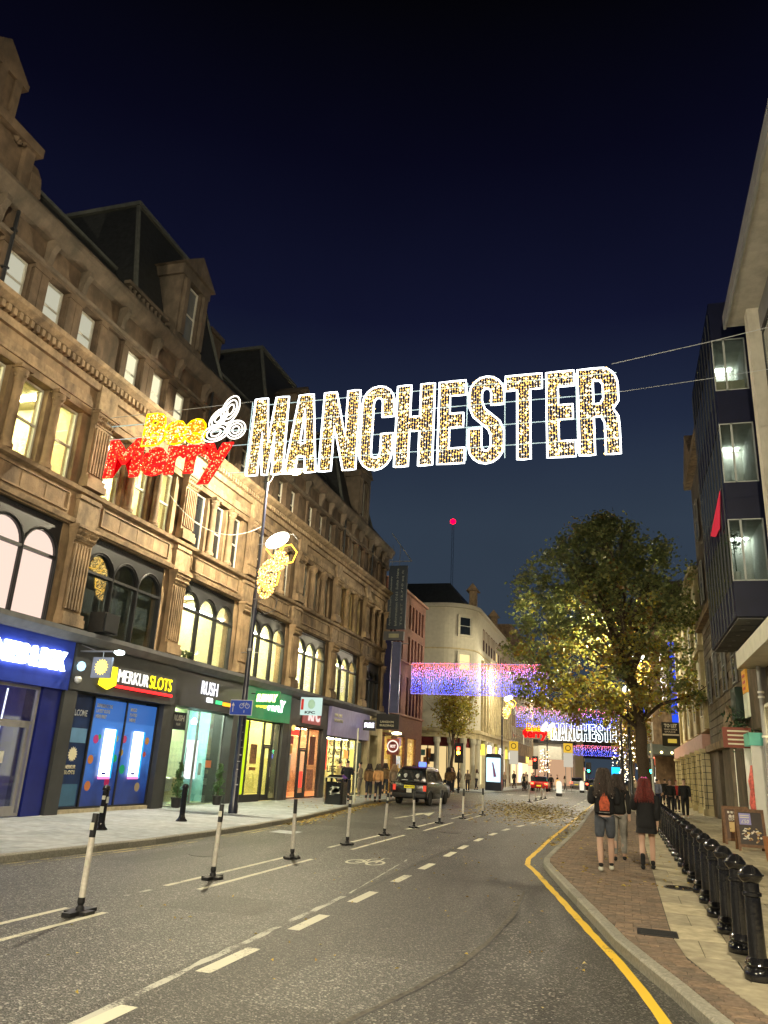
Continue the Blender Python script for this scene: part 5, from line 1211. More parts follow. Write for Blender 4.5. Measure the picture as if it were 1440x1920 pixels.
# drainpipe beside the shop
dp = thing('drainpipe', 'pale grey drainpipe with ribbed collars on the shop pier', 'drainpipe', (4.2, 27.9, PZ))
b = MB(); b.tube([(4.22, 27.2, PZ), (4.22, 27.2, 5.4)], .07, 10); b.build('pipe', GREYP, dp)
b = MB()
for z_ in (1.5, 3.2, 4.4, 4.55): b.lathe(4.22, 27.2, [(.1, z_), (.1, z_ + .06)], 10)
b.build('collar', WHITE, dp)

# stone building with columns further on
S2 = thing('rusticated_building', 'dark rusticated stone building with pedimented door beyond the dessert shop', 'building', (4.6, 38, PZ))
b = MB(); b.box(4.5, 14, 32.2, 46.5, 3.6, 18.6)
for a, c in ((28.3, 28.5), (30.2, 32.4), (33.8, 36.2), (37.6, 40.5), (42.2, 46.5)): b.box(4.4 if a > 30 else 4.35, 5.4, a, c, PZ, 3.6 if a > 30 else 5.9)
b.box(4.35, 5.4, 28.2, 32.2, 3.6, 6.6)
b.build('wall', STONED, S2)
blk = MB(); blk.box(0, .06, .02, .78, .02, .36); blme = blk.mesh('stone_block', mat('rustic_stone', (.20, .165, .12), .85, var=.3, scale=4, bump=.6, bscale=20, dark=(.06, .05, .04), damt=.7), origin=False)[0]
for zi in range(16):
    for yi in range(17):
        y = 32.4 + yi * .8 + (.4 if zi % 2 else 0); z = 3.7 + zi * .38
        if y < 45.6 and not (5.4 < z < 7.6 and yi % 4 in (1, 2)): inst(blme, 'stone', (4.44, y, z), S2)
b = MB(); b.box(4.2, 4.5, 32, 46.6, 3.3, 3.62); b.box(4.15, 4.6, 32, 46.7, 9.8, 10.15); b.box(4.1, 4.6, 32, 46.7, 18.4, 18.9)
b.prism([(42.0, 18.9), (46.4, 18.9), (44.2, 20.9)], 'x', 4.1, 6); b.prism([(34, 3.62), (40, 3.62), (37, 5.0)], 'x', 4.3, 4.6)
b.build('cornice', STONE2, S2)
for z0 in (5.6, 10.9, 14.4):
    for y in (34, 37.2, 40.4, 43.6): window(S2, 1.1, 2.2, (4.36, y, z0), DGLASS, mat('grey_sash', (.2, .2, .19), .6), rz=math.pi)
b = MB(); b.box(4.6, 4.7, 32.4, 33.8, PZ, 3.4); b.box(4.6, 4.7, 40.5, 42.2, PZ, 3.4); b.build('shutter', mat('green_grey_shutter', (.15, .17, .14), .6), S2)
b = MB(); b.box(4.55, 4.6, 36.2, 37.6, PZ, 3.3); b.build('lit_doorway', E_CREAM, S2)
wp_ = thing('wall_box', 'dark green box with trailing plant fixed to the stone wall', 'planter', (4.2, 31, 4.5))
b = MB(); b.box(3.9, 4.34, 30.6, 31.9, 4.0, 5.1)
wb = b.build('box', mat('dark_green_box', (.02, .04, .03), .6), wp_)
b = MB()
for i in range(260):
    p = Vector((4.0 + R.gauss(0, .2), 31.5 + R.gauss(0, .8), 3.7 + R.gauss(0, .35))); d1 = Vector((R.uniform(-1, 1), R.uniform(-1, 1), R.uniform(-1, 1))).normalized() * .09; d2 = d1.orthogonal().normalized() * .04
    b.face([p - d1, p + d2, p + d1, p - d2])
b.build('foliage', mat('plant_green', (.04, .09, .04), .6), wp_, recalc=False)
S3 = thing('cream_building', 'bright cream stone building with barred colonnade at street level', 'building', (4.7, 60, PZ))
b = MB(); b.box(4.5, 14, 46.6, 74, 4.6, 13.3); b.box(5.2, 14, 46.6, 74, PZ, 4.6); b.build('wall', mat('lit_cream_stone', (.66, .60, .36), .8, var=.1, dark=(.4, .34, .18), damt=.4), S3)
b = MB()
for y in range(47, 74, 5): b.box(4.3, 4.5, y, y + .7, 4.6, 13.3)
b.box(4.2, 4.5, 46.6, 74, 8.8, 9.1); b.box(4.0, 4.6, 46.6, 74, 13.3, 13.7); b.build('pilasters', CREAMY, S3)
b = MB(); b.box(4.1, 5.2, 46.8, 73, 3.5, 4.3); b.build('pink_fascia', mat('dusty_pink_fascia', (.5, .28, .22), .6), S3)
for i, y in enumerate((46.4, 49.6, 53.4, 57.8, 63.2, 70)):
    b = MB(); b.box(3.98, 4.42, y, y + .4, PZ + .35, 3.5); b.box(3.9, 4.46, y - .06, y + .46, PZ, PZ + .35); b.box(3.9, 4.46, y - .05, y + .45, 3.3, 3.5); b.build('column', CREAMY, S3)
    b = MB()
    for j in range(9): b.box(3.99, 4.42, y - .012, y - .002, PZ + .5 + j * .33, PZ + .53 + j * .33)
    b.box(4.12, 4.15, y - .014, y - .003, PZ + .35, 3.3)
    b.build('column_joints', IRON, S3)
b = MB(); b.box(4.9, 4.95, 47, 73.5, PZ, 3.5); b.build('lit_grille', emi('grille_glow', (1, .85, .4), .9), S3)
b = MB()
for i in range(50): b.box(4.8, 4.84, 47.2 + i * .53, 47.25 + i * .53, PZ, 3.5)
for z_ in (.6, 1.1, 1.6, 2.1, 2.6): b.box(4.79, 4.82, 47.2, 73.5, z_, z_ + .04)
b.build('grille', BLACKM, S3)
for z0 in (5.4, 9.7):
    for i in range(5): window(S3, 1.2, 2.2, (4.46, 49.8 + i * 5, z0), DGLASS, SASH, rz=math.pi)
tl_ = thing('letting_board', 'black estate agent board reading TO LET above the pink fascia', 'sign', (4.2, 66, 5))
b = MB(); b.box(2.9, 4.2, 65.9, 66.0, 4.3, 6.1); bo = b.build('board', BLACKM, tl_)
text('TO LET', .95, .28, WHITE, (3.08, 65.89, 5.7), '-y', bo, ext=.01, bold=.05); text('PRIME OFFICE', .95, .12, WHITE, (3.08, 65.89, 5.5), '-y', bo, ext=.01); text('SPACE', .8, .12, WHITE, (3.1, 65.89, 5.32), '-y', bo, ext=.01)
b = MB(); b.box(2.95, 4.15, 65.88, 65.9, 5.1, 5.22); b.build('white_line', WHITE, bo); b = MB(); b.box(3.3, 3.95, 65.87, 65.9, 4.55, 4.85); b.build('yellow_mark', emi('yellow_mark', (1, .7, .1), .5), bo)
# upper storeys set behind the tree and the brown tower, with blue washes
t_ = far_block('tall_stone_building', 'tall brown stone building rising behind the cream one', 4.9, 16, 74.5, 83, 19, STONED, .1, 12, face='X')
t_ = far_block('brown_tower_building', 'brown stone tower fronted building beside the blue banner', 2.9, 14, 84, 112, 19.5, STONE, .1, 13, face='X')
bb = thing('blue_banner', 'tall bright blue banner with black panel hanging over the pavement', 'banner', (4.0, 72, 9))
b = MB(); b.box(3.95, 4.5, 70.0, 70.2, 5.6, 13.0); b.build('blue_strip', emi('banner_blue', (.03, .10, 1), .9), bb)
b = MB(); b.box(3.05, 3.9, 69.9, 70.1, 7.2, 13.0); bo = b.build('black_panel', BLACKM, bb)
text('DOLCE VITA', 4.4, .5, mat('pale_print', (.6, .6, .75), .5), (3.7, 69.88, 7.9), '-y', bo, ext=.02, bold=.04, roll=math.pi / 2)
far_block('glass_corner_building', 'far shop building washed with blue light', 3.4, 15, 113, 150, 14, mat('blue_light_tint', (.25, .25, .4), .6), .3, 15, face='X')  # blue light put into the wall colour
b = MB(); b.box(2.6, 3.3, 114, 114.2, 4.5, 13); tag(b.build('blue_light_strip', emi('blue_wash_light', (.05, .12, 1), 1.1), None), 'tall blue light strip on the far shop building', 'light')
far_block('end_right_block', 'dark block closing the right end of the street', 4.0, 18, 151, 210, 15, STONED, .2, 16, face='X')
cn = thing('shop_canopy', 'dark canopy with small lamps over the pavement past the tree', 'canopy', (3.3, 80, 4))
b = MB(); b.box(2.0, 5, 78, 84, 4.0, 4.9); b.build('canopy_box', mat('green_grey_canopy', (.06, .07, .06), .6), cn)
for i in range(3):
    b = MB(); b.lathe(2.4 + i * .9, 77.95, [(.05, 4.1), (.12, 4.2), (.05, 4.3)], 8); b.build('lamp', emi('small_gold_lamp', (1, .8, .3), 8), cn)

# ------------------------------------------------------------------ overhead light sign
def arc(cx, cy, rx, ry, a0, a1, n=8): return [(cx + rx * math.cos(math.radians(a0 + (a1 - a0) * i / n)), cy + ry * math.sin(math.radians(a0 + (a1 - a0) * i / n))) for i in range(n + 1)]
GLY = {
 'M': [[(0, 0), (.03, 1), (.38, 1), (.5, .42), (.62, 1), (.97, 1), (1, 0), (.70, 0), (.68, .55), (.57, 0), (.43, 0), (.32, .55), (.30, 0)]],
 'A': [[(0, 0), (.27, 1), (.73, 1), (1, 0), (.66, 0), (.62, .2), (.38, .2), (.34, 0)], [(.42, .37), (.58, .37), (.5, .82)]],
 'N': [[(0, 0), (0, 1), (.34, 1), (.66, .42), (.66, 1), (1, 1), (1, 0), (.66, 0), (.34, .56), (.34, 0)]],
 'C': [[(1, .62)] + arc(.5, .8, .5, .2, 0, 180) + arc(.5, .2, .5, .2, 180, 360) + [(1, .42), (.64, .42)] + arc(.5, .21, .14, .07, 0, -180, 5) + arc(.5, .79, .14, .07, 180, 0, 5) + [(.64, .62)]],
 'H': [[(0, 0), (0, 1), (.37, 1), (.37, .6), (.63, .6), (.63, 1), (1, 1), (1, 0), (.63, 0), (.63, .42), (.37, .42), (.37, 0)]],
 'E': [[(0, 0), (0, 1), (1, 1), (1, .82), (.42, .82), (.42, .6), (.93, .6), (.93, .43), (.42, .43), (.42, .18), (1, .18), (1, 0)]],
 'S': [[(1, .66)] + arc(.5, .8, .5, .2, 0, 180) + [(0, .66), (.12, .54), (.56, .38), (.63, .3)] + arc(.5, .21, .13, .07, 0, -180, 5) + [(.37, .4), (0, .4)] + arc(.5, .2, .5, .2, 180, 360) + [(1, .36), (.88, .47), (.46, .62), (.37, .72)] + arc(.5, .8, .13, .06, 180, 0, 5) + [(.63, .66)]],
 'T': [[(.32, 0), (.32, .82), (0, .82), (0, 1), (1, 1), (1, .82), (.68, .82), (.68, 0)]],
 'R': [[(0, 0), (0, 1), (.55, 1)] + arc(.6, .78, .4, .22, 80, 0, 6) + [(1, .6), (.86, .51), (.98, .42), (1, .3), (1, 0), (.64, 0), (.64, .36), (.56, .43), (.38, .43), (.38, 0)], [(.38, .58), (.38, .85), (.55, .85), (.63, .8), (.63, .64), (.55, .58)]]}
def inside(x, y, cs):
    c = False
    for P in cs:
        j = len(P) - 1
        for i in range(len(P)):
            (xi, yi), (xj, yj) = P[i], P[j]
            if (yi > y) != (yj > y) and x < (xj - xi) * (y - yi) / (yj - yi + 1e-12) + xi: c = not c
            j = i
    return c
E_ROPE = emi('cool_white_rope_light', (.90, .96, 1), 5); E_WIRE = emi('warm_wire_glow', (1, .74, .38), 1.0)
E_AMB = emi('amber_bulb', (1, .52, .09), 3.4); E_AMB2 = emi('golden_bulb', (1, .66, .22), 5.5); E_WB = emi('warm_white_bulb', (1, .85, .6), 3)
LX = [('M', -9.27, -8.22), ('A', -8.18, -7.30), ('N', -7.22, -6.22), ('C', -6.14, -5.27), ('H', -5.20, -4.22), ('E', -4.10, -3.42), ('S', -3.33, -2.46), ('T', -2.43, -1.54), ('E', -1.44, -.78), ('R', -.70, .22)]
SY = 17.1
def big_sign(name, label, k=1., base=(0, 0, 0), wires=True, detail=True):
    S = thing(name, label, 'light sign', (-4.5 * k + base[0], SY * 0 + base[1], 9 * k + base[2]))
    T = lambda x, z: (x * k + base[0], base[1], z * k + base[2])
    rng = random.Random(5)
    for ch, x0, x1 in LX:
        cs = GLY[ch]; w = x1 - x0; zb, zt = 8.84, 11.08
        if ch in 'CS': zb -= .05; zt += .05
        b = MB()
        for P in cs:
            Q = []
            for i in range(len(P)):
                (xa, ya), (xb, yb) = P[i], P[(i + 1) % len(P)]
                Q += [(xa, ya), ((xa + xb) / 2, (ya + yb) / 2)]
            b.tube([T(x0 + x * w, zb + y * (zt - zb)) for x, y in Q], .023 * k, 5, closed=True)
        L_ = b.build('letter_outline', E_ROPE, S, label='white letter %s outline filled with amber bulbs' % ch)
        if not detail:
            continue
        b = MB(); n = int(w / .062)
        for i in range(1, n):
            x = i / n; ys = [j / 44 for j in range(45)]; run = None
            for y in ys + [2]:
                ins = y < 1.5 and inside(x, y + .001, cs)
                if ins and run is None: run = y
                if not ins and run is not None:
                    if y - run > .05 or y == 2:
                        ye = min(y, 1.0)
                        xa = x0 + x * w; jx = rng.uniform(-.004, .004)
                        b.tube([T(xa, zb + run * (zt - zb)), T(xa + jx, zb + ye * (zt - zb))], .0065 * k, 3, 0)
                        z = zb + run * (zt - zb) + .02
                        while z < zb + ye * (zt - zb) - .02:
                            big = rng.random() < .16; p = T(xa + rng.gauss(0, .012), z)
                            b.octa((p[0], p[1] + rng.uniform(-.02, .02), p[2]), (.04 if big else rng.uniform(.016, .027)) * k, 2 if big else (1 if rng.random() < .75 else 3))
                            z += rng.uniform(.05, .13)
                    run = None
        o = b.build('light_strings', [E_WIRE, E_AMB, E_AMB2, E_WB], L_, kind='stuff', recalc=False)
    # red and amber script words
    def word(s, x0, z0, w, h, mrope, mfill, bulbs, bold, shear, dens, nm, lab):
        me = text_mesh(s, w, h, 0, bold, shear)
        bm = bmesh.new(); bm.from_mesh(me); loops = [e for e in bm.edges if len(e.link_faces) == 1]
        b = MB()
        for e in loops:
            p, q = e.verts[0].co, e.verts[1].co
            b.tube([T(x0 + p.x, z0 + p.y), T(x0 + q.x, z0 + q.y)], .024 * k, 4)
        o = b.build('letter_outline', mrope, S, label=lab, recalc=False)
        f = MB()
        for fc in bm.faces: f.face([(T(x0 + v.co.x, z0 + v.co.y)[0], base[1] + .03, T(0, z0 + v.co.y)[2]) for v in fc.verts])
        f.build('garland_fill', mfill, o, recalc=False)
        if detail:
            segs = [(e.verts[0].co.x, e.verts[0].co.y, e.verts[1].co.x, e.verts[1].co.y) for e in loops]
            def ins(x, y):
                c = False
                for xa, ya, xb, yb in segs:
                    if (ya > y) != (yb > y) and x < (xb - xa) * (y - ya) / (yb - ya) + xa: c = not c
                return c
            b = MB(); cnt = 0
            for _ in range(int(dens * w * h)):
                x, y = rng.uniform(0, w), rng.uniform(0, h)
                if ins(x, y):
                    p = T(x0 + x, z0 + y); b.octa((p[0], p[1] - rng.uniform(.0, .03), p[2]), rng.uniform(.014, .028) * k, rng.randrange(len(bulbs)))
            b.build('light_bulbs', bulbs, o, kind='stuff', recalc=False)
        bm.free()
        return o
    RF = mat('red_garland', (.45, .004, .008), .6, var=.5, scale=30, emis=(1, .0, .005), estr=.30)  # garland emission stands in for bulb light caught by the tinsel
    AF = mat('amber_garland', (.5, .22, .01), .6, var=.5, scale=30, emis=(1, .32, .0), estr=.25)
    word('Merry', -13.74, 8.70, 3.98, 1.48, emi('red_rope_light', (1, .012, .012), 2.0), RF, [emi('red_bulb', (1, .02, .01), 1.6), emi('pink_red_bulb', (1, .32, .15), 2.5), emi('orange_red_bulb', (1, .10, .02), 1.6)], .046, .05, 430, 'Merry', 'red script word Merry')
    word('Bee', -12.66, 9.92, 2.0, 1.0, emi('yellow_rope_light', (1, .60, .0), 2.6), AF, [emi('deep_amber_bulb', (1, .33, .01), 1.6), E_AMB, emi('pale_gold_bulb', (1, .75, .4), 3)], .045, .04, 420, 'Bee', 'amber script word Bee')
    # wings
    b = MB()
    for (cx, cz, rx, rz, an) in ((-9.98, 10.84, .25, .42, -18), (-10.32, 10.60, .20, .34, -38), (-10.34, 10.17, .40, .25, 14), (-9.74, 10.22, .29, .27, 0)):
        for s_ in (1, .70, .38):
            P = []
            for i in range(20):
                t_ = 2 * math.pi * i / 20; u, v = rx * s_ * math.cos(t_), rz * s_ * math.sin(t_); a = math.radians(an)
                P.append(T(cx + u * math.cos(a) - v * math.sin(a), cz + u * math.sin(a) + v * math.cos(a)))
            b.tube(P, .020 * k, 5, closed=True)
    b.build('bee_wings', emi('warm_white_rope', (1, .95, .8), 3), S)
    b = MB()
    for z in (9.2, 9.75, 10.35, 10.88):
        b.tube([T(-9.3 if z > 9.3 else -9.3, z), T(.2, z + .04)], .012 * k, 4)
    for x in (-9.32, -7.24, -5.22, -3.38, -2.44, -.74): b.tube([T(x, 8.9), T(x, 11.0)], .012 * k, 4)
    for z in (10.62, 10.2): b.tube([T(-13.75, z), T(-12.6 if z > 10.5 else -9.4, z)], .016 * k, 4)
    for z in (9.75, 8.95): b.tube([T(-9.85, z), T(-9.25, z)], .012 * k, 4)
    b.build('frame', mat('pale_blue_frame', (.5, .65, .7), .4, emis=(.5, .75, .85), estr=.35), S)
    return S
SG = big_sign('festive_light_sign', 'huge overhead light sign reading Bee Merry MANCHESTER strung across the street', 1., (0, SY, 0))
b = MB()
b.tube([(-14.15, SY, 10.95), (-13.75, SY, 10.62)], .012, 4); b.tube([(-14.1, SY, 10.9), (-9.3, SY, 11.02)], .009, 4)
b.tube([(.1, SY, 11.16), (2.3, SY, 11.5), (4.95, SY, 11.98)], .010, 4); b.tube([(.2, SY, 10.4), (2.3, SY, 10.56), (4.95, SY, 10.8)], .007, 4)
b.build('suspension_wire', mat('wire_grey', (.4, .42, .45), .5), SG)
S2g = big_sign('festive_light_sign', 'tiny distant Bee Merry MANCHESTER light sign seen below the second light curtain', 1., (-.2, 112, -2.6), detail=False)

# light curtains
def curtain(label, x0, x1, y, z0, z1, px, pz, sc=.03):
    t = thing('light_curtain', label, 'light curtain', ((x0 + x1) / 2, y, z1), 'red and blue light curtains over the street')
    rng = random.Random(int(y)); b = MB(); rows = int((z1 - z0) / pz)
    for r in range(rows + 1):
        u = r / rows; z = z1 - u * (z1 - z0)
        mi = min(5, max(0, int(u ** .62 * 6 + rng.uniform(-.3, .3))))
        x = x0 + rng.uniform(0, px)
        while x < x1:
            m2 = min(5, max(0, int(u ** .6 * 6 + rng.uniform(-.8, .8))))
            b.octa((x + rng.uniform(-px, px) * .3, y + rng.uniform(-.03, .03), z + rng.uniform(-pz, pz) * .3), sc * rng.uniform(.8, 1.25), m2); x += px
    ms = [emi('curtain_light_%d' % i, c, s) for i, (c, s) in enumerate([((1, .12, .12), 3.2), ((1, .18, .28), 3.2), ((.9, .25, .75), 3), ((.5, .28, 1), 3.2), ((.16, .18, 1), 3.4), ((.08, .10, 1), 3)])]
    b.build('bulbs', ms, t, kind='stuff', recalc=False)
    b = MB(); n = max(3, int((x1 - x0) / 1.45))
    for i in range(n + 1):
        x = x0 + (x1 - x0) * i / n; b.tube([(x, y, z0), (x, y, z1)], .02, 4)
    b.tube([(x0, y, z1), (x1, y, z1)], .025, 4); b.tube([(x0, y, z0), (x1, y, z0)], .02, 4)
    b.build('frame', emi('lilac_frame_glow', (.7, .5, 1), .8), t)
    b = MB(); b.tube([(-14.2, y, z1 + .25), (x0, y, z1)], .012, 4); b.tube([(x1, y, z1), (4.6, y, z1 + .6)], .010, 4); b.build('wire', IRON, t)
curtain('long red to blue light curtain nearest, in front of the brick building and big tree', -13.9, -4.6, 52.5, 6.55, 8.62, .135, .10, .04)
curtain('red to blue light curtain seen past the right of the pale corner building', -12.0, .2, 94, 6.9, 9.1, .26, .19, .06)
curtain('farthest small red to blue light curtain near the dark bridge', -8.0, 1.0, 136, 5.0, 6.5, .3, .2, .07)

# ------------------------------------------------------------------ lamp posts with bee motifs
E_LAMP = emi('street_lamp_glow', (1, .86, .42), 40)
def bee(par, x, y, z, s=1., detail=True):
    rng = random.Random(3)
    def hexa(cx, cz, r, a=0, sq=1.): return [(x + (cx + r * math.cos(math.radians(60 * i + a)) * sq) * s, y, z + (cz + r * math.sin(math.radians(60 * i + a))) * s) for i in range(6)]
    b = MB(); b.tube(hexa(.42, -.55, .42, 20, .85), .022 * s, 5, closed=True); b.tube(hexa(.95, .22, .36, 10), .022 * s, 5, closed=True); b.tube(hexa(.5, .5, .34, 15), .02 * s, 5, closed=True)
    o = b.build('amber_hexagons', emi('amber_rope', (1, .55, .05), 5), par)
    b = MB(); b.tube(hexa(1.0, .62, .32, 10), .012 * s, 4, closed=True); b.tube(hexa(.42, -1.45, .36, 20), .012 * s, 4, closed=True); b.build('unlit_hexagons', GREY, par)
    b = MB(); b.tube([(x, y, z - 1.6 * s), (x, y, z + .9 * s)], .02 * s, 5)
    for zz_ in (-1.3, -.9, -.3, .6): b.tube([(x - .15 * s, y, z + zz_ * s), (x + .25 * s, y, z + zz_ * s)], .015 * s, 4)
    b.build('motif_bracket', GREY, par)
    b = MB()
    for i in range(560 if detail else 140):
        u = rng.random()
        if u < .66: cx, cz, rx, rz = .32, -.62, .36, .68
        else: cx, cz, rx, rz = .72, .0, .32, .36
        a = rng.uniform(0, 6.28); q = math.sqrt(rng.random())
        b.octa((x + (cx + rx * q * math.cos(a)) * s, y - rng.uniform(0, .06), z + (cz + rz * q * math.sin(a)) * s), rng.uniform(.015, .03) * s * (1 if detail else 2), rng.randrange(2))
    b.build('bee_body_lights', [E_AMB, E_AMB2], par, kind='stuff', recalc=False)
    b = MB()
    for i in range(5):
        P = [(x + (.55 + .40 * math.cos(t_) * (1 - i * .17)) * s, y - .02 * i, z + (.72 + .24 * math.sin(t_) * (1 - i * .17) + .28 * .40 * math.cos(t_)) * s) for t_ in [2 * math.pi * j / 14 for j in range(14)]]
        b.tube(P, .028 * s, 5, closed=True)
    b.build('bee_wings', emi('bee_wing_white', (1, .98, .9), 7), par)
def lamp_post(label, x, y, h, side, power, motif=True, detail=True, sign=False, col=(1, .87, .59)):
    t = thing('lamp_post', label, 'lamp post', (x, y, PZ), 'street lamp posts')
    b = MB(); b.lathe(x, y, [(.15, PZ), (.15, .35), (.13, .4), (.125, 3.3), (.13, 3.34), (.10, 3.45), (.085, 4.2), (.085, 7), (.06, 7.2), (.05, h)], 14); b.build('pole', mat('dark_post_paint', (.012, .014, .03), .3, spec=.6), t, smooth=True)
    b = MB()
    for z in (3.4, 5.1): b.lathe(x, y, [(.11, z), (.11, z + .08)], 12)
    b.tube([(x - .3, y, 5.05), (x + .3, y, 5.05)], .015, 5); b.build('collar', GREY, t)
    ax = x + side * 1.0
    b = MB(); b.tube([(x, y, h - .1), (x + side * .25, y, h + .35), (ax - side * .2, y, h + .5)], .03, 6); b.build('arm', IRON, t)
    b = MB(); b.prism([(ax - .46, h + .37), (ax + .46, h + .37), (ax + .34, h + .56), (ax - .34, h + .56)], 'y', y - .24, y + .24); hd = b.build('lantern', GREY, t)
    b = MB(); b.lathe(ax, y, [(.05, h + .27), (.16, h + .29), (.21, h + .33), (.21, h + .37)], 12); b.build('lens', E_LAMP, hd, smooth=True)
    if motif: bee(t, x + .12, y - .15, 8.1, 1., detail)
    ld = bpy.data.lights.new('street_light', 'POINT'); ld.energy = power; ld.color = col; ld.shadow_soft_size = .05
    lo = bpy.data.objects.new('street_light', ld); COL.objects.link(lo); lo.location = Vector((ax, y, h + .24)) - wp(t); lo.parent = t
    return t
P1 = 11.0
l1 = lamp_post('tall dark lamp post with glowing bee motif and blue cycle sign before the salon', -11.63, 23.07, P1, 1, 5400)
b = MB(); b.box(-12.02, -11.28, 22.90, 22.93, 3.06, 3.50); cyc = b.build('cycle_sign', mat('sign_blue', (.03, .08, .5), .4), l1)
b = MB(); b.box(-12.04, -11.26, 22.925, 22.94, 3.04, 3.52); b.build('border', WHITE, cyc)
b = MB(); b.tube([(-11.92, 22.89, 3.14), (-11.92, 22.89, 3.34)], .014, 4); b.prism([(-11.97, 3.33), (-11.87, 3.33), (-11.92, 3.43)], 'y', 22.885, 22.9)
for cx in (-11.62, -11.42): b.tube([(cx + .07 * math.cos(2 * math.pi * i / 12), 22.89, 3.33 + .07 * math.sin(2 * math.pi * i / 12)) for i in range(12)], .008, 4, closed=True)
b.tube([(-11.62, 22.89, 3.33), (-11.56, 22.89, 3.42), (-11.46, 22.89, 3.41), (-11.52, 22.89, 3.33), (-11.56, 22.89, 3.42)], .007, 4); b.tube([(-11.42, 22.89, 3.33), (-11.46, 22.89, 3.45)], .007, 4)
b.tube([(-11.52, 22.89, 3.12), (-11.52, 22.89, 3.2)], .01, 4); b.build('cycle_symbol', WHITE, cyc)
b = MB()
for i in range(9): b.box(-11.55 + R.uniform(-.05, .05), -11.5 + R.uniform(-.03, .05), 22.935, 22.945, .9 + i * .22 + R.uniform(0, .1), .98 + i * .22)
b.build('sticker_scraps', mat('pale_sticker', (.5, .5, .5), .6), l1)
fe = thing('festoon_cable', 'slack pale cable hanging between the sandstone facade and the tall lamp post', 'cable', (-13, 20, 9.5))
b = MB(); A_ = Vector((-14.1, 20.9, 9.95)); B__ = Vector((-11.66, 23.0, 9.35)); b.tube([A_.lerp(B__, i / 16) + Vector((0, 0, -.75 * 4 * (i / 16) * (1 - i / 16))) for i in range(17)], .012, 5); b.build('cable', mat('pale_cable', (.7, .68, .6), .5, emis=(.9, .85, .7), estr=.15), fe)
lamp_post('lamp post with bee motif beside the pale corner building', -11.6, 80, P1, 1, 2600, True, False)
lamp_post('lamp post half hidden inside the crown of the big street tree', .35, 50.5, P1, -1, 5500, True, False)
lamp_post('lamp post with bright bee motif far up the right pavement', -.4, 98, P1, -1, 3000, True, False)
lamp_post('dark lamp post without motif on the left pavement behind the viewer', -11.63, -10, P1, 1, 8000, False, False)
lamp_post('dark lamp post without motif on the right pavement behind the viewer', 2.6, -4, P1, -1, 13000, False, False)
lamp_post('distant lamp post on the left pavement near the white blank building', -11.2, 125, P1, 1, 3500, True, False)
lamp_post('added slim dark lamp post with bee motif just past the tree trunk', -.15, 68, P1, -1, 5500, True, False)  # lamp and motif added on a dark pole to light the cream building

# ------------------------------------------------------------------ bollards and posts
bmesh_b = MB(); bmesh_b.lathe(0, 0, [(.125, 0), (.13, .05), (.12, .09), (.10, .105), (.115, .13), (.095, .17), (.076, .185), (.072, .62), (.069, .68), (.085, .69), (.085, .715), (.069, .725), (.068, .80), (.08, .81), (.103, .84), (.108, .87), (.10, .885), (.088, .90), (.07, .925), (.035, .945), (.03, .95)], 24)
BME = bmesh_b.mesh('shaft', mat('black_bollard_paint', (.010, .010, .012), .13, var=.1, spec=.7, bump=.15, bscale=18), origin=False, smooth=True)[0]
bc = MB(); bc.lathe(0, 0, [(.11, .862), (.112, .87), (.11, .878)], 24); BMC = bc.mesh('cap_ring', BLACK, origin=False, smooth=True)[0]
by = [8.54, 9.73, 10.83, 12.02, 13.22, 14.35, 15.65, 16.95, 18.2, 19.4, 20.6, 21.8, 23.0, 24.2, 25.4, 26.6, 27.8, 29.0]
for i, y in enumerate(by):
    lab = ('nearest black bollard at the right edge of the picture' if i == 0 else 'farthest black bollard at the head of the right row' if i == len(by) - 1 else '%s black bollard from the near end of the right pavement row' % ORD[i])
    t = thing('bollard', lab, 'bollard', (1.085 - .0008 * i, y, PZ), 'black bollards on the right pavement', rz=R.uniform(0, 3))
    for me, nm in ((BME, 'shaft'), (BMC, 'cap_ring')):
        o = bpy.data.objects.new(nm, me); COL.objects.link(o); o.parent = t; o.rotation_euler = (R.uniform(-.012, .012), R.uniform(-.012, .012), 0)
sb = MB(); sb.lathe(0, 0, [(.15, 0), (.15, .02), (.10, .07), (.08, .12), (.072, .16), (.07, .80), (.085, .81), (.085, .85), (.07, .90), (.03, .92)], 18); SBM = sb.mesh('shaft', BLACK, origin=False, smooth=True)[0]
stk = MB(); stk.box(.066, .074, -.04, .04, .55, .68); stk.box(-.04, .05, -.074, -.066, .35, .48); stk.box(-.03, .05, -.074, -.066, .62, .70); STM = stk.mesh('stickers', mat('cream_sticker', (.6, .6, .5), .6), origin=False)[0]
for (x, y, lab) in ((-10.96, 15.55, 'sticker covered black bollard on the left pavement before the arcade'), (-11.05, 19.07, 'plain black bollard on the left pavement before the salon')):
    t = thing('bollard', lab, 'bollard', (x, y, PZ), 'black bollards on the left pavement')
    o = bpy.data.objects.new('shaft', SBM); COL.objects.link(o); o.parent = t
    if 'sticker' in lab: o = bpy.data.objects.new('sticker', STM); COL.objects.link(o); o.parent = t
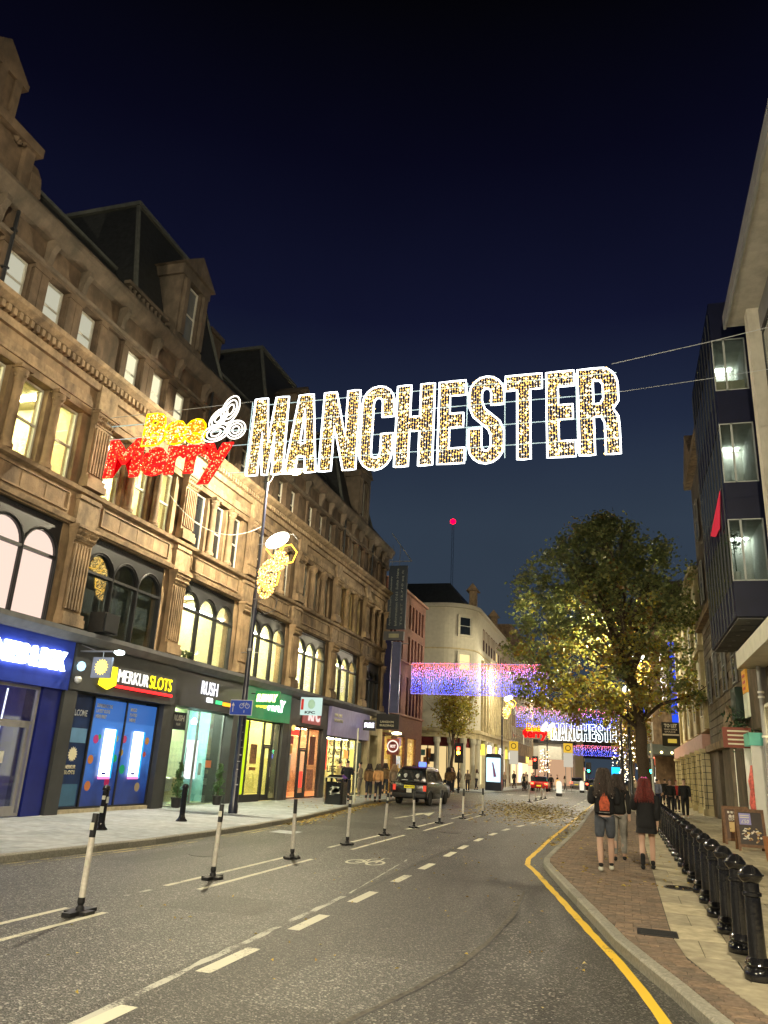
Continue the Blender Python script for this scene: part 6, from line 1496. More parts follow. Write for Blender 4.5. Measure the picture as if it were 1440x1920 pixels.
# flexible lane posts
fw = MB(); fw.lathe(0, 0, [(.036, .17), (.036, .80)], 14); FW = fw.mesh('white_sleeve', mat('scuffed_white_plastic', (.62, .58, .52), .5, var=.15, scale=30, dark=(.3, .27, .24), dscale=8, damt=.5), origin=False, smooth=True)[0]
fk = MB(); fk.lathe(0, 0, [(.037, .80), (.037, 1.05), (.034, 1.06)], 14); FK = fk.mesh('black_top', mat('black_plastic', (.02, .02, .022), .4), origin=False, smooth=True)[0]
ff = MB(); ff.lathe(0, 0, [(.05, .04), (.045, .07), (.03, .09), (.042, .12), (.04, .17)], 14); ff.box(-.055, .055, -.24, .24, 0, .04); ff.box(-.14, .14, -.09, .09, 0, .035)
FF = ff.mesh('foot', MATS['black_plastic'], origin=False)[0]
fs = MB(); fs.box(-.025, .03, -.040, -.037, .88, .96); fs.box(.0, .028, -.0395, -.037, .5, .56); FS = fs.mesh('sticker', MATS['cream_sticker'], origin=False)[0]
fp = [(-5.97, 8.32), (-6.07, 11.60), (-6.12, 14.79), (-6.15, 18.08), (-6.2, 21.25), (-6.25, 24.6), (-6.1, 27.5), (-5.95, 30.9), (-5.75, 34.2), (-5.95, 53.3), (-5.92, 57.0), (-5.87, 60.1), (-5.78, 62.3)]
for i, (x, y) in enumerate(fp):
    lab = 'nearest black and white flexible lane post at lower left' if i == 0 else ('%s flexible lane post from the nearest along the cycle lane' % ORD[i] if i < 9 else '%s flexible lane post of the far group beyond the fallen leaves' % ORD[i - 9])
    t = thing('lane_post', lab, 'lane post', (x, y, .004), 'black and white flexible lane posts')
    tl = (R.uniform(-.05, .05), R.uniform(-.045, .05), R.uniform(-.3, .3))
    for me, nm in ((FW, 'white_sleeve'), (FK, 'black_top'), (FF, 'foot'), (FS, 'sticker')):
        if nm == 'sticker' and i not in (0, 1, 3, 4): continue
        o = bpy.data.objects.new(nm, me); COL.objects.link(o); o.parent = t
        if nm != 'foot': o.rotation_euler = tl
# litter bin
t = thing('litter_bin', 'black litter bin with white scuffs behind the lane posts', 'bin', (-11.6, 32.2, PZ))
b = MB(); b.prism([(-11.92, 31.9), (-11.28, 31.9), (-11.2, 32.0), (-11.2, 32.5), (-11.28, 32.6), (-11.92, 32.6), (-12.0, 32.5), (-12.0, 32.0)], 'z', PZ, 1.0)
b.frustum((-11.98, -11.22, 31.92, 32.58), (-11.85, -11.35, 32.05, 32.45), 1.15, 1.28)
for x_ in (-11.95, -11.25):
    for y_ in (31.95, 32.55): b.box(x_ - .03, x_ + .03, y_ - .03, y_ + .03, 1.0, 1.15)
b.build('body', BLACK, t)
b = MB(); b.box(-12.0, -11.2, 31.88, 31.9, 1.15, 1.19); b.box(-12.02, -12.0, 31.9, 31.96, .2, 1.15); b.build('metal_trim', GREY, t)
b = MB()
for i in range(9): b.prism([(-11.8 + R.random() * .4 + dx, .45 + R.random() * .3 + dz) for dx, dz in ((0, 0), (.12, .03), (.1, .1), (.02, .08))], 'y', 31.892, 31.899)
b.build('poster_scraps', WHITE, t)
t = thing('sign_pole', 'thin white pole standing by the litter bin on the left pavement', 'pole', (-11.5, 34.4, PZ))
b = MB(); b.tube([(-11.5, 34.4, PZ), (-11.5, 34.4, 3.3)], .035, 8); b.build('pole', mat('cream_pole', (.6, .6, .5), .5), t)

# ------------------------------------------------------------------ A boards and street clutter on the right
def aboard(label, x, y, rz, kind):
    t = thing('pavement_board', label, 'A-board', (x, y, PZ), None, rz)
    WP[t.name] = Vector((0, 0, 0))
    W_ = mat('walnut_frame', (.17, .085, .04), .5, var=.3, scale=14)
    for s_, nm in ((-1, 'front_frame'), (1, 'rear_frame')):
        b = MB(); b.box(-.36, -.29, -.02, .02, 0, 1.06); b.box(.29, .36, -.02, .02, 0, 1.06); b.box(-.29, .29, -.02, .02, .98, 1.06); b.box(-.29, .29, -.02, .02, .10, .17)
        b.xf(Matrix.Translation((0, s_ * .24, 0)) @ Matrix.Rotation(s_ * .22, 4, 'X'))
        f_ = b.build(nm, W_, t)
        b = MB(); b.box(-.29, .29, -.008, .008, .17, .98); b.xf(Matrix.Translation((0, s_ * .24, 0)) @ Matrix.Rotation(s_ * .22, 4, 'X'))
        b.build('poster', mat('dark_food_poster', (.05, .035, .03), .4) if kind else mat('cookie_poster', (.10, .05, .03), .4), f_)
    X = Matrix.Translation((0, -.24, 0)) @ Matrix.Rotation(-.22, 4, 'X')
    b = MB(); rng = random.Random(kind + 4)
    if kind:
        b.box(-.27, .02, -.013, -.009, .66, .95, 0)
        for i in range(34):
            cx, cz = rng.uniform(-.24, .24), rng.uniform(.22, .58); rx = rng.uniform(.02, .06); rz_ = rng.uniform(.008, .03); a = rng.uniform(-.8, .8)
            b.prism([(cx + rx * math.cos(q) * math.cos(a) - rz_ * math.sin(q) * math.sin(a), cz + rx * math.cos(q) * math.sin(a) + rz_ * math.sin(q) * math.cos(a)) for q in [2 * math.pi * j / 8 for j in range(8)]], 'y', -.014 - i * .0003, -.009, rng.choice([1, 2, 3, 3]))
        for j in range(2): b.box(-.25, -.02, -.016, -.013, .88 - j * .05, .905 - j * .05, 3)
    else:
        b.prism([(-.2, .35), (.2, .35), (.23, .62), (-.2, .62)], 'y', -.014, -.009, 2)
        for i in range(5): b.box(-.22 + i * .09, -.16 + i * .09, -.014, -.009, .86, .92, 3)
        for i in range(4): b.prism([(-.15 + i * .1 + .045 * math.cos(q), .78 + .045 * math.sin(q)) for q in [2 * math.pi * j / 10 for j in range(10)]], 'y', -.014, -.009, 3)
        for i in range(8): b.octa((-.2 + rng.random() * .4, -.012, .3 + rng.random() * .35), .02, 1)
    b.xf(X); b.build('poster_print', [mat('violet_print', (.35, .33, .7), .5), mat('print_brown', (.3, .14, .06), .5), mat('biscuit_print', (.62, .45, .2), .5), mat('pale_cream_print', (.75, .7, .6), .5)], t)
    if kind:
        me = text_mesh('£50', .2, .1, .003, .02, .2); me.transform(X @ Matrix.Translation((-.23, -.017, .69)) @ FACE['-y']); me.name = 'lettering'; me.materials.clear(); me.materials.append(WHITE)
        inst(me, 'lettering', (0, 0, 0), t)
    else:
        me = text_mesh('LOCO', .3, .08, .003, .03); me.transform(X @ Matrix.Translation((-.2, -.017, .66)) @ FACE['-y']); me.name = 'lettering'; me.materials.clear(); me.materials.append(MATS['pale_cream_print'])
        inst(me, 'lettering', (0, 0, 0), t)
    return t
aboard('wooden framed pavement board with violet panel over a dark food photo, in front', 3.15, 24.1, .05, 1)
aboard('wooden framed pavement board with biscuit coloured print, half hidden behind the other', 3.05, 26.2, .05, 0)
# bicycle locked at the bollard line
bi = thing('bicycle', 'silver bicycle leaning among the bollards beyond the red haired woman', 'bicycle', (1.28, 23.4, PZ))
for nm, yy in (('front_wheel', 22.9), ('rear_wheel', 23.95)):
    b = MB(); b.tube([(1.28, yy + .33 * math.cos(2 * math.pi * i / 20), PZ + .34 + .33 * math.sin(2 * math.pi * i / 20)) for i in range(20)], .017, 5, closed=True)
    for i in range(6): b.tube([(1.28, yy, PZ + .34), (1.28, yy + .33 * math.cos(math.pi * i / 3), PZ + .34 + .33 * math.sin(math.pi * i / 3))], .003, 3)
    b.build(nm, mat('bike_silver', (.12, .12, .13), .3, metal=.5), bi)
b = MB(); Z = PZ
for p, q in (((1.28, 22.9, Z + .34), (1.28, 23.08, Z + .85)), ((1.28, 23.05, Z + .72), (1.28, 23.55, Z + .75)), ((1.28, 23.05, Z + .65), (1.28, 23.42, Z + .3)), ((1.28, 23.42, Z + .3), (1.28, 23.56, Z + .79)), ((1.28, 23.95, Z + .34), (1.28, 23.42, Z + .3)), ((1.28, 23.95, Z + .34), (1.28, 23.55, Z + .75)), ((1.14, 23.05, Z + .84), (1.42, 23.05, Z + .84))): b.tube([p, q], .016, 6)
b.build('frame', MATS['bike_silver'], bi)
b = MB(); b.box(1.22, 1.34, 23.48, 23.72, Z + .78, Z + .83); b.build('saddle', BLACKM, bi)

def pole(label, x, y, h, r=.04, m=None, name='sign_pole'):
    t = thing(name, label, 'pole', (x, y, PZ)); b = MB(); b.tube([(x, y, PZ), (x, y, h)], r, 10); b.build('pole', m or mat('pale_grey_pole', (.5, .5, .46), .5), t); return t
pole('tall pale grey pole beside the tree trunk and bollards', 1.31, 42, 3.5, .06)
t = pole('pale pole carrying a small square white notice beside the tree', 1.0, 55, 3.3, .035)
b = MB(); b.box(.72, 1.28, 54.93, 54.97, 3.05, 3.75); pl_ = b.build('notice_plate', mat('plate_white', (.7, .68, .58), .6), t)
b = MB()
for i in range(4): b.box(.8, 1.2, 54.92, 54.93, 3.2 + i * .12, 3.24 + i * .12)
b.build('text_line', MATS['grey_print'], pl_)
# advert kiosk
t = thing('advert_kiosk', 'rounded black advertising kiosk with bright pale blue screen showing a bottle', 'kiosk', (-11.3, 73, PZ))
b = MB(); b.box(-12.0, -10.55, 72.5, 73.3, PZ, 3.0); b.prism([(-12.0, 3.0), (-10.55, 3.0), (-10.7, 3.25), (-11.85, 3.25)], 'y', 72.5, 73.3); b.build('case', mat('kiosk_black', (.015, .02, .03), .3), t)
b = MB(); b.box(-11.9, -10.65, 72.44, 72.5, .85, 2.9); sc_ = b.build('screen', emi('pale_blue_screen', (.55, .85, 1), 1.6), t)
b = MB(); b.prism([(-11.4, 2.5), (-11.28, 2.5), (-11.15, 2.0), (-10.98, 1.3), (-11.25, 1.25), (-11.32, 2.0)], 'y', 72.42, 72.44); b.build('bottle_image', mat('mauve_ink', (.3, .12, .3), .5), sc_)
# traffic lights
def tlight(label, x, y, col, lens_z=3.1, hh=3.5, s=1.):
    t = thing('traffic_light', label, 'traffic light', (x, y, PZ))
    b = MB(); b.tube([(x, y, PZ), (x, y, hh)], .06, 10); b.build('pole', BLACKM, t)
    b = MB(); b.box(x - .18 * s, x + .18 * s, y - .25, y - .05, lens_z - .85 * s, lens_z + .25 * s); b.box(x - .32 * s, x + .32 * s, y - .06, y - .04, lens_z - 1.0 * s, lens_z + .4 * s); hd = b.build('head', BLACKM, t)
    for i, (nm, c) in enumerate((('red_lens', (1, .02, .01)), ('amber_lens', (1, .5, .02)), ('green_lens', (.02, 1, .5)))):
        on = (col == 'red' and i == 0) or (col == 'redamber' and i < 2) or (col == 'green' and i == 2)
        b = MB(); b.disc((x, lens_z - .3 * i * s, y - .27), .13 * s, 'y', 16, th=.02)
        b.build(nm, emi(nm + '_on', c, 30) if on else mat('lens_off', (.03, .03, .03), .2), hd)
    return t
tlight('red and amber traffic light glowing at the side street corner', -11.6, 58.3, 'redamber', 3.2, 3.6)
tlight('traffic light showing red on the central island', -9.6, 92, 'red', 3.2, 3.6)
tlight('green traffic light near the dark canopy right of the tree trunk', 2.0, 68, 'green', 3.0, 3.4)
tlight('small distant green traffic light beside the red car lights', -4.3, 104, 'green', 3.0, 3.4)
# yellow notices on the street
for (x, y, lab) in ((-12.0, 92, 'yellow and white road notice on the left pavement beyond the kiosk'), (-5.9, 91, 'orange and white road notice on the central island')):
    t = thing('road_notice', lab, 'sign', (x, y, PZ)); b = MB(); b.tube([(x - .3, y, 0), (x - .3, y, 4.6)], .04, 6); b.tube([(x + .3, y, 0), (x + .3, y, 4.6)], .04, 6); b.build('pole', GREYP, t)
    b = MB(); b.box(x - .5, x + .5, y - .1, y - .05, 4.1, 5.1); a1_ = b.build('yellow_panel', emi('notice_yellow', (1, .6, .06), .75), t)
    b = MB(); b.tube([(x + .27 * math.cos(i * math.pi / 8), y - .12, 4.6 + .27 * math.sin(i * math.pi / 8)) for i in range(16)], .04, 4, closed=True); b.build('ring', BLACKM, a1_)
    b = MB(); b.box(x - .5, x + .5, y - .1, y - .05, 2.6, 4.08); b.build('white_panel', emi('notice_white', (1, .9, .7), .55), t)
# central island with lit bollards
isl = thing('traffic_island', 'low kerbed traffic island far down the road', 'traffic island', (-6, 96, 0)); b = MB(); b.prism([(-8.8, 93), (-4.6, 93), (-4.2, 94), (-4.2, 100), (-8.8, 100), (-9.2, 96)], 'z', 0, .15); b.build('kerb', FLAG[2], isl)
for i, (x, y, lab) in enumerate(((-5.5, 72, 'white illuminated keep left bollard standing alone in the road'), (-4.6, 92.6, 'white illuminated bollard at the right end of the island'), (-7.2, 92.6, 'orange illuminated bollard on the traffic island'))):
    t = thing('lit_bollard', lab, 'bollard', (x, y, 0)); b = MB(); b.lathe(x, y, [(.25, .0), (.27, .1), (.25, .25)], 14); b.build('base', BLACKM, t)
    b = MB(); b.lathe(x, y, [(.24, .25), (.25, .9), (.22, 1.15), (.1, 1.25)], 14); b.build('shell', emi('orange_bollard' if i == 2 else 'lit_white_bollard', (1, .55, .15) if i == 2 else (1, .95, .75), .9), t, smooth=True)
t = thing('advert_kiosk', 'distant bright cyan advertising screen above the head of the man in shorts', 'kiosk', (-1.0, 100, PZ))
b = MB(); b.box(-1.6, -.4, 100, 100.3, PZ, 3.1); b.build('case', MATS['kiosk_black'], t); b = MB(); b.box(-1.5, -.5, 99.94, 100, .8, 2.95); b.build('screen', emi('cyan_screen', (.02, .5, 1), 1.8), t)

# ------------------------------------------------------------------ vehicles
def loft(b, prof, hw, mi=0):
    """side profile (y,z) closed polygon, half width from hw(z,y)"""
    k = len(b.v); n = len(prof)
    b.v += [(-hw(z, y), y, z) for y, z in prof] + [(hw(z, y), y, z) for y, z in prof]
    b.f.append(tuple(range(k, k + n))); b.f.append(tuple(range(k + 2 * n - 1, k + n - 1, -1))); b.m += [mi, mi]
    for i in range(n):
        j = (i + 1) % n; b.f.append((k + i, k + n + i, k + n + j, k + j)); b.m.append(mi)
def bevel(o, w, s=3, ang=25):
    m = o.modifiers.new('bevel', 'BEVEL'); m.width = w; m.segments = s; m.limit_method = 'ANGLE'; m.angle_limit = math.radians(ang)
    o.data.polygons.foreach_set('use_smooth', [True] * len(o.data.polygons)); 
def wheel(par, x, y, r=.33, w=.2):
    b = MB(); b.lathe(0, 0, [(r * .62, -w / 2), (r * .95, -w / 2), (r, -w * .35), (r, w * .35), (r * .95, w / 2), (r * .62, w / 2)], 22); b.xf(Matrix.Translation((x, y, r)) @ Matrix.Rotation(math.pi / 2, 4, 'Y'))
    o = b.build('wheel', mat('tyre_rubber', (.015, .015, .015), .8), par, smooth=True)
    b = MB(); b.lathe(0, 0, [(.03, -w * .42), (r * .62, -w * .36), (r * .62, w * .36), (.03, w * .42)], 12); b.xf(Matrix.Translation((x, y, r)) @ Matrix.Rotation(math.pi / 2, 4, 'Y')); b.build('rim', GREY, o)
PAINT = mat('black_car_paint', (.006, .006, .008), .22, spec=.8)
def taxi(label, loc, rz):
    t = thing('black_cab', label, 'taxi', loc, None, rz); WP[t.name] = Vector((0, 0, 0))
    b = MB(); hw = lambda z, y: .87 - .05 * max(0, .6 - z) - .06 * max(0, y - 4.0)
    loft(b, [(.12, .30), (.0, .42), (-.02, .62), (.04, .92), (.14, 1.06), (3.2, 1.04), (3.5, 1.0), (4.25, .90), (4.5, .72), (4.55, .40), (4.4, .28), (3.95, .28), (3.85, .55), (3.55, .68), (3.22, .55), (3.12, .28), (1.15, .28), (1.05, .55), (.75, .68), (.42, .55), (.33, .28)], hw)
    o = b.build('body', PAINT, t); bevel(o, .05)
    b = MB(); hc = lambda z, y: .82 - .24 * (z - 1.03)
    loft(b, [(.14, 1.03), (.24, 1.35), (.42, 1.64), (.75, 1.76), (1.6, 1.80), (2.4, 1.76), (2.75, 1.62), (3.3, 1.03)], hc)
    c = b.build('cabin', PAINT, t); bevel(c, .05)
    g = mat('car_glass', (.02, .025, .03), .04, spec=1.0)
    b = MB(); b.v = [(-.62, .165, 1.12), (.62, .165, 1.12), (.52, .36, 1.60), (-.52, .36, 1.60), (-.62, .145, 1.12), (.62, .145, 1.12), (.52, .335, 1.60), (-.52, .335, 1.60)]
    b.f = [(0, 1, 2, 3), (7, 6, 5, 4), (0, 4, 5, 1), (1, 5, 6, 2), (2, 6, 7, 3), (3, 7, 4, 0)]; b.m = [0] * 6
    rw = b.build('rear_window', g, t)
    b = MB()
    for x_ in (-.3, .32): b.lathe(x_, .3, [(.02, 1.2), (.11, 1.24), (.12, 1.38), (.06, 1.45)], 8)
    b.box(.2, .45, .13, .14, 1.14, 1.17); b.box(-.45, -.15, .13, .14, 1.13, 1.16); b.build('added_reflections', mat('pale_reflection', (.5, .5, .5), .5), rw)  # pale shapes added to imitate reflections in the rear glass
    for s_ in (-1, 1):
        for (ya, yb) in ((.55, 1.35), (1.42, 2.2), (2.27, 2.85)):
            b = MB(); x0, x1 = s_ * (hc(1.1, 0) + .006), s_ * (hc(1.6, 0) + .006)
            b.v = [(x0, ya, 1.12), (x0, yb + (.2 if yb > 2.5 else 0), 1.12), (x1, yb - (.15 if yb > 2.5 else 0), 1.6), (x1, ya + (.05 if ya < 1 else 0), 1.6)]; b.v += [(v[0] - s_ * .01, v[1], v[2]) for v in b.v]
            b.f = [(0, 1, 2, 3), (7, 6, 5, 4), (0, 4, 5, 1), (1, 5, 6, 2), (2, 6, 7, 3), (3, 7, 4, 0)]; b.m = [0] * 6; b.build('side_window', g, t)
        b = MB(); b.box(s_ * .78 - .07, s_ * .78 + .07, -.03, .03, .66, .92); b.build('tail_lamp', mat('red_lens', (.4, .05, .04), .2, emis=(1, .1, .05), estr=.5), t)
        b = MB(); b.box(s_ * .98 - .09, s_ * .98 + .09, 2.85, 2.95, 1.05, 1.22); b.build('wing_mirror', PAINT, t)
    b = MB(); b.box(-.86, .86, -.10, .02, .34, .54); o = b.build('rear_bumper', BLACKM, t); bevel(o, .03, 2)
    b = MB(); b.box(-.26, .26, -.045, -.02, .78, .90); p = b.build('number_plate', mat('plate_yellow', (.75, .62, .02), .4, emis=(.9, .75, .05), estr=.4), t)
    b = MB()
    for i in range(7): b.box(-.22 + i * .065 + (.02 if i > 3 else 0), -.18 + i * .065 + (.02 if i > 3 else 0), -.05, -.045, .805, .875)
    b.build('plate_characters', BLACKM, p)
    b = MB(); b.box(-.14, .12, -.035, -.02, .52 + .05, .76); b.build('licence_plate', mat('plate_white', (.7, .68, .58), .6), t)
    b = MB(); b.tube([(-.5, .06, 1.0), (.5, .06, 1.0)], .012, 5); b.build('chrome_strip', mat('chrome', (.6, .6, .6), .1, metal=1), t)
    b = MB(); b.box(-.16, .16, 1.9, 2.15, 1.78, 2.02); o = b.build('blue_glow_box', emi('blue_display_glow', (.12, .2, 1), 2.4), t)  # added glowing box standing in for a blue display behind the cab
    for x_ in (-.76, .76):
        for y_ in (.74, 3.54): wheel(t, x_, y_)
    return t
taxi('black London style cab with yellow rear plate parked at the left kerb', (-10.1, 38.6, .0), -.06)
def car(label, loc, rz, col, lamps=(1, .05, .02), ls=14):
    t = thing('car', label, 'car', loc, 'distant cars on the road', rz); WP[t.name] = Vector((0, 0, 0))
    m = mat('paint_%d%d%d' % tuple(int(c * 9) for c in col), col, .2, spec=.8)
    b = MB(); loft(b, [(.0, .35), (-.02, .9), (.1, 1.0), (3.1, .98), (4.0, .86), (4.2, .6), (4.15, .3), (.1, .3)], lambda z, y: .88 - .05 * max(0, .6 - z)); o = b.build('body', m, t); bevel(o, .06)
    b = MB(); loft(b, [(.1, .98), (.45, 1.42), (.9, 1.5), (2.1, 1.48), (3.0, .98)], lambda z, y: .80 - .25 * (z - .98)); o = b.build('cabin', mat('car_glass', (.02, .025, .03), .04, spec=1.0), t); bevel(o, .05)
    for s_ in (-1, 1):
        b = MB(); b.box(s_ * .7 - .15, s_ * .7 + .15, -.06, .03, .68, .86); b.build('tail_lamp', emi('car_lamp_%d%d' % (int(lamps[1] * 9), ls), lamps, ls), t)
    b = MB(); b.box(-.26, .26, -.04, -.01, .5, .62); b.build('number_plate', MATS['plate_yellow'], t)
    for x_ in (-.76, .76):
        for y_ in (.74, 3.3): wheel(t, x_, y_, .31)
    return t
car('red car with glowing tail lamps waiting left of the traffic island', (-8.6, 86, 0), 0, (.45, .02, .02))
car('dark car with red tail lamps beyond the right end of the island', (-4.2, 112, 0), 0, (.05, .05, .06))
car('silver car with red tail lamps farther up the middle of the street', (-6.6, 118, 0), 0, (.4, .4, .42))
car('car facing the viewer with white headlamps under the far curtain', (-2.4, 140, 0), 0, (.3, .3, .3), (1, .95, .8), 20)
car('white car with red tail lamps far off before the dark bridge', (-5.0, 150, 0), 0, (.6, .6, .6))

# ------------------------------------------------------------------ people
def skinmesh(name, V, E, rad, m, par, sub=1):
    me = bpy.data.meshes.new('tmp'); me.from_pydata(V, E, [])
    ob = bpy.data.objects.new('tmp', me); COL.objects.link(ob)
    md = ob.modifiers.new('skin', 'SKIN'); md.use_smooth_shade = True; md.branch_smoothing = .4
    sd = me.skin_vertices[0].data
    for i, r in enumerate(rad):
        sd[i].radius = r if isinstance(r, tuple) else (r, r); sd[i].use_root = (i == 0)
    s2 = ob.modifiers.new('sub', 'SUBSURF'); s2.levels = sub; s2.render_levels = sub
    dg = bpy.context.evaluated_depsgraph_get()
    new = bpy.data.meshes.new_from_object(ob.evaluated_get(dg)); bpy.data.objects.remove(ob)
    new.name = name; new.materials.clear(); new.materials.append(m); new.polygons.foreach_set('use_smooth', [True] * len(new.polygons))
    o = bpy.data.objects.new(name, new); COL.objects.link(o)
    if par: o.parent = par
    return o
def person(label, loc, rz, h=1.72, stride=.18, top=(.01, .01, .012), hem=.92, bottom=(.02, .02, .025), bot='trousers', hair=(.05, .03, .02), hairlen=0, arms='down', shoes=(.02, .02, .02), bulk=1., group=None, fingers=False, face=False, socks=0, sub=1):
    t = thing('person', label, 'person', loc, group, rz); WP[t.name] = Vector((0, 0, 0)); k = h / 1.75
    S = lambda p: (p[0] * k, p[1] * k, p[2] * k)
    V = [(0, 0, .95), (0, 0, 1.14), (0, 0, 1.33), (0, 0, 1.46), (0, .01, 1.53), (0, .03, 1.595), (0, .03, 1.665), (0, .015, 1.725)]
    Rd = [(.08, .065), (.09, .07), (.10, .07), (.07, .055), (.054, .054), (.074, .082), (.088, .10), (.064, .078)]
    Ed = [(i, i + 1) for i in range(7)]
    J = {}
    def add(p, r, prev):
        V.append(p); Rd.append(r); Ed.append((prev, len(V) - 1)); return len(V) - 1
    for s_ in (-1, 1):
        st = stride * s_
        kn = (s_ * .10, st * .35 + .05, .51); an = (s_ * .095, st * .9 if st > 0 else st * 1.0, .09 + (.05 if st < 0 else 0)); toe = (s_ * .105, an[1] + .15, .035 if st >= 0 else .03)
        a = add((s_ * .09, 0, .90), (.076, .078), 0); a2 = add((s_ * .095, st * .18 + .02, .72), (.078, .08), a); b_ = add(kn, (.057, .06), a2); b2 = add((s_ * .098, (kn[1] + an[1]) / 2 - .015, .32), (.056, .062), b_); c = add(an, (.037, .042), b2); add(toe, (.04, .03), c)
        J[s_] = (kn, an, toe)
    AR = {}
    for s_ in (-1, 1):
        if arms == 'front' or (arms == 'mixed' and s_ < 0): el = (s_ * .25, -.03, 1.17); wr = (s_ * .14, .22, 1.24)
        else: el = (s_ * .225, -.05 - .05 * s_ * (stride > 0), 1.17); wr = (s_ * .225, .05 - .1 * s_ * (stride > 0), .93)
        a = add((s_ * .17, 0, 1.42), (.055, .058), 3); b_ = add(el, (.042, .042), a); c = add(wr, (.028, .03), b_)
        d = Vector(wr) - Vector(el); d.normalize(); pm_ = Vector(wr) + d * .06; hd = add(tuple(pm_), (.022, .036), c); AR[s_] = (el, wr)
        if fingers:
            side = d.cross(Vector((1, 0, 0))).normalized()
            for f_i in range(4):
                q = pm_ + side * (f_i - 1.5) * .02 + d * .035; m1 = add(tuple(q), .010, hd); m2 = add(tuple(q + d * (.03 + .006 * (1.5 - abs(f_i - 1.5)))), .009, m1); add(tuple(q + d * .05 + Vector((-s_ * .012, .0, 0))), .008, m2)
            q = pm_ + side * -.035; m1 = add(tuple(q), .011, hd); add(tuple(q + d * .03 - side * .008), .009, m1)
        else:
            add(tuple(pm_ + d * .06), (.015, .03), hd)
    skinmesh('body', [S(p) for p in V], Ed, [(r if isinstance(r, tuple) else (r, r)) for r in [((q[0] * k, q[1] * k) if isinstance(q, tuple) else q * k) for q in Rd]], SKIN, t, sub)
    cm = lambda nm, c: mat('surface_%s_%02d%02d%02d' % (nm, *[int(min(.99, v) * 99) for v in c]), c, .85, var=.25, scale=7, bump=.6, bscale=14)
    g = bulk
    # upper garment
    V = [(0, 0, hem), (0, 0, (hem + 1.14) / 2 if hem > .8 else .92), (0, 0, 1.14), (0, 0, 1.33), (0, 0, 1.45), (0, .005, 1.50)]
    hr = .165 if hem > .85 else .185
    Rd = [(hr * g, hr * .78 * g), (.172 * g, .135 * g), (.155 * g, .125 * g), (.174 * g, .134 * g), (.124 * g, .10 * g), (.075, .07)]; Ed = [(i, i + 1) for i in range(5)]
    for s_ in (-1, 1):
        el, wr = AR[s_]; n = len(V); V += [(s_ * .178 * g, 0, 1.405), el, tuple(Vector(el).lerp(Vector(wr), .5)), tuple(Vector(el).lerp(Vector(wr), .93))]; Rd += [(.072 * g, .072 * g), (.061 * g, .061 * g), (.056 * g, .056 * g), (.05 * g, .05 * g)]; Ed += [(4, n), (n, n + 1), (n + 1, n + 2), (n + 2, n + 3)]
    skinmesh('jacket', [S(p) for p in V], Ed, [(r[0] * k, r[1] * k) for r in Rd], cm('top', top), t, sub)
    if bot != 'bare':
        zl = .13 if bot == 'trousers' else .50
        V = [(0, 0, 1.06)]; Rd = [(.16, .13)]; Ed = []
        for s_ in (-1, 1):
            kn, an, toe = J[s_]; n = len(V)
            V += [(s_ * .09, 0, .88), (s_ * .098, kn[1] * .45, .70), (kn[0], kn[1], .54 if bot == 'shorts' else .51)]; Rd += [(.108, .11), (.098, .10), (.09 if bot == 'shorts' else .075, .09 if bot == 'shorts' else .078)]; Ed += [(0, n), (n, n + 1), (n + 1, n + 2)]
            if bot == 'trousers':
                V += [((kn[0] + an[0]) / 2, (kn[1] + an[1]) / 2, .3), (an[0], an[1], .12)]; Rd += [(.068, .07), (.06, .062)]; Ed += [(n + 2, n + 3), (n + 3, n + 4)]
        skinmesh('shorts' if bot == 'shorts' else 'trousers', [S(p) for p in V], Ed, [(r[0] * k, r[1] * k) for r in Rd], cm('legs', bottom), t, sub)
    else:
        b = MB(); b.lathe(0, 0, [(.215 * k, .70 * k), (.20 * k, .82 * k), (.165 * k, 1.0 * k)], 20, sy=.72); b.build('skirt', cm('top', top), t, smooth=True)
    for s_ in (-1, 1):
        kn, an, toe = J[s_]
        skinmesh('shoe', [S(p) for p in [(an[0], an[1] - .05, .05), (an[0], an[1] + .04, .055), (toe[0], toe[1] + .02, .04)]], [(0, 1), (1, 2)], [(.045 * k, .048 * k), (.05 * k, .052 * k), (.045 * k, .036 * k)], cm('shoe', shoes), t, sub)
        if socks:
            skinmesh('boot' if socks > .2 else 'sock', [S((an[0], an[1], .07)), S((an[0] * 1.0, (an[1] * (1 - socks * .8) + kn[1] * socks * .8), .09 + socks))], [(0, 1)], [(.046 * k, .05 * k), (.056 * k, .06 * k)], cm('sock', (.012, .012, .014)), t, sub)
    hm = mat('hair_%02d%02d%02d' % tuple(int(v * 99) for v in hair), hair, .55, var=.4, scale=30, bump=1., bscale=60)
    if hairlen <= 0:
        V = [(0, .005, 1.75), (0, -.02, 1.70), (0, -.04, 1.63)]; Rd = [(.085, .095), (.10, .095), (.08, .055)]
    else:
        V = [(0, .0, 1.735), (0, -.02, 1.68), (0, -.05, 1.58), (0, -.08, 1.50)]; Rd = [(.085, .095), (.10, .10), (.10, .075), (.09, .05)]
        b = MB(); rg = random.Random(len(label))
        for i in range(170 if fingers else 50):
            a = math.radians(rg.uniform(-25, 205)); cx_, cy_ = math.cos(a), -math.sin(a); w_ = rg.uniform(.85, 1.12); L_ = hairlen * rg.uniform(.6, 1.15); ph = rg.uniform(0, 6); P = []
            for j in range(9):
                u = j / 8
                if u < .3: r_ = .055 + .055 * math.sin(u / .3 * 1.57); z_ = 1.79 - .14 * (u / .3) ** 2
                else: r_ = .11 + (u - .3) * (.13 if abs(cx_) > .5 else .07); z_ = 1.65 - (u - .3) / .7 * (.14 + L_)
                P.append((cx_ * r_ * w_ * k + .008 * math.sin(ph + u * 9), (cy_ * r_ * w_ * .9 - .01 + (-.02 if u > .5 else 0)) * k, z_ * k))
            b.tube(P, .012, 4, radii=[.010] + [.013] * 6 + [.009, .003])
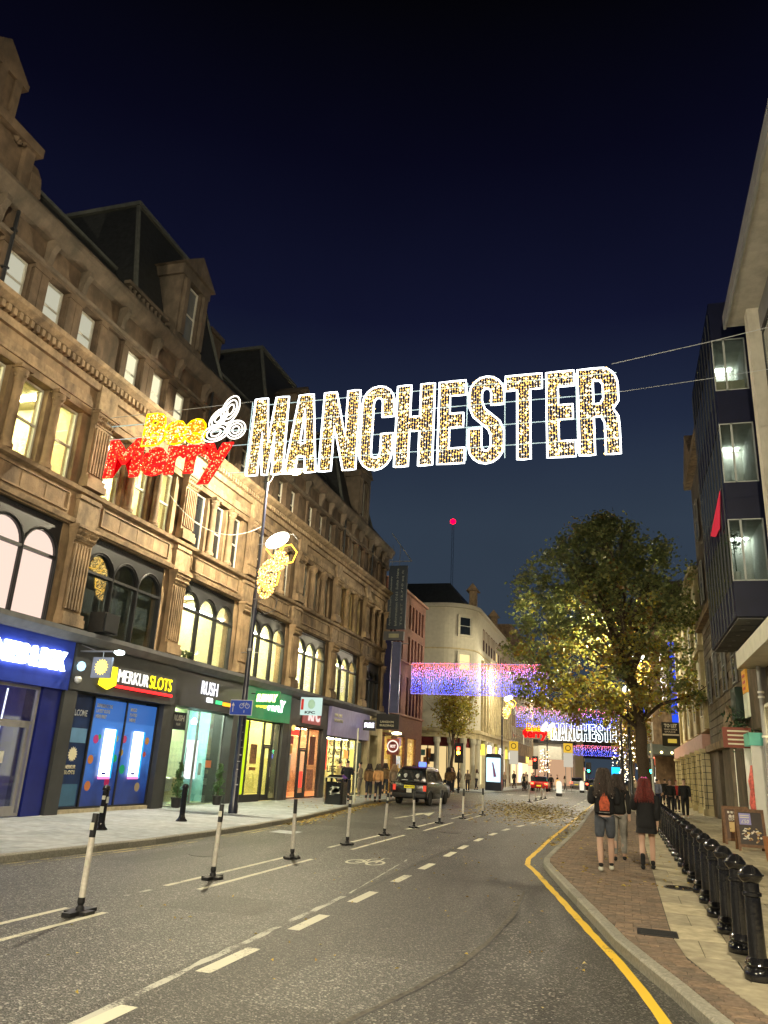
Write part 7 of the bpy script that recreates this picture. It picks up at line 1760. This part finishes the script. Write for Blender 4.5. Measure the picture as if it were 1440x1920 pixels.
        b.build('hair_strands', mat('hair_%02d%02d%02d' % tuple(int(v * 99) for v in hair), hair, .55, var=.4, scale=30, bump=1., bscale=60), t, smooth=True, recalc=False)
    skinmesh('hair', [S(p) for p in V], [(i, i + 1) for i in range(len(V) - 1)], [(r[0] * k, r[1] * k) for r in Rd], hm, t, 2 if fingers else 1)
    if face:
        b = MB()
        for s_ in (-1, 1): b.octa(S((s_ * .03, .118, 1.655)), .009 * k)
        b.build('eyes', mat('eye_dark', (.03, .02, .02), .3), t)
        b = MB(); b.prism([S((0, .11, 1.65))[1:], S((0, .145, 1.615))[1:], S((0, .11, 1.608))[1:]], 'x', -.012, .012); b.build('nose', SKIN, t)
        b = MB(); b.box(-.02, .02, .103 * k, .108 * k, 1.583 * k, 1.59 * k); b.build('mouth', mat('lip', (.3, .1, .09), .5), t)
        b = MB()
        for s_ in (-1, 1): b.octa(S((s_ * .085, .02, 1.64)), .022 * k)
        b.build('ears', SKIN, t)
    return t
w1 = person('long haired person in black hoodie with red back print and grey shorts walking away', (-.40, 16.2, PZ), .04, 1.78, .17, (.010, .010, .012), .95, (.075, .085, .11), 'shorts', (.05, .036, .03), .22, 'front', (.6, .58, .5), 1.22, fingers=True, socks=.08, sub=2)
b = MB(); b.prism([(-.085, 1.06), (.085, 1.06), (.095, 1.2), (.06, 1.3), (0, 1.39), (-.06, 1.3), (-.095, 1.2)], 'y', -.178, -.150)
b.build('back_print', mat('rust_red_print', (.42, .075, .03), .7, var=.5, scale=25), w1)
b = MB()
for a_ in range(8):
    t_ = math.radians(15 + a_ * 21.5); b.octa((.155 * math.cos(t_), -.166 + .02 * abs(math.cos(t_)), 1.24 + .2 * math.sin(t_)), .016)
for i in range(9): b.box(-.10 + i * .022, -.09 + i * .022, -.172, -.150, 1.02, 1.035)
b.build('back_lettering', mat('grey_white_print', (.4, .38, .36), .7), w1)
w2 = person('red haired woman in oversized black coat with bare legs and black boots', (.36, 17.1, PZ), -.05, 1.64, .13, (.009, .009, .011), .73, (.01, .01, .01), 'bare', (.12, .018, .014), .20, 'mixed', (.015, .015, .016), 1.30, fingers=True, socks=.24, sub=2)
b = MB(); b.octa((.0, -.02, 1.66), .045); b.octa((.035, -.02, 1.68), .035); b.octa((-.035, -.02, 1.68), .035); b.build('hair_bow', mat('magenta_bow', (.6, .06, .35), .5), w2)
person('person in black jacket and light trousers half hidden behind the one in shorts', (-.17, 18.4, PZ), 0, 1.70, .16, (.012, .012, .012), .92, (.25, .24, .22), 'trousers', (.05, .035, .03), .1, 'down', (.02, .02, .02), 1.08)
GP = 'pedestrians on the right pavement'
person('person in long black coat and beanie walking towards the viewer beside the colonnade', (2.68, 41.5, PZ), math.pi, 1.76, .12, (.010, .010, .012), .80, (.01, .01, .012), 'trousers', (.02, .015, .012), 0, 'down', (.5, .5, .5), 1.15, GP, face=True)
q1 = person('person in black jacket following the one in the long coat', (2.2, 44.6, PZ), math.pi, 1.70, .12, (.015, .015, .018), .92, (.015, .015, .02), 'trousers', (.03, .02, .02), 0, 'down', (.02, .02, .02), 1.1, GP)
q2 = person('person in red hood in the group coming down the right pavement', (2.75, 49, PZ), math.pi, 1.68, .1, (.35, .03, .03), .92, (.02, .02, .03), 'trousers', (.3, .03, .03), 0, 'down', (.02, .02, .02), 1.1, GP)
q3 = person('person in pale blue jacket at the left of the right pavement group', (1.75, 50, PZ), 0, 1.7, .1, (.22, .25, .4), .92, (.02, .03, .08), 'trousers', (.03, .02, .02), 0, 'down', (.3, .3, .3), 1.1, GP)
dup(q1, (1.95, 53, PZ), 'dark dressed person just behind the pale blue jacket', math.pi, 1., GP); dup(q1, (2.5, 57, PZ), 'dark dressed person behind the red hood', 0, 1.02, GP)
GL = 'people before the shops on the left'
person('person in pale yellow jacket standing at the litter bin', (-12.7, 35.6, PZ), -.8, 1.70, .04, (.42, .38, .16), .95, (.02, .025, .03), 'trousers', (.02, .015, .012), 0, 'front', (.02, .02, .02), 1.05, GL)
person('person in navy black coat standing right behind the litter bin', (-12.1, 35.0, PZ), .2, 1.76, .05, (.012, .014, .022), .92, (.012, .014, .03), 'trousers', (.02, .015, .012), 0, 'front', (.02, .02, .02), 1.15, GL)
q4 = person('person in brown coat and jeans standing between the bin and the tan jacket', (-11.75, 37.2, PZ), .1, 1.64, .06, (.17, .105, .05), .85, (.03, .035, .05), 'trousers', (.03, .02, .015), .05, 'down', (.5, .45, .4), 1.15, GL)
person('person in tan jacket with black shoulder strap walking past the lilac shop', (-11.1, 36.6, PZ), .1, 1.66, .14, (.48, .26, .11), .98, (.015, .018, .03), 'trousers', (.04, .03, .02), .04, 'down', (.02, .02, .02), 1.08, GL)
person('person in long grey brown coat beside the cab', (-11.3, 40.0, PZ), .1, 1.68, .1, (.20, .15, .11), .72, (.03, .03, .04), 'trousers', (.3, .2, .12), .12, 'down', (.4, .4, .4), 1.1, GL)
person('dark haired person looking into the lilac shop window', (-13.2, 40.2, PZ), 1.5, 1.72, .03, (.3, .26, .2), .95, (.2, .18, .15), 'trousers', (.015, .012, .01), 0, 'front', (.3, .3, .3), 1.0, GL)
dup(q4, (-11.0, 52, PZ), 'person in brown coat beyond the cab at the corner', .2, 1.03, GL)
for (x, y, lab, rz_) in ((-12.8, 43.5, 'brown coated person nearest beyond the cab, close to the stone doorway', 0), (-12.2, 47.5, 'brown coated person by the round cafe sign', 2.8), (-13.2, 49.5, 'brown coated person hugging the brick wall', .3), (-11.5, 55.5, 'brown coated person nearest the junction kerb', 3.3)):
    dup(q4, (x, y, PZ), lab, rz_, R.uniform(.98, 1.06), GL)
GFc = 'distant people at the junction'
c1 = person('man in black walking towards the viewer near the red traffic light', (-12.3, 58.5, PZ), math.pi, 1.78, .14, (.012, .012, .014), .92, (.012, .012, .02), 'trousers', (.03, .02, .02), 0, 'down', (.05, .05, .05), 1.1, GFc)
c2 = person('person in mid brown coat crossing at the corner', (-13.2, 66.5, PZ), 1.2, 1.7, .16, (.25, .2, .15), .8, (.04, .04, .05), 'trousers', (.05, .03, .02), 0, 'down', (.05, .05, .05), 1.05, GFc)
c3 = person('person in cream top left of the advert kiosk', (-12.6, 71.5, PZ), 1.4, 1.68, .16, (.6, .55, .42), .95, (.02, .02, .03), 'trousers', (.1, .05, .03), .1, 'down', (.05, .05, .05), 1.0, GFc)
rr = random.Random(9); spots = [(-12.9, 62), (-11.9, 63.5), (-9.9, 84), (-10.2, 86), (-9.4, 87), (-8.9, 88.5), (-8.3, 89), (-7.7, 90), (-10.4, 90), (-9.7, 91), (-11.6, 89), (-12.2, 86), (-7.3, 93.5), (-6.5, 94), (1.6, 64), (2.2, 70), (.9, 76), (1.5, 82), (2.4, 88), (-12.6, 97), (-12.0, 104)]
pl = ['first', 'second', 'third', 'fourth', 'fifth', 'sixth', 'seventh', 'eighth', 'ninth', 'tenth', 'eleventh', 'twelfth', 'thirteenth']
nl = nr_ = 0
for i, (x, y) in enumerate(spots):
    src = [c1, c2, c1, c3, c1][i % 5]; what = ['dark dressed', 'brown coated', 'black clad', 'cream topped', 'dark clothed'][i % 5]
    if x < 0: lab = '%s distant figure, %s from the viewer in the junction crowd' % (what, ORD[nl]); nl += 1
    else: lab = '%s distant figure, %s from the viewer beyond the tree' % (what, ORD[nr_]); nr_ += 1
    dup(src, (x, y, PZ if (x < -10.9 or x > -1.8) else 0), lab, rr.choice([0, math.pi, 1.4, -1.2]) + rr.uniform(-.3, .3), rr.uniform(.95, 1.04), GFc)
e1 = person('person in dark coat cut off by the right edge of the picture', (3.02, 17.3, PZ), .1, 1.72, .12, (.02, .02, .022), .85, (.02, .02, .02), 'trousers', (.05, .03, .02), .1, 'down', (.02, .02, .02), 1.1)
bg_ = thing('shopping_bag', 'brown and cream shopping bag hanging at the right edge beside the bollards', 'bag', (2.68, 17.2, .5))
b = MB(); b.frustum((2.52, 2.82, 17.0, 17.4), (2.48, 2.86, 16.98, 17.42), .42, .86); b.build('bag_body', mat('brown_bag', (.35, .14, .05), .6), bg_)
b = MB(); b.tube([(2.6, 17.2, .86), (2.62, 17.2, 1.0), (2.72, 17.2, 1.03), (2.8, 17.2, .86)], .012, 5); b.build('handle', mat('cream_rope', (.6, .55, .45), .6), bg_)

# ------------------------------------------------------------------ trees
def leafmat(name, col, tr=.45):
    m = bpy.data.materials.new(name); t, n = nodes_of(m); L = t.links
    out = n.new('ShaderNodeOutputMaterial'); d = n.new('ShaderNodeBsdfPrincipled'); d.inputs['Base Color'].default_value = (*col, 1); d.inputs['Roughness'].default_value = .3
    tl = n.new('ShaderNodeBsdfTranslucent'); tl.inputs[0].default_value = (col[0] * 1.5, col[1] * 1.5, col[2] * .8, 1)
    mx = n.new('ShaderNodeMixShader'); mx.inputs[0].default_value = tr; L.new(d.outputs[0], mx.inputs[1]); L.new(tl.outputs[0], mx.inputs[2]); L.new(mx.outputs[0], out.inputs[0])
    return m
LM = [leafmat('dark_green_leaf', (.115, .14, .065)), leafmat('green_leaf', (.19, .225, .10)), leafmat('olive_leaf', (.27, .27, .12)), leafmat('yellow_leaf', (.36, .32, .06)), leafmat('brown_leaf', (.22, .13, .045)), leafmat('orange_leaf', (.30, .18, .05))]
BARK = mat('bark', (.09, .065, .045), .9, var=.3, scale=20, bump=.6)
def tree(label, x, y, trunk_h, r0, prof, cshift, nbr, nleaf, ls, chooser, seed, cut=None):
    rng = random.Random(seed); t = thing('street_tree', label, 'tree', (x, y, PZ))
    zt = prof[-1][0]; zb = prof[0][0]
    def rad(z):
        for (za, ra), (zc, rc) in zip(prof, prof[1:]):
            if za <= z <= zc: return ra + (rc - ra) * (z - za) / (zc - za)
        return 0
    b = MB(); P = [(x, y, PZ)]; n = 7
    for i in range(1, n): P.append((x + rng.uniform(-.06, .06) + cshift * .03 * i, y + rng.uniform(-.05, .05), PZ + (trunk_h - PZ) * i / (n - 1)))
    b.tube(P, r0, 12, radii=[r0 * (1.35 - .35 * min(1, i / 1.5)) * (1 - .28 * i / n) for i in range(n)])
    tips = []; top = Vector(P[-1])
    for i in range(nbr):
        z = zb + (zt - zb) * (.10 + .85 * rng.random()); a = rng.uniform(0, 6.28); q = rad(z) * (.45 + .5 * rng.random())
        e = Vector((x + cshift + q * math.cos(a), y + q * math.sin(a), z)); s0 = top.lerp(Vector(P[-3]), rng.random())
        if z > trunk_h + 2: s0 = top.lerp(Vector((x + cshift * .6, y, trunk_h + (zt - trunk_h) * .45)), rng.random() * .8)
        m1 = s0.lerp(e, .4) + Vector((rng.uniform(-.3, .3), rng.uniform(-.3, .3), rng.uniform(.1, .9))); m2 = s0.lerp(e, .75) + Vector((rng.uniform(-.3, .3), rng.uniform(-.3, .3), rng.uniform(0, .5)))
        rb = r0 * (.42 - .2 * rng.random()); b.tube([s0, m1, m2, e], rb, 6, radii=[rb, rb * .65, rb * .35, .012])
        tips += [m1.lerp(m2, rng.random()), m2, e]
        for _ in range(3):
            s1 = m1.lerp(e, rng.random()); e2 = s1 + Vector((rng.gauss(0, .9), rng.gauss(0, .9), rng.gauss(.2, .6))); b.tube([s1, s1.lerp(e2, .5) + Vector((0, 0, .1)), e2], .02, 4, radii=[.03, .02, .006]); tips.append(e2)
    b.tube([top, Vector((x + cshift * .6, y, trunk_h + (zt - trunk_h) * .45)), Vector((x + cshift, y, zt - .6))], r0 * .5, 8, radii=[r0 * .7, r0 * .35, .03])
    b.build('trunk', BARK, t, smooth=True)
    cl = []
    while len(cl) < 420:
        z = rng.uniform(zb, zt); r_ = rad(z)
        if r_ <= 0: continue
        a = rng.uniform(0, 6.28); q = r_ * (rng.random() ** .42); p = Vector((x + cshift + q * math.cos(a), y + q * math.sin(a), z))
        if z < zb + 2.2 and q < r_ * .3: continue
        if cut and cut(p): continue
        cl.append((p, rng.uniform(.3, .75), rng.random(), q / max(r_, .1)))
    cl += [(p, rng.uniform(.25, .5), rng.random(), .6) for p in tips if zb < p.z < zt and not (cut and cut(p))]
    b = MB(); per = nleaf // len(cl)
    for p, cr_, hue, q in cl:
        for _ in range(int(per * rng.uniform(.5, 1.5))):
            c = p + Vector((rng.gauss(0, cr_ * .6), rng.gauss(0, cr_ * .6), rng.gauss(0, cr_ * .5)))
            if cut and cut(c): continue
            d = Vector((rng.uniform(-1, 1), rng.uniform(-1, 1), rng.uniform(-.9, .5))).normalized(); s_ = ls * rng.uniform(.7, 1.3); u = d.cross(Vector((rng.uniform(-1, 1), rng.uniform(-1, 1), rng.uniform(-1, 1)))).normalized() * s_ * .42
            b.face([c, c + d * s_ * .5 + u, c + d * s_, c + d * s_ * .5 - u], chooser(c, hue, q, rng))
    b.build('crown', LM, t, recalc=False)
    return t
def choose(c, hue, q, rng):
    warm = (10.3 - c.z) / 6.0 + (hue - .5) * 1.3 + (-.35 if c.x > 2.5 else 0) + (-.25 if q > .9 else .12)
    if c.z > 15 and hue > .88: return rng.choice([2, 5])
    if warm > .62: return rng.choice([4, 5, 3, 2, 2, 3])
    if warm > .25: return rng.choice([2, 3, 1, 2, 4])
    return rng.choice([0, 1, 1, 0, 2])
tree('large street tree with green crown turning orange and yellow inside its lower branches', 1.15, 47.5, 6.2, .36, [(4.9, 2.6), (5.8, 4.8), (7.5, 6.2), (10, 6.4), (12.3, 5.9), (14.0, 4.9), (15.2, 3.5), (16.3, 1.9), (17.0, .3)], -1.8, 46, 40000, .20, choose, 4,
     cut=lambda p: p.x > 4.35 or (p.x > 1.5 and p.z < 5.5))
tree('small yellow green street tree before the pale corner building', -13.2, 63.5, 4.3, .14, [(4.6, .8), (5.4, 1.3), (6.8, 1.5), (8.0, 1.1), (8.8, .4)], .2, 14, 5500, .17, lambda c, h, q, rng: rng.choice([2, 3, 3, 3, 5]), 8)
tree('slim lamp lit tree beyond the big tree on the right pavement', .9, 88, 3.6, .12, [(3.6, .8), (4.6, 1.8), (6.5, 2.0), (8.3, 1.0), (9, .3)], 0, 14, 4000, .22, lambda c, h, q, rng: rng.choice([3, 4, 5, 3]), 9)


# ------------------------------------------------------------------ far festive lights
rq = random.Random(31)
def fairy(label, x, y, z0, z1, r, n, ms):
    t = thing('fairy_lights', label, 'fairy lights', (x, y, z0), 'fairy lights far up the street'); b = MB()
    for i in range(n):
        a = rq.uniform(0, 6.28); q = r * math.sqrt(rq.random()); b.octa((x + q * math.cos(a), y + q * math.sin(a), rq.uniform(z0, z1)), rq.uniform(.04, .08), rq.randrange(len(ms)))
    b.build('bulbs', ms, t, kind='stuff', recalc=False)
    b = MB(); b.tube([(x, y, PZ), (x, y, z1)], .05, 6); b.build('pole', IRON, t)
FM = [emi('fairy_gold', (1, .7, .3), 5), emi('fairy_white', (1, .92, .8), 6)]
fairy('gold and white fairy lights wound up a post just left of the slim tree', .3, 84, 1.5, 6, .9, 90, FM)
fairy('gold and white fairy lights on a farther post at the right kerb', -.6, 106, 1.2, 5.5, .9, 80, FM)
fairy('gold and white fairy lights on the left kerb beyond the junction', -10.2, 110, 2, 5, .8, 60, FM)
for i, (x, y, z, w, h, c) in enumerate([(-12.9, 118, 3.2, 1.6, .7, (1, .3, .12)), (3.2, 92, 3.2, .9, 1.0, (1, .85, .5)), (3.3, 104, 3.6, 1.2, .8, (.9, .95, 1)), (3.4, 122, 3.0, 1.3, .9, (1, .5, .2)), (-10.2, 172, 3.0, 2.4, 1.2, (1, .8, .5)), (3.6, 150, 3.2, 2.0, 1.2, (1, .75, .45)), (3.0, 98, 1.8, .8, 1.2, (1, .7, .35))]):
    t = thing('illuminated_sign', ['orange lit sign at the far end of the brown office block', 'pale gold lit sign nearest on the brown tower front', 'cool white lit sign on the brown tower front', 'orange lit sign on the blue washed building', 'large warm lit sign on the far left block', 'large warm lit sign on the far right block', 'low amber lit sign on the brown tower front'][i], 'sign', (x, y, z))
    b = MB(); b.box(x - w / 2 - .06, x + w / 2 + .06, y, y + .15, z - h / 2 - .06, z + h / 2 + .06); b.build('case', BLACKM, t)
    b = MB(); b.box(x - w / 2, x + w / 2, y - .03, y, z - h / 2, z + h / 2); b.build('lit_face', emi('far_lit_face_%d' % i, c, 2.2), t)
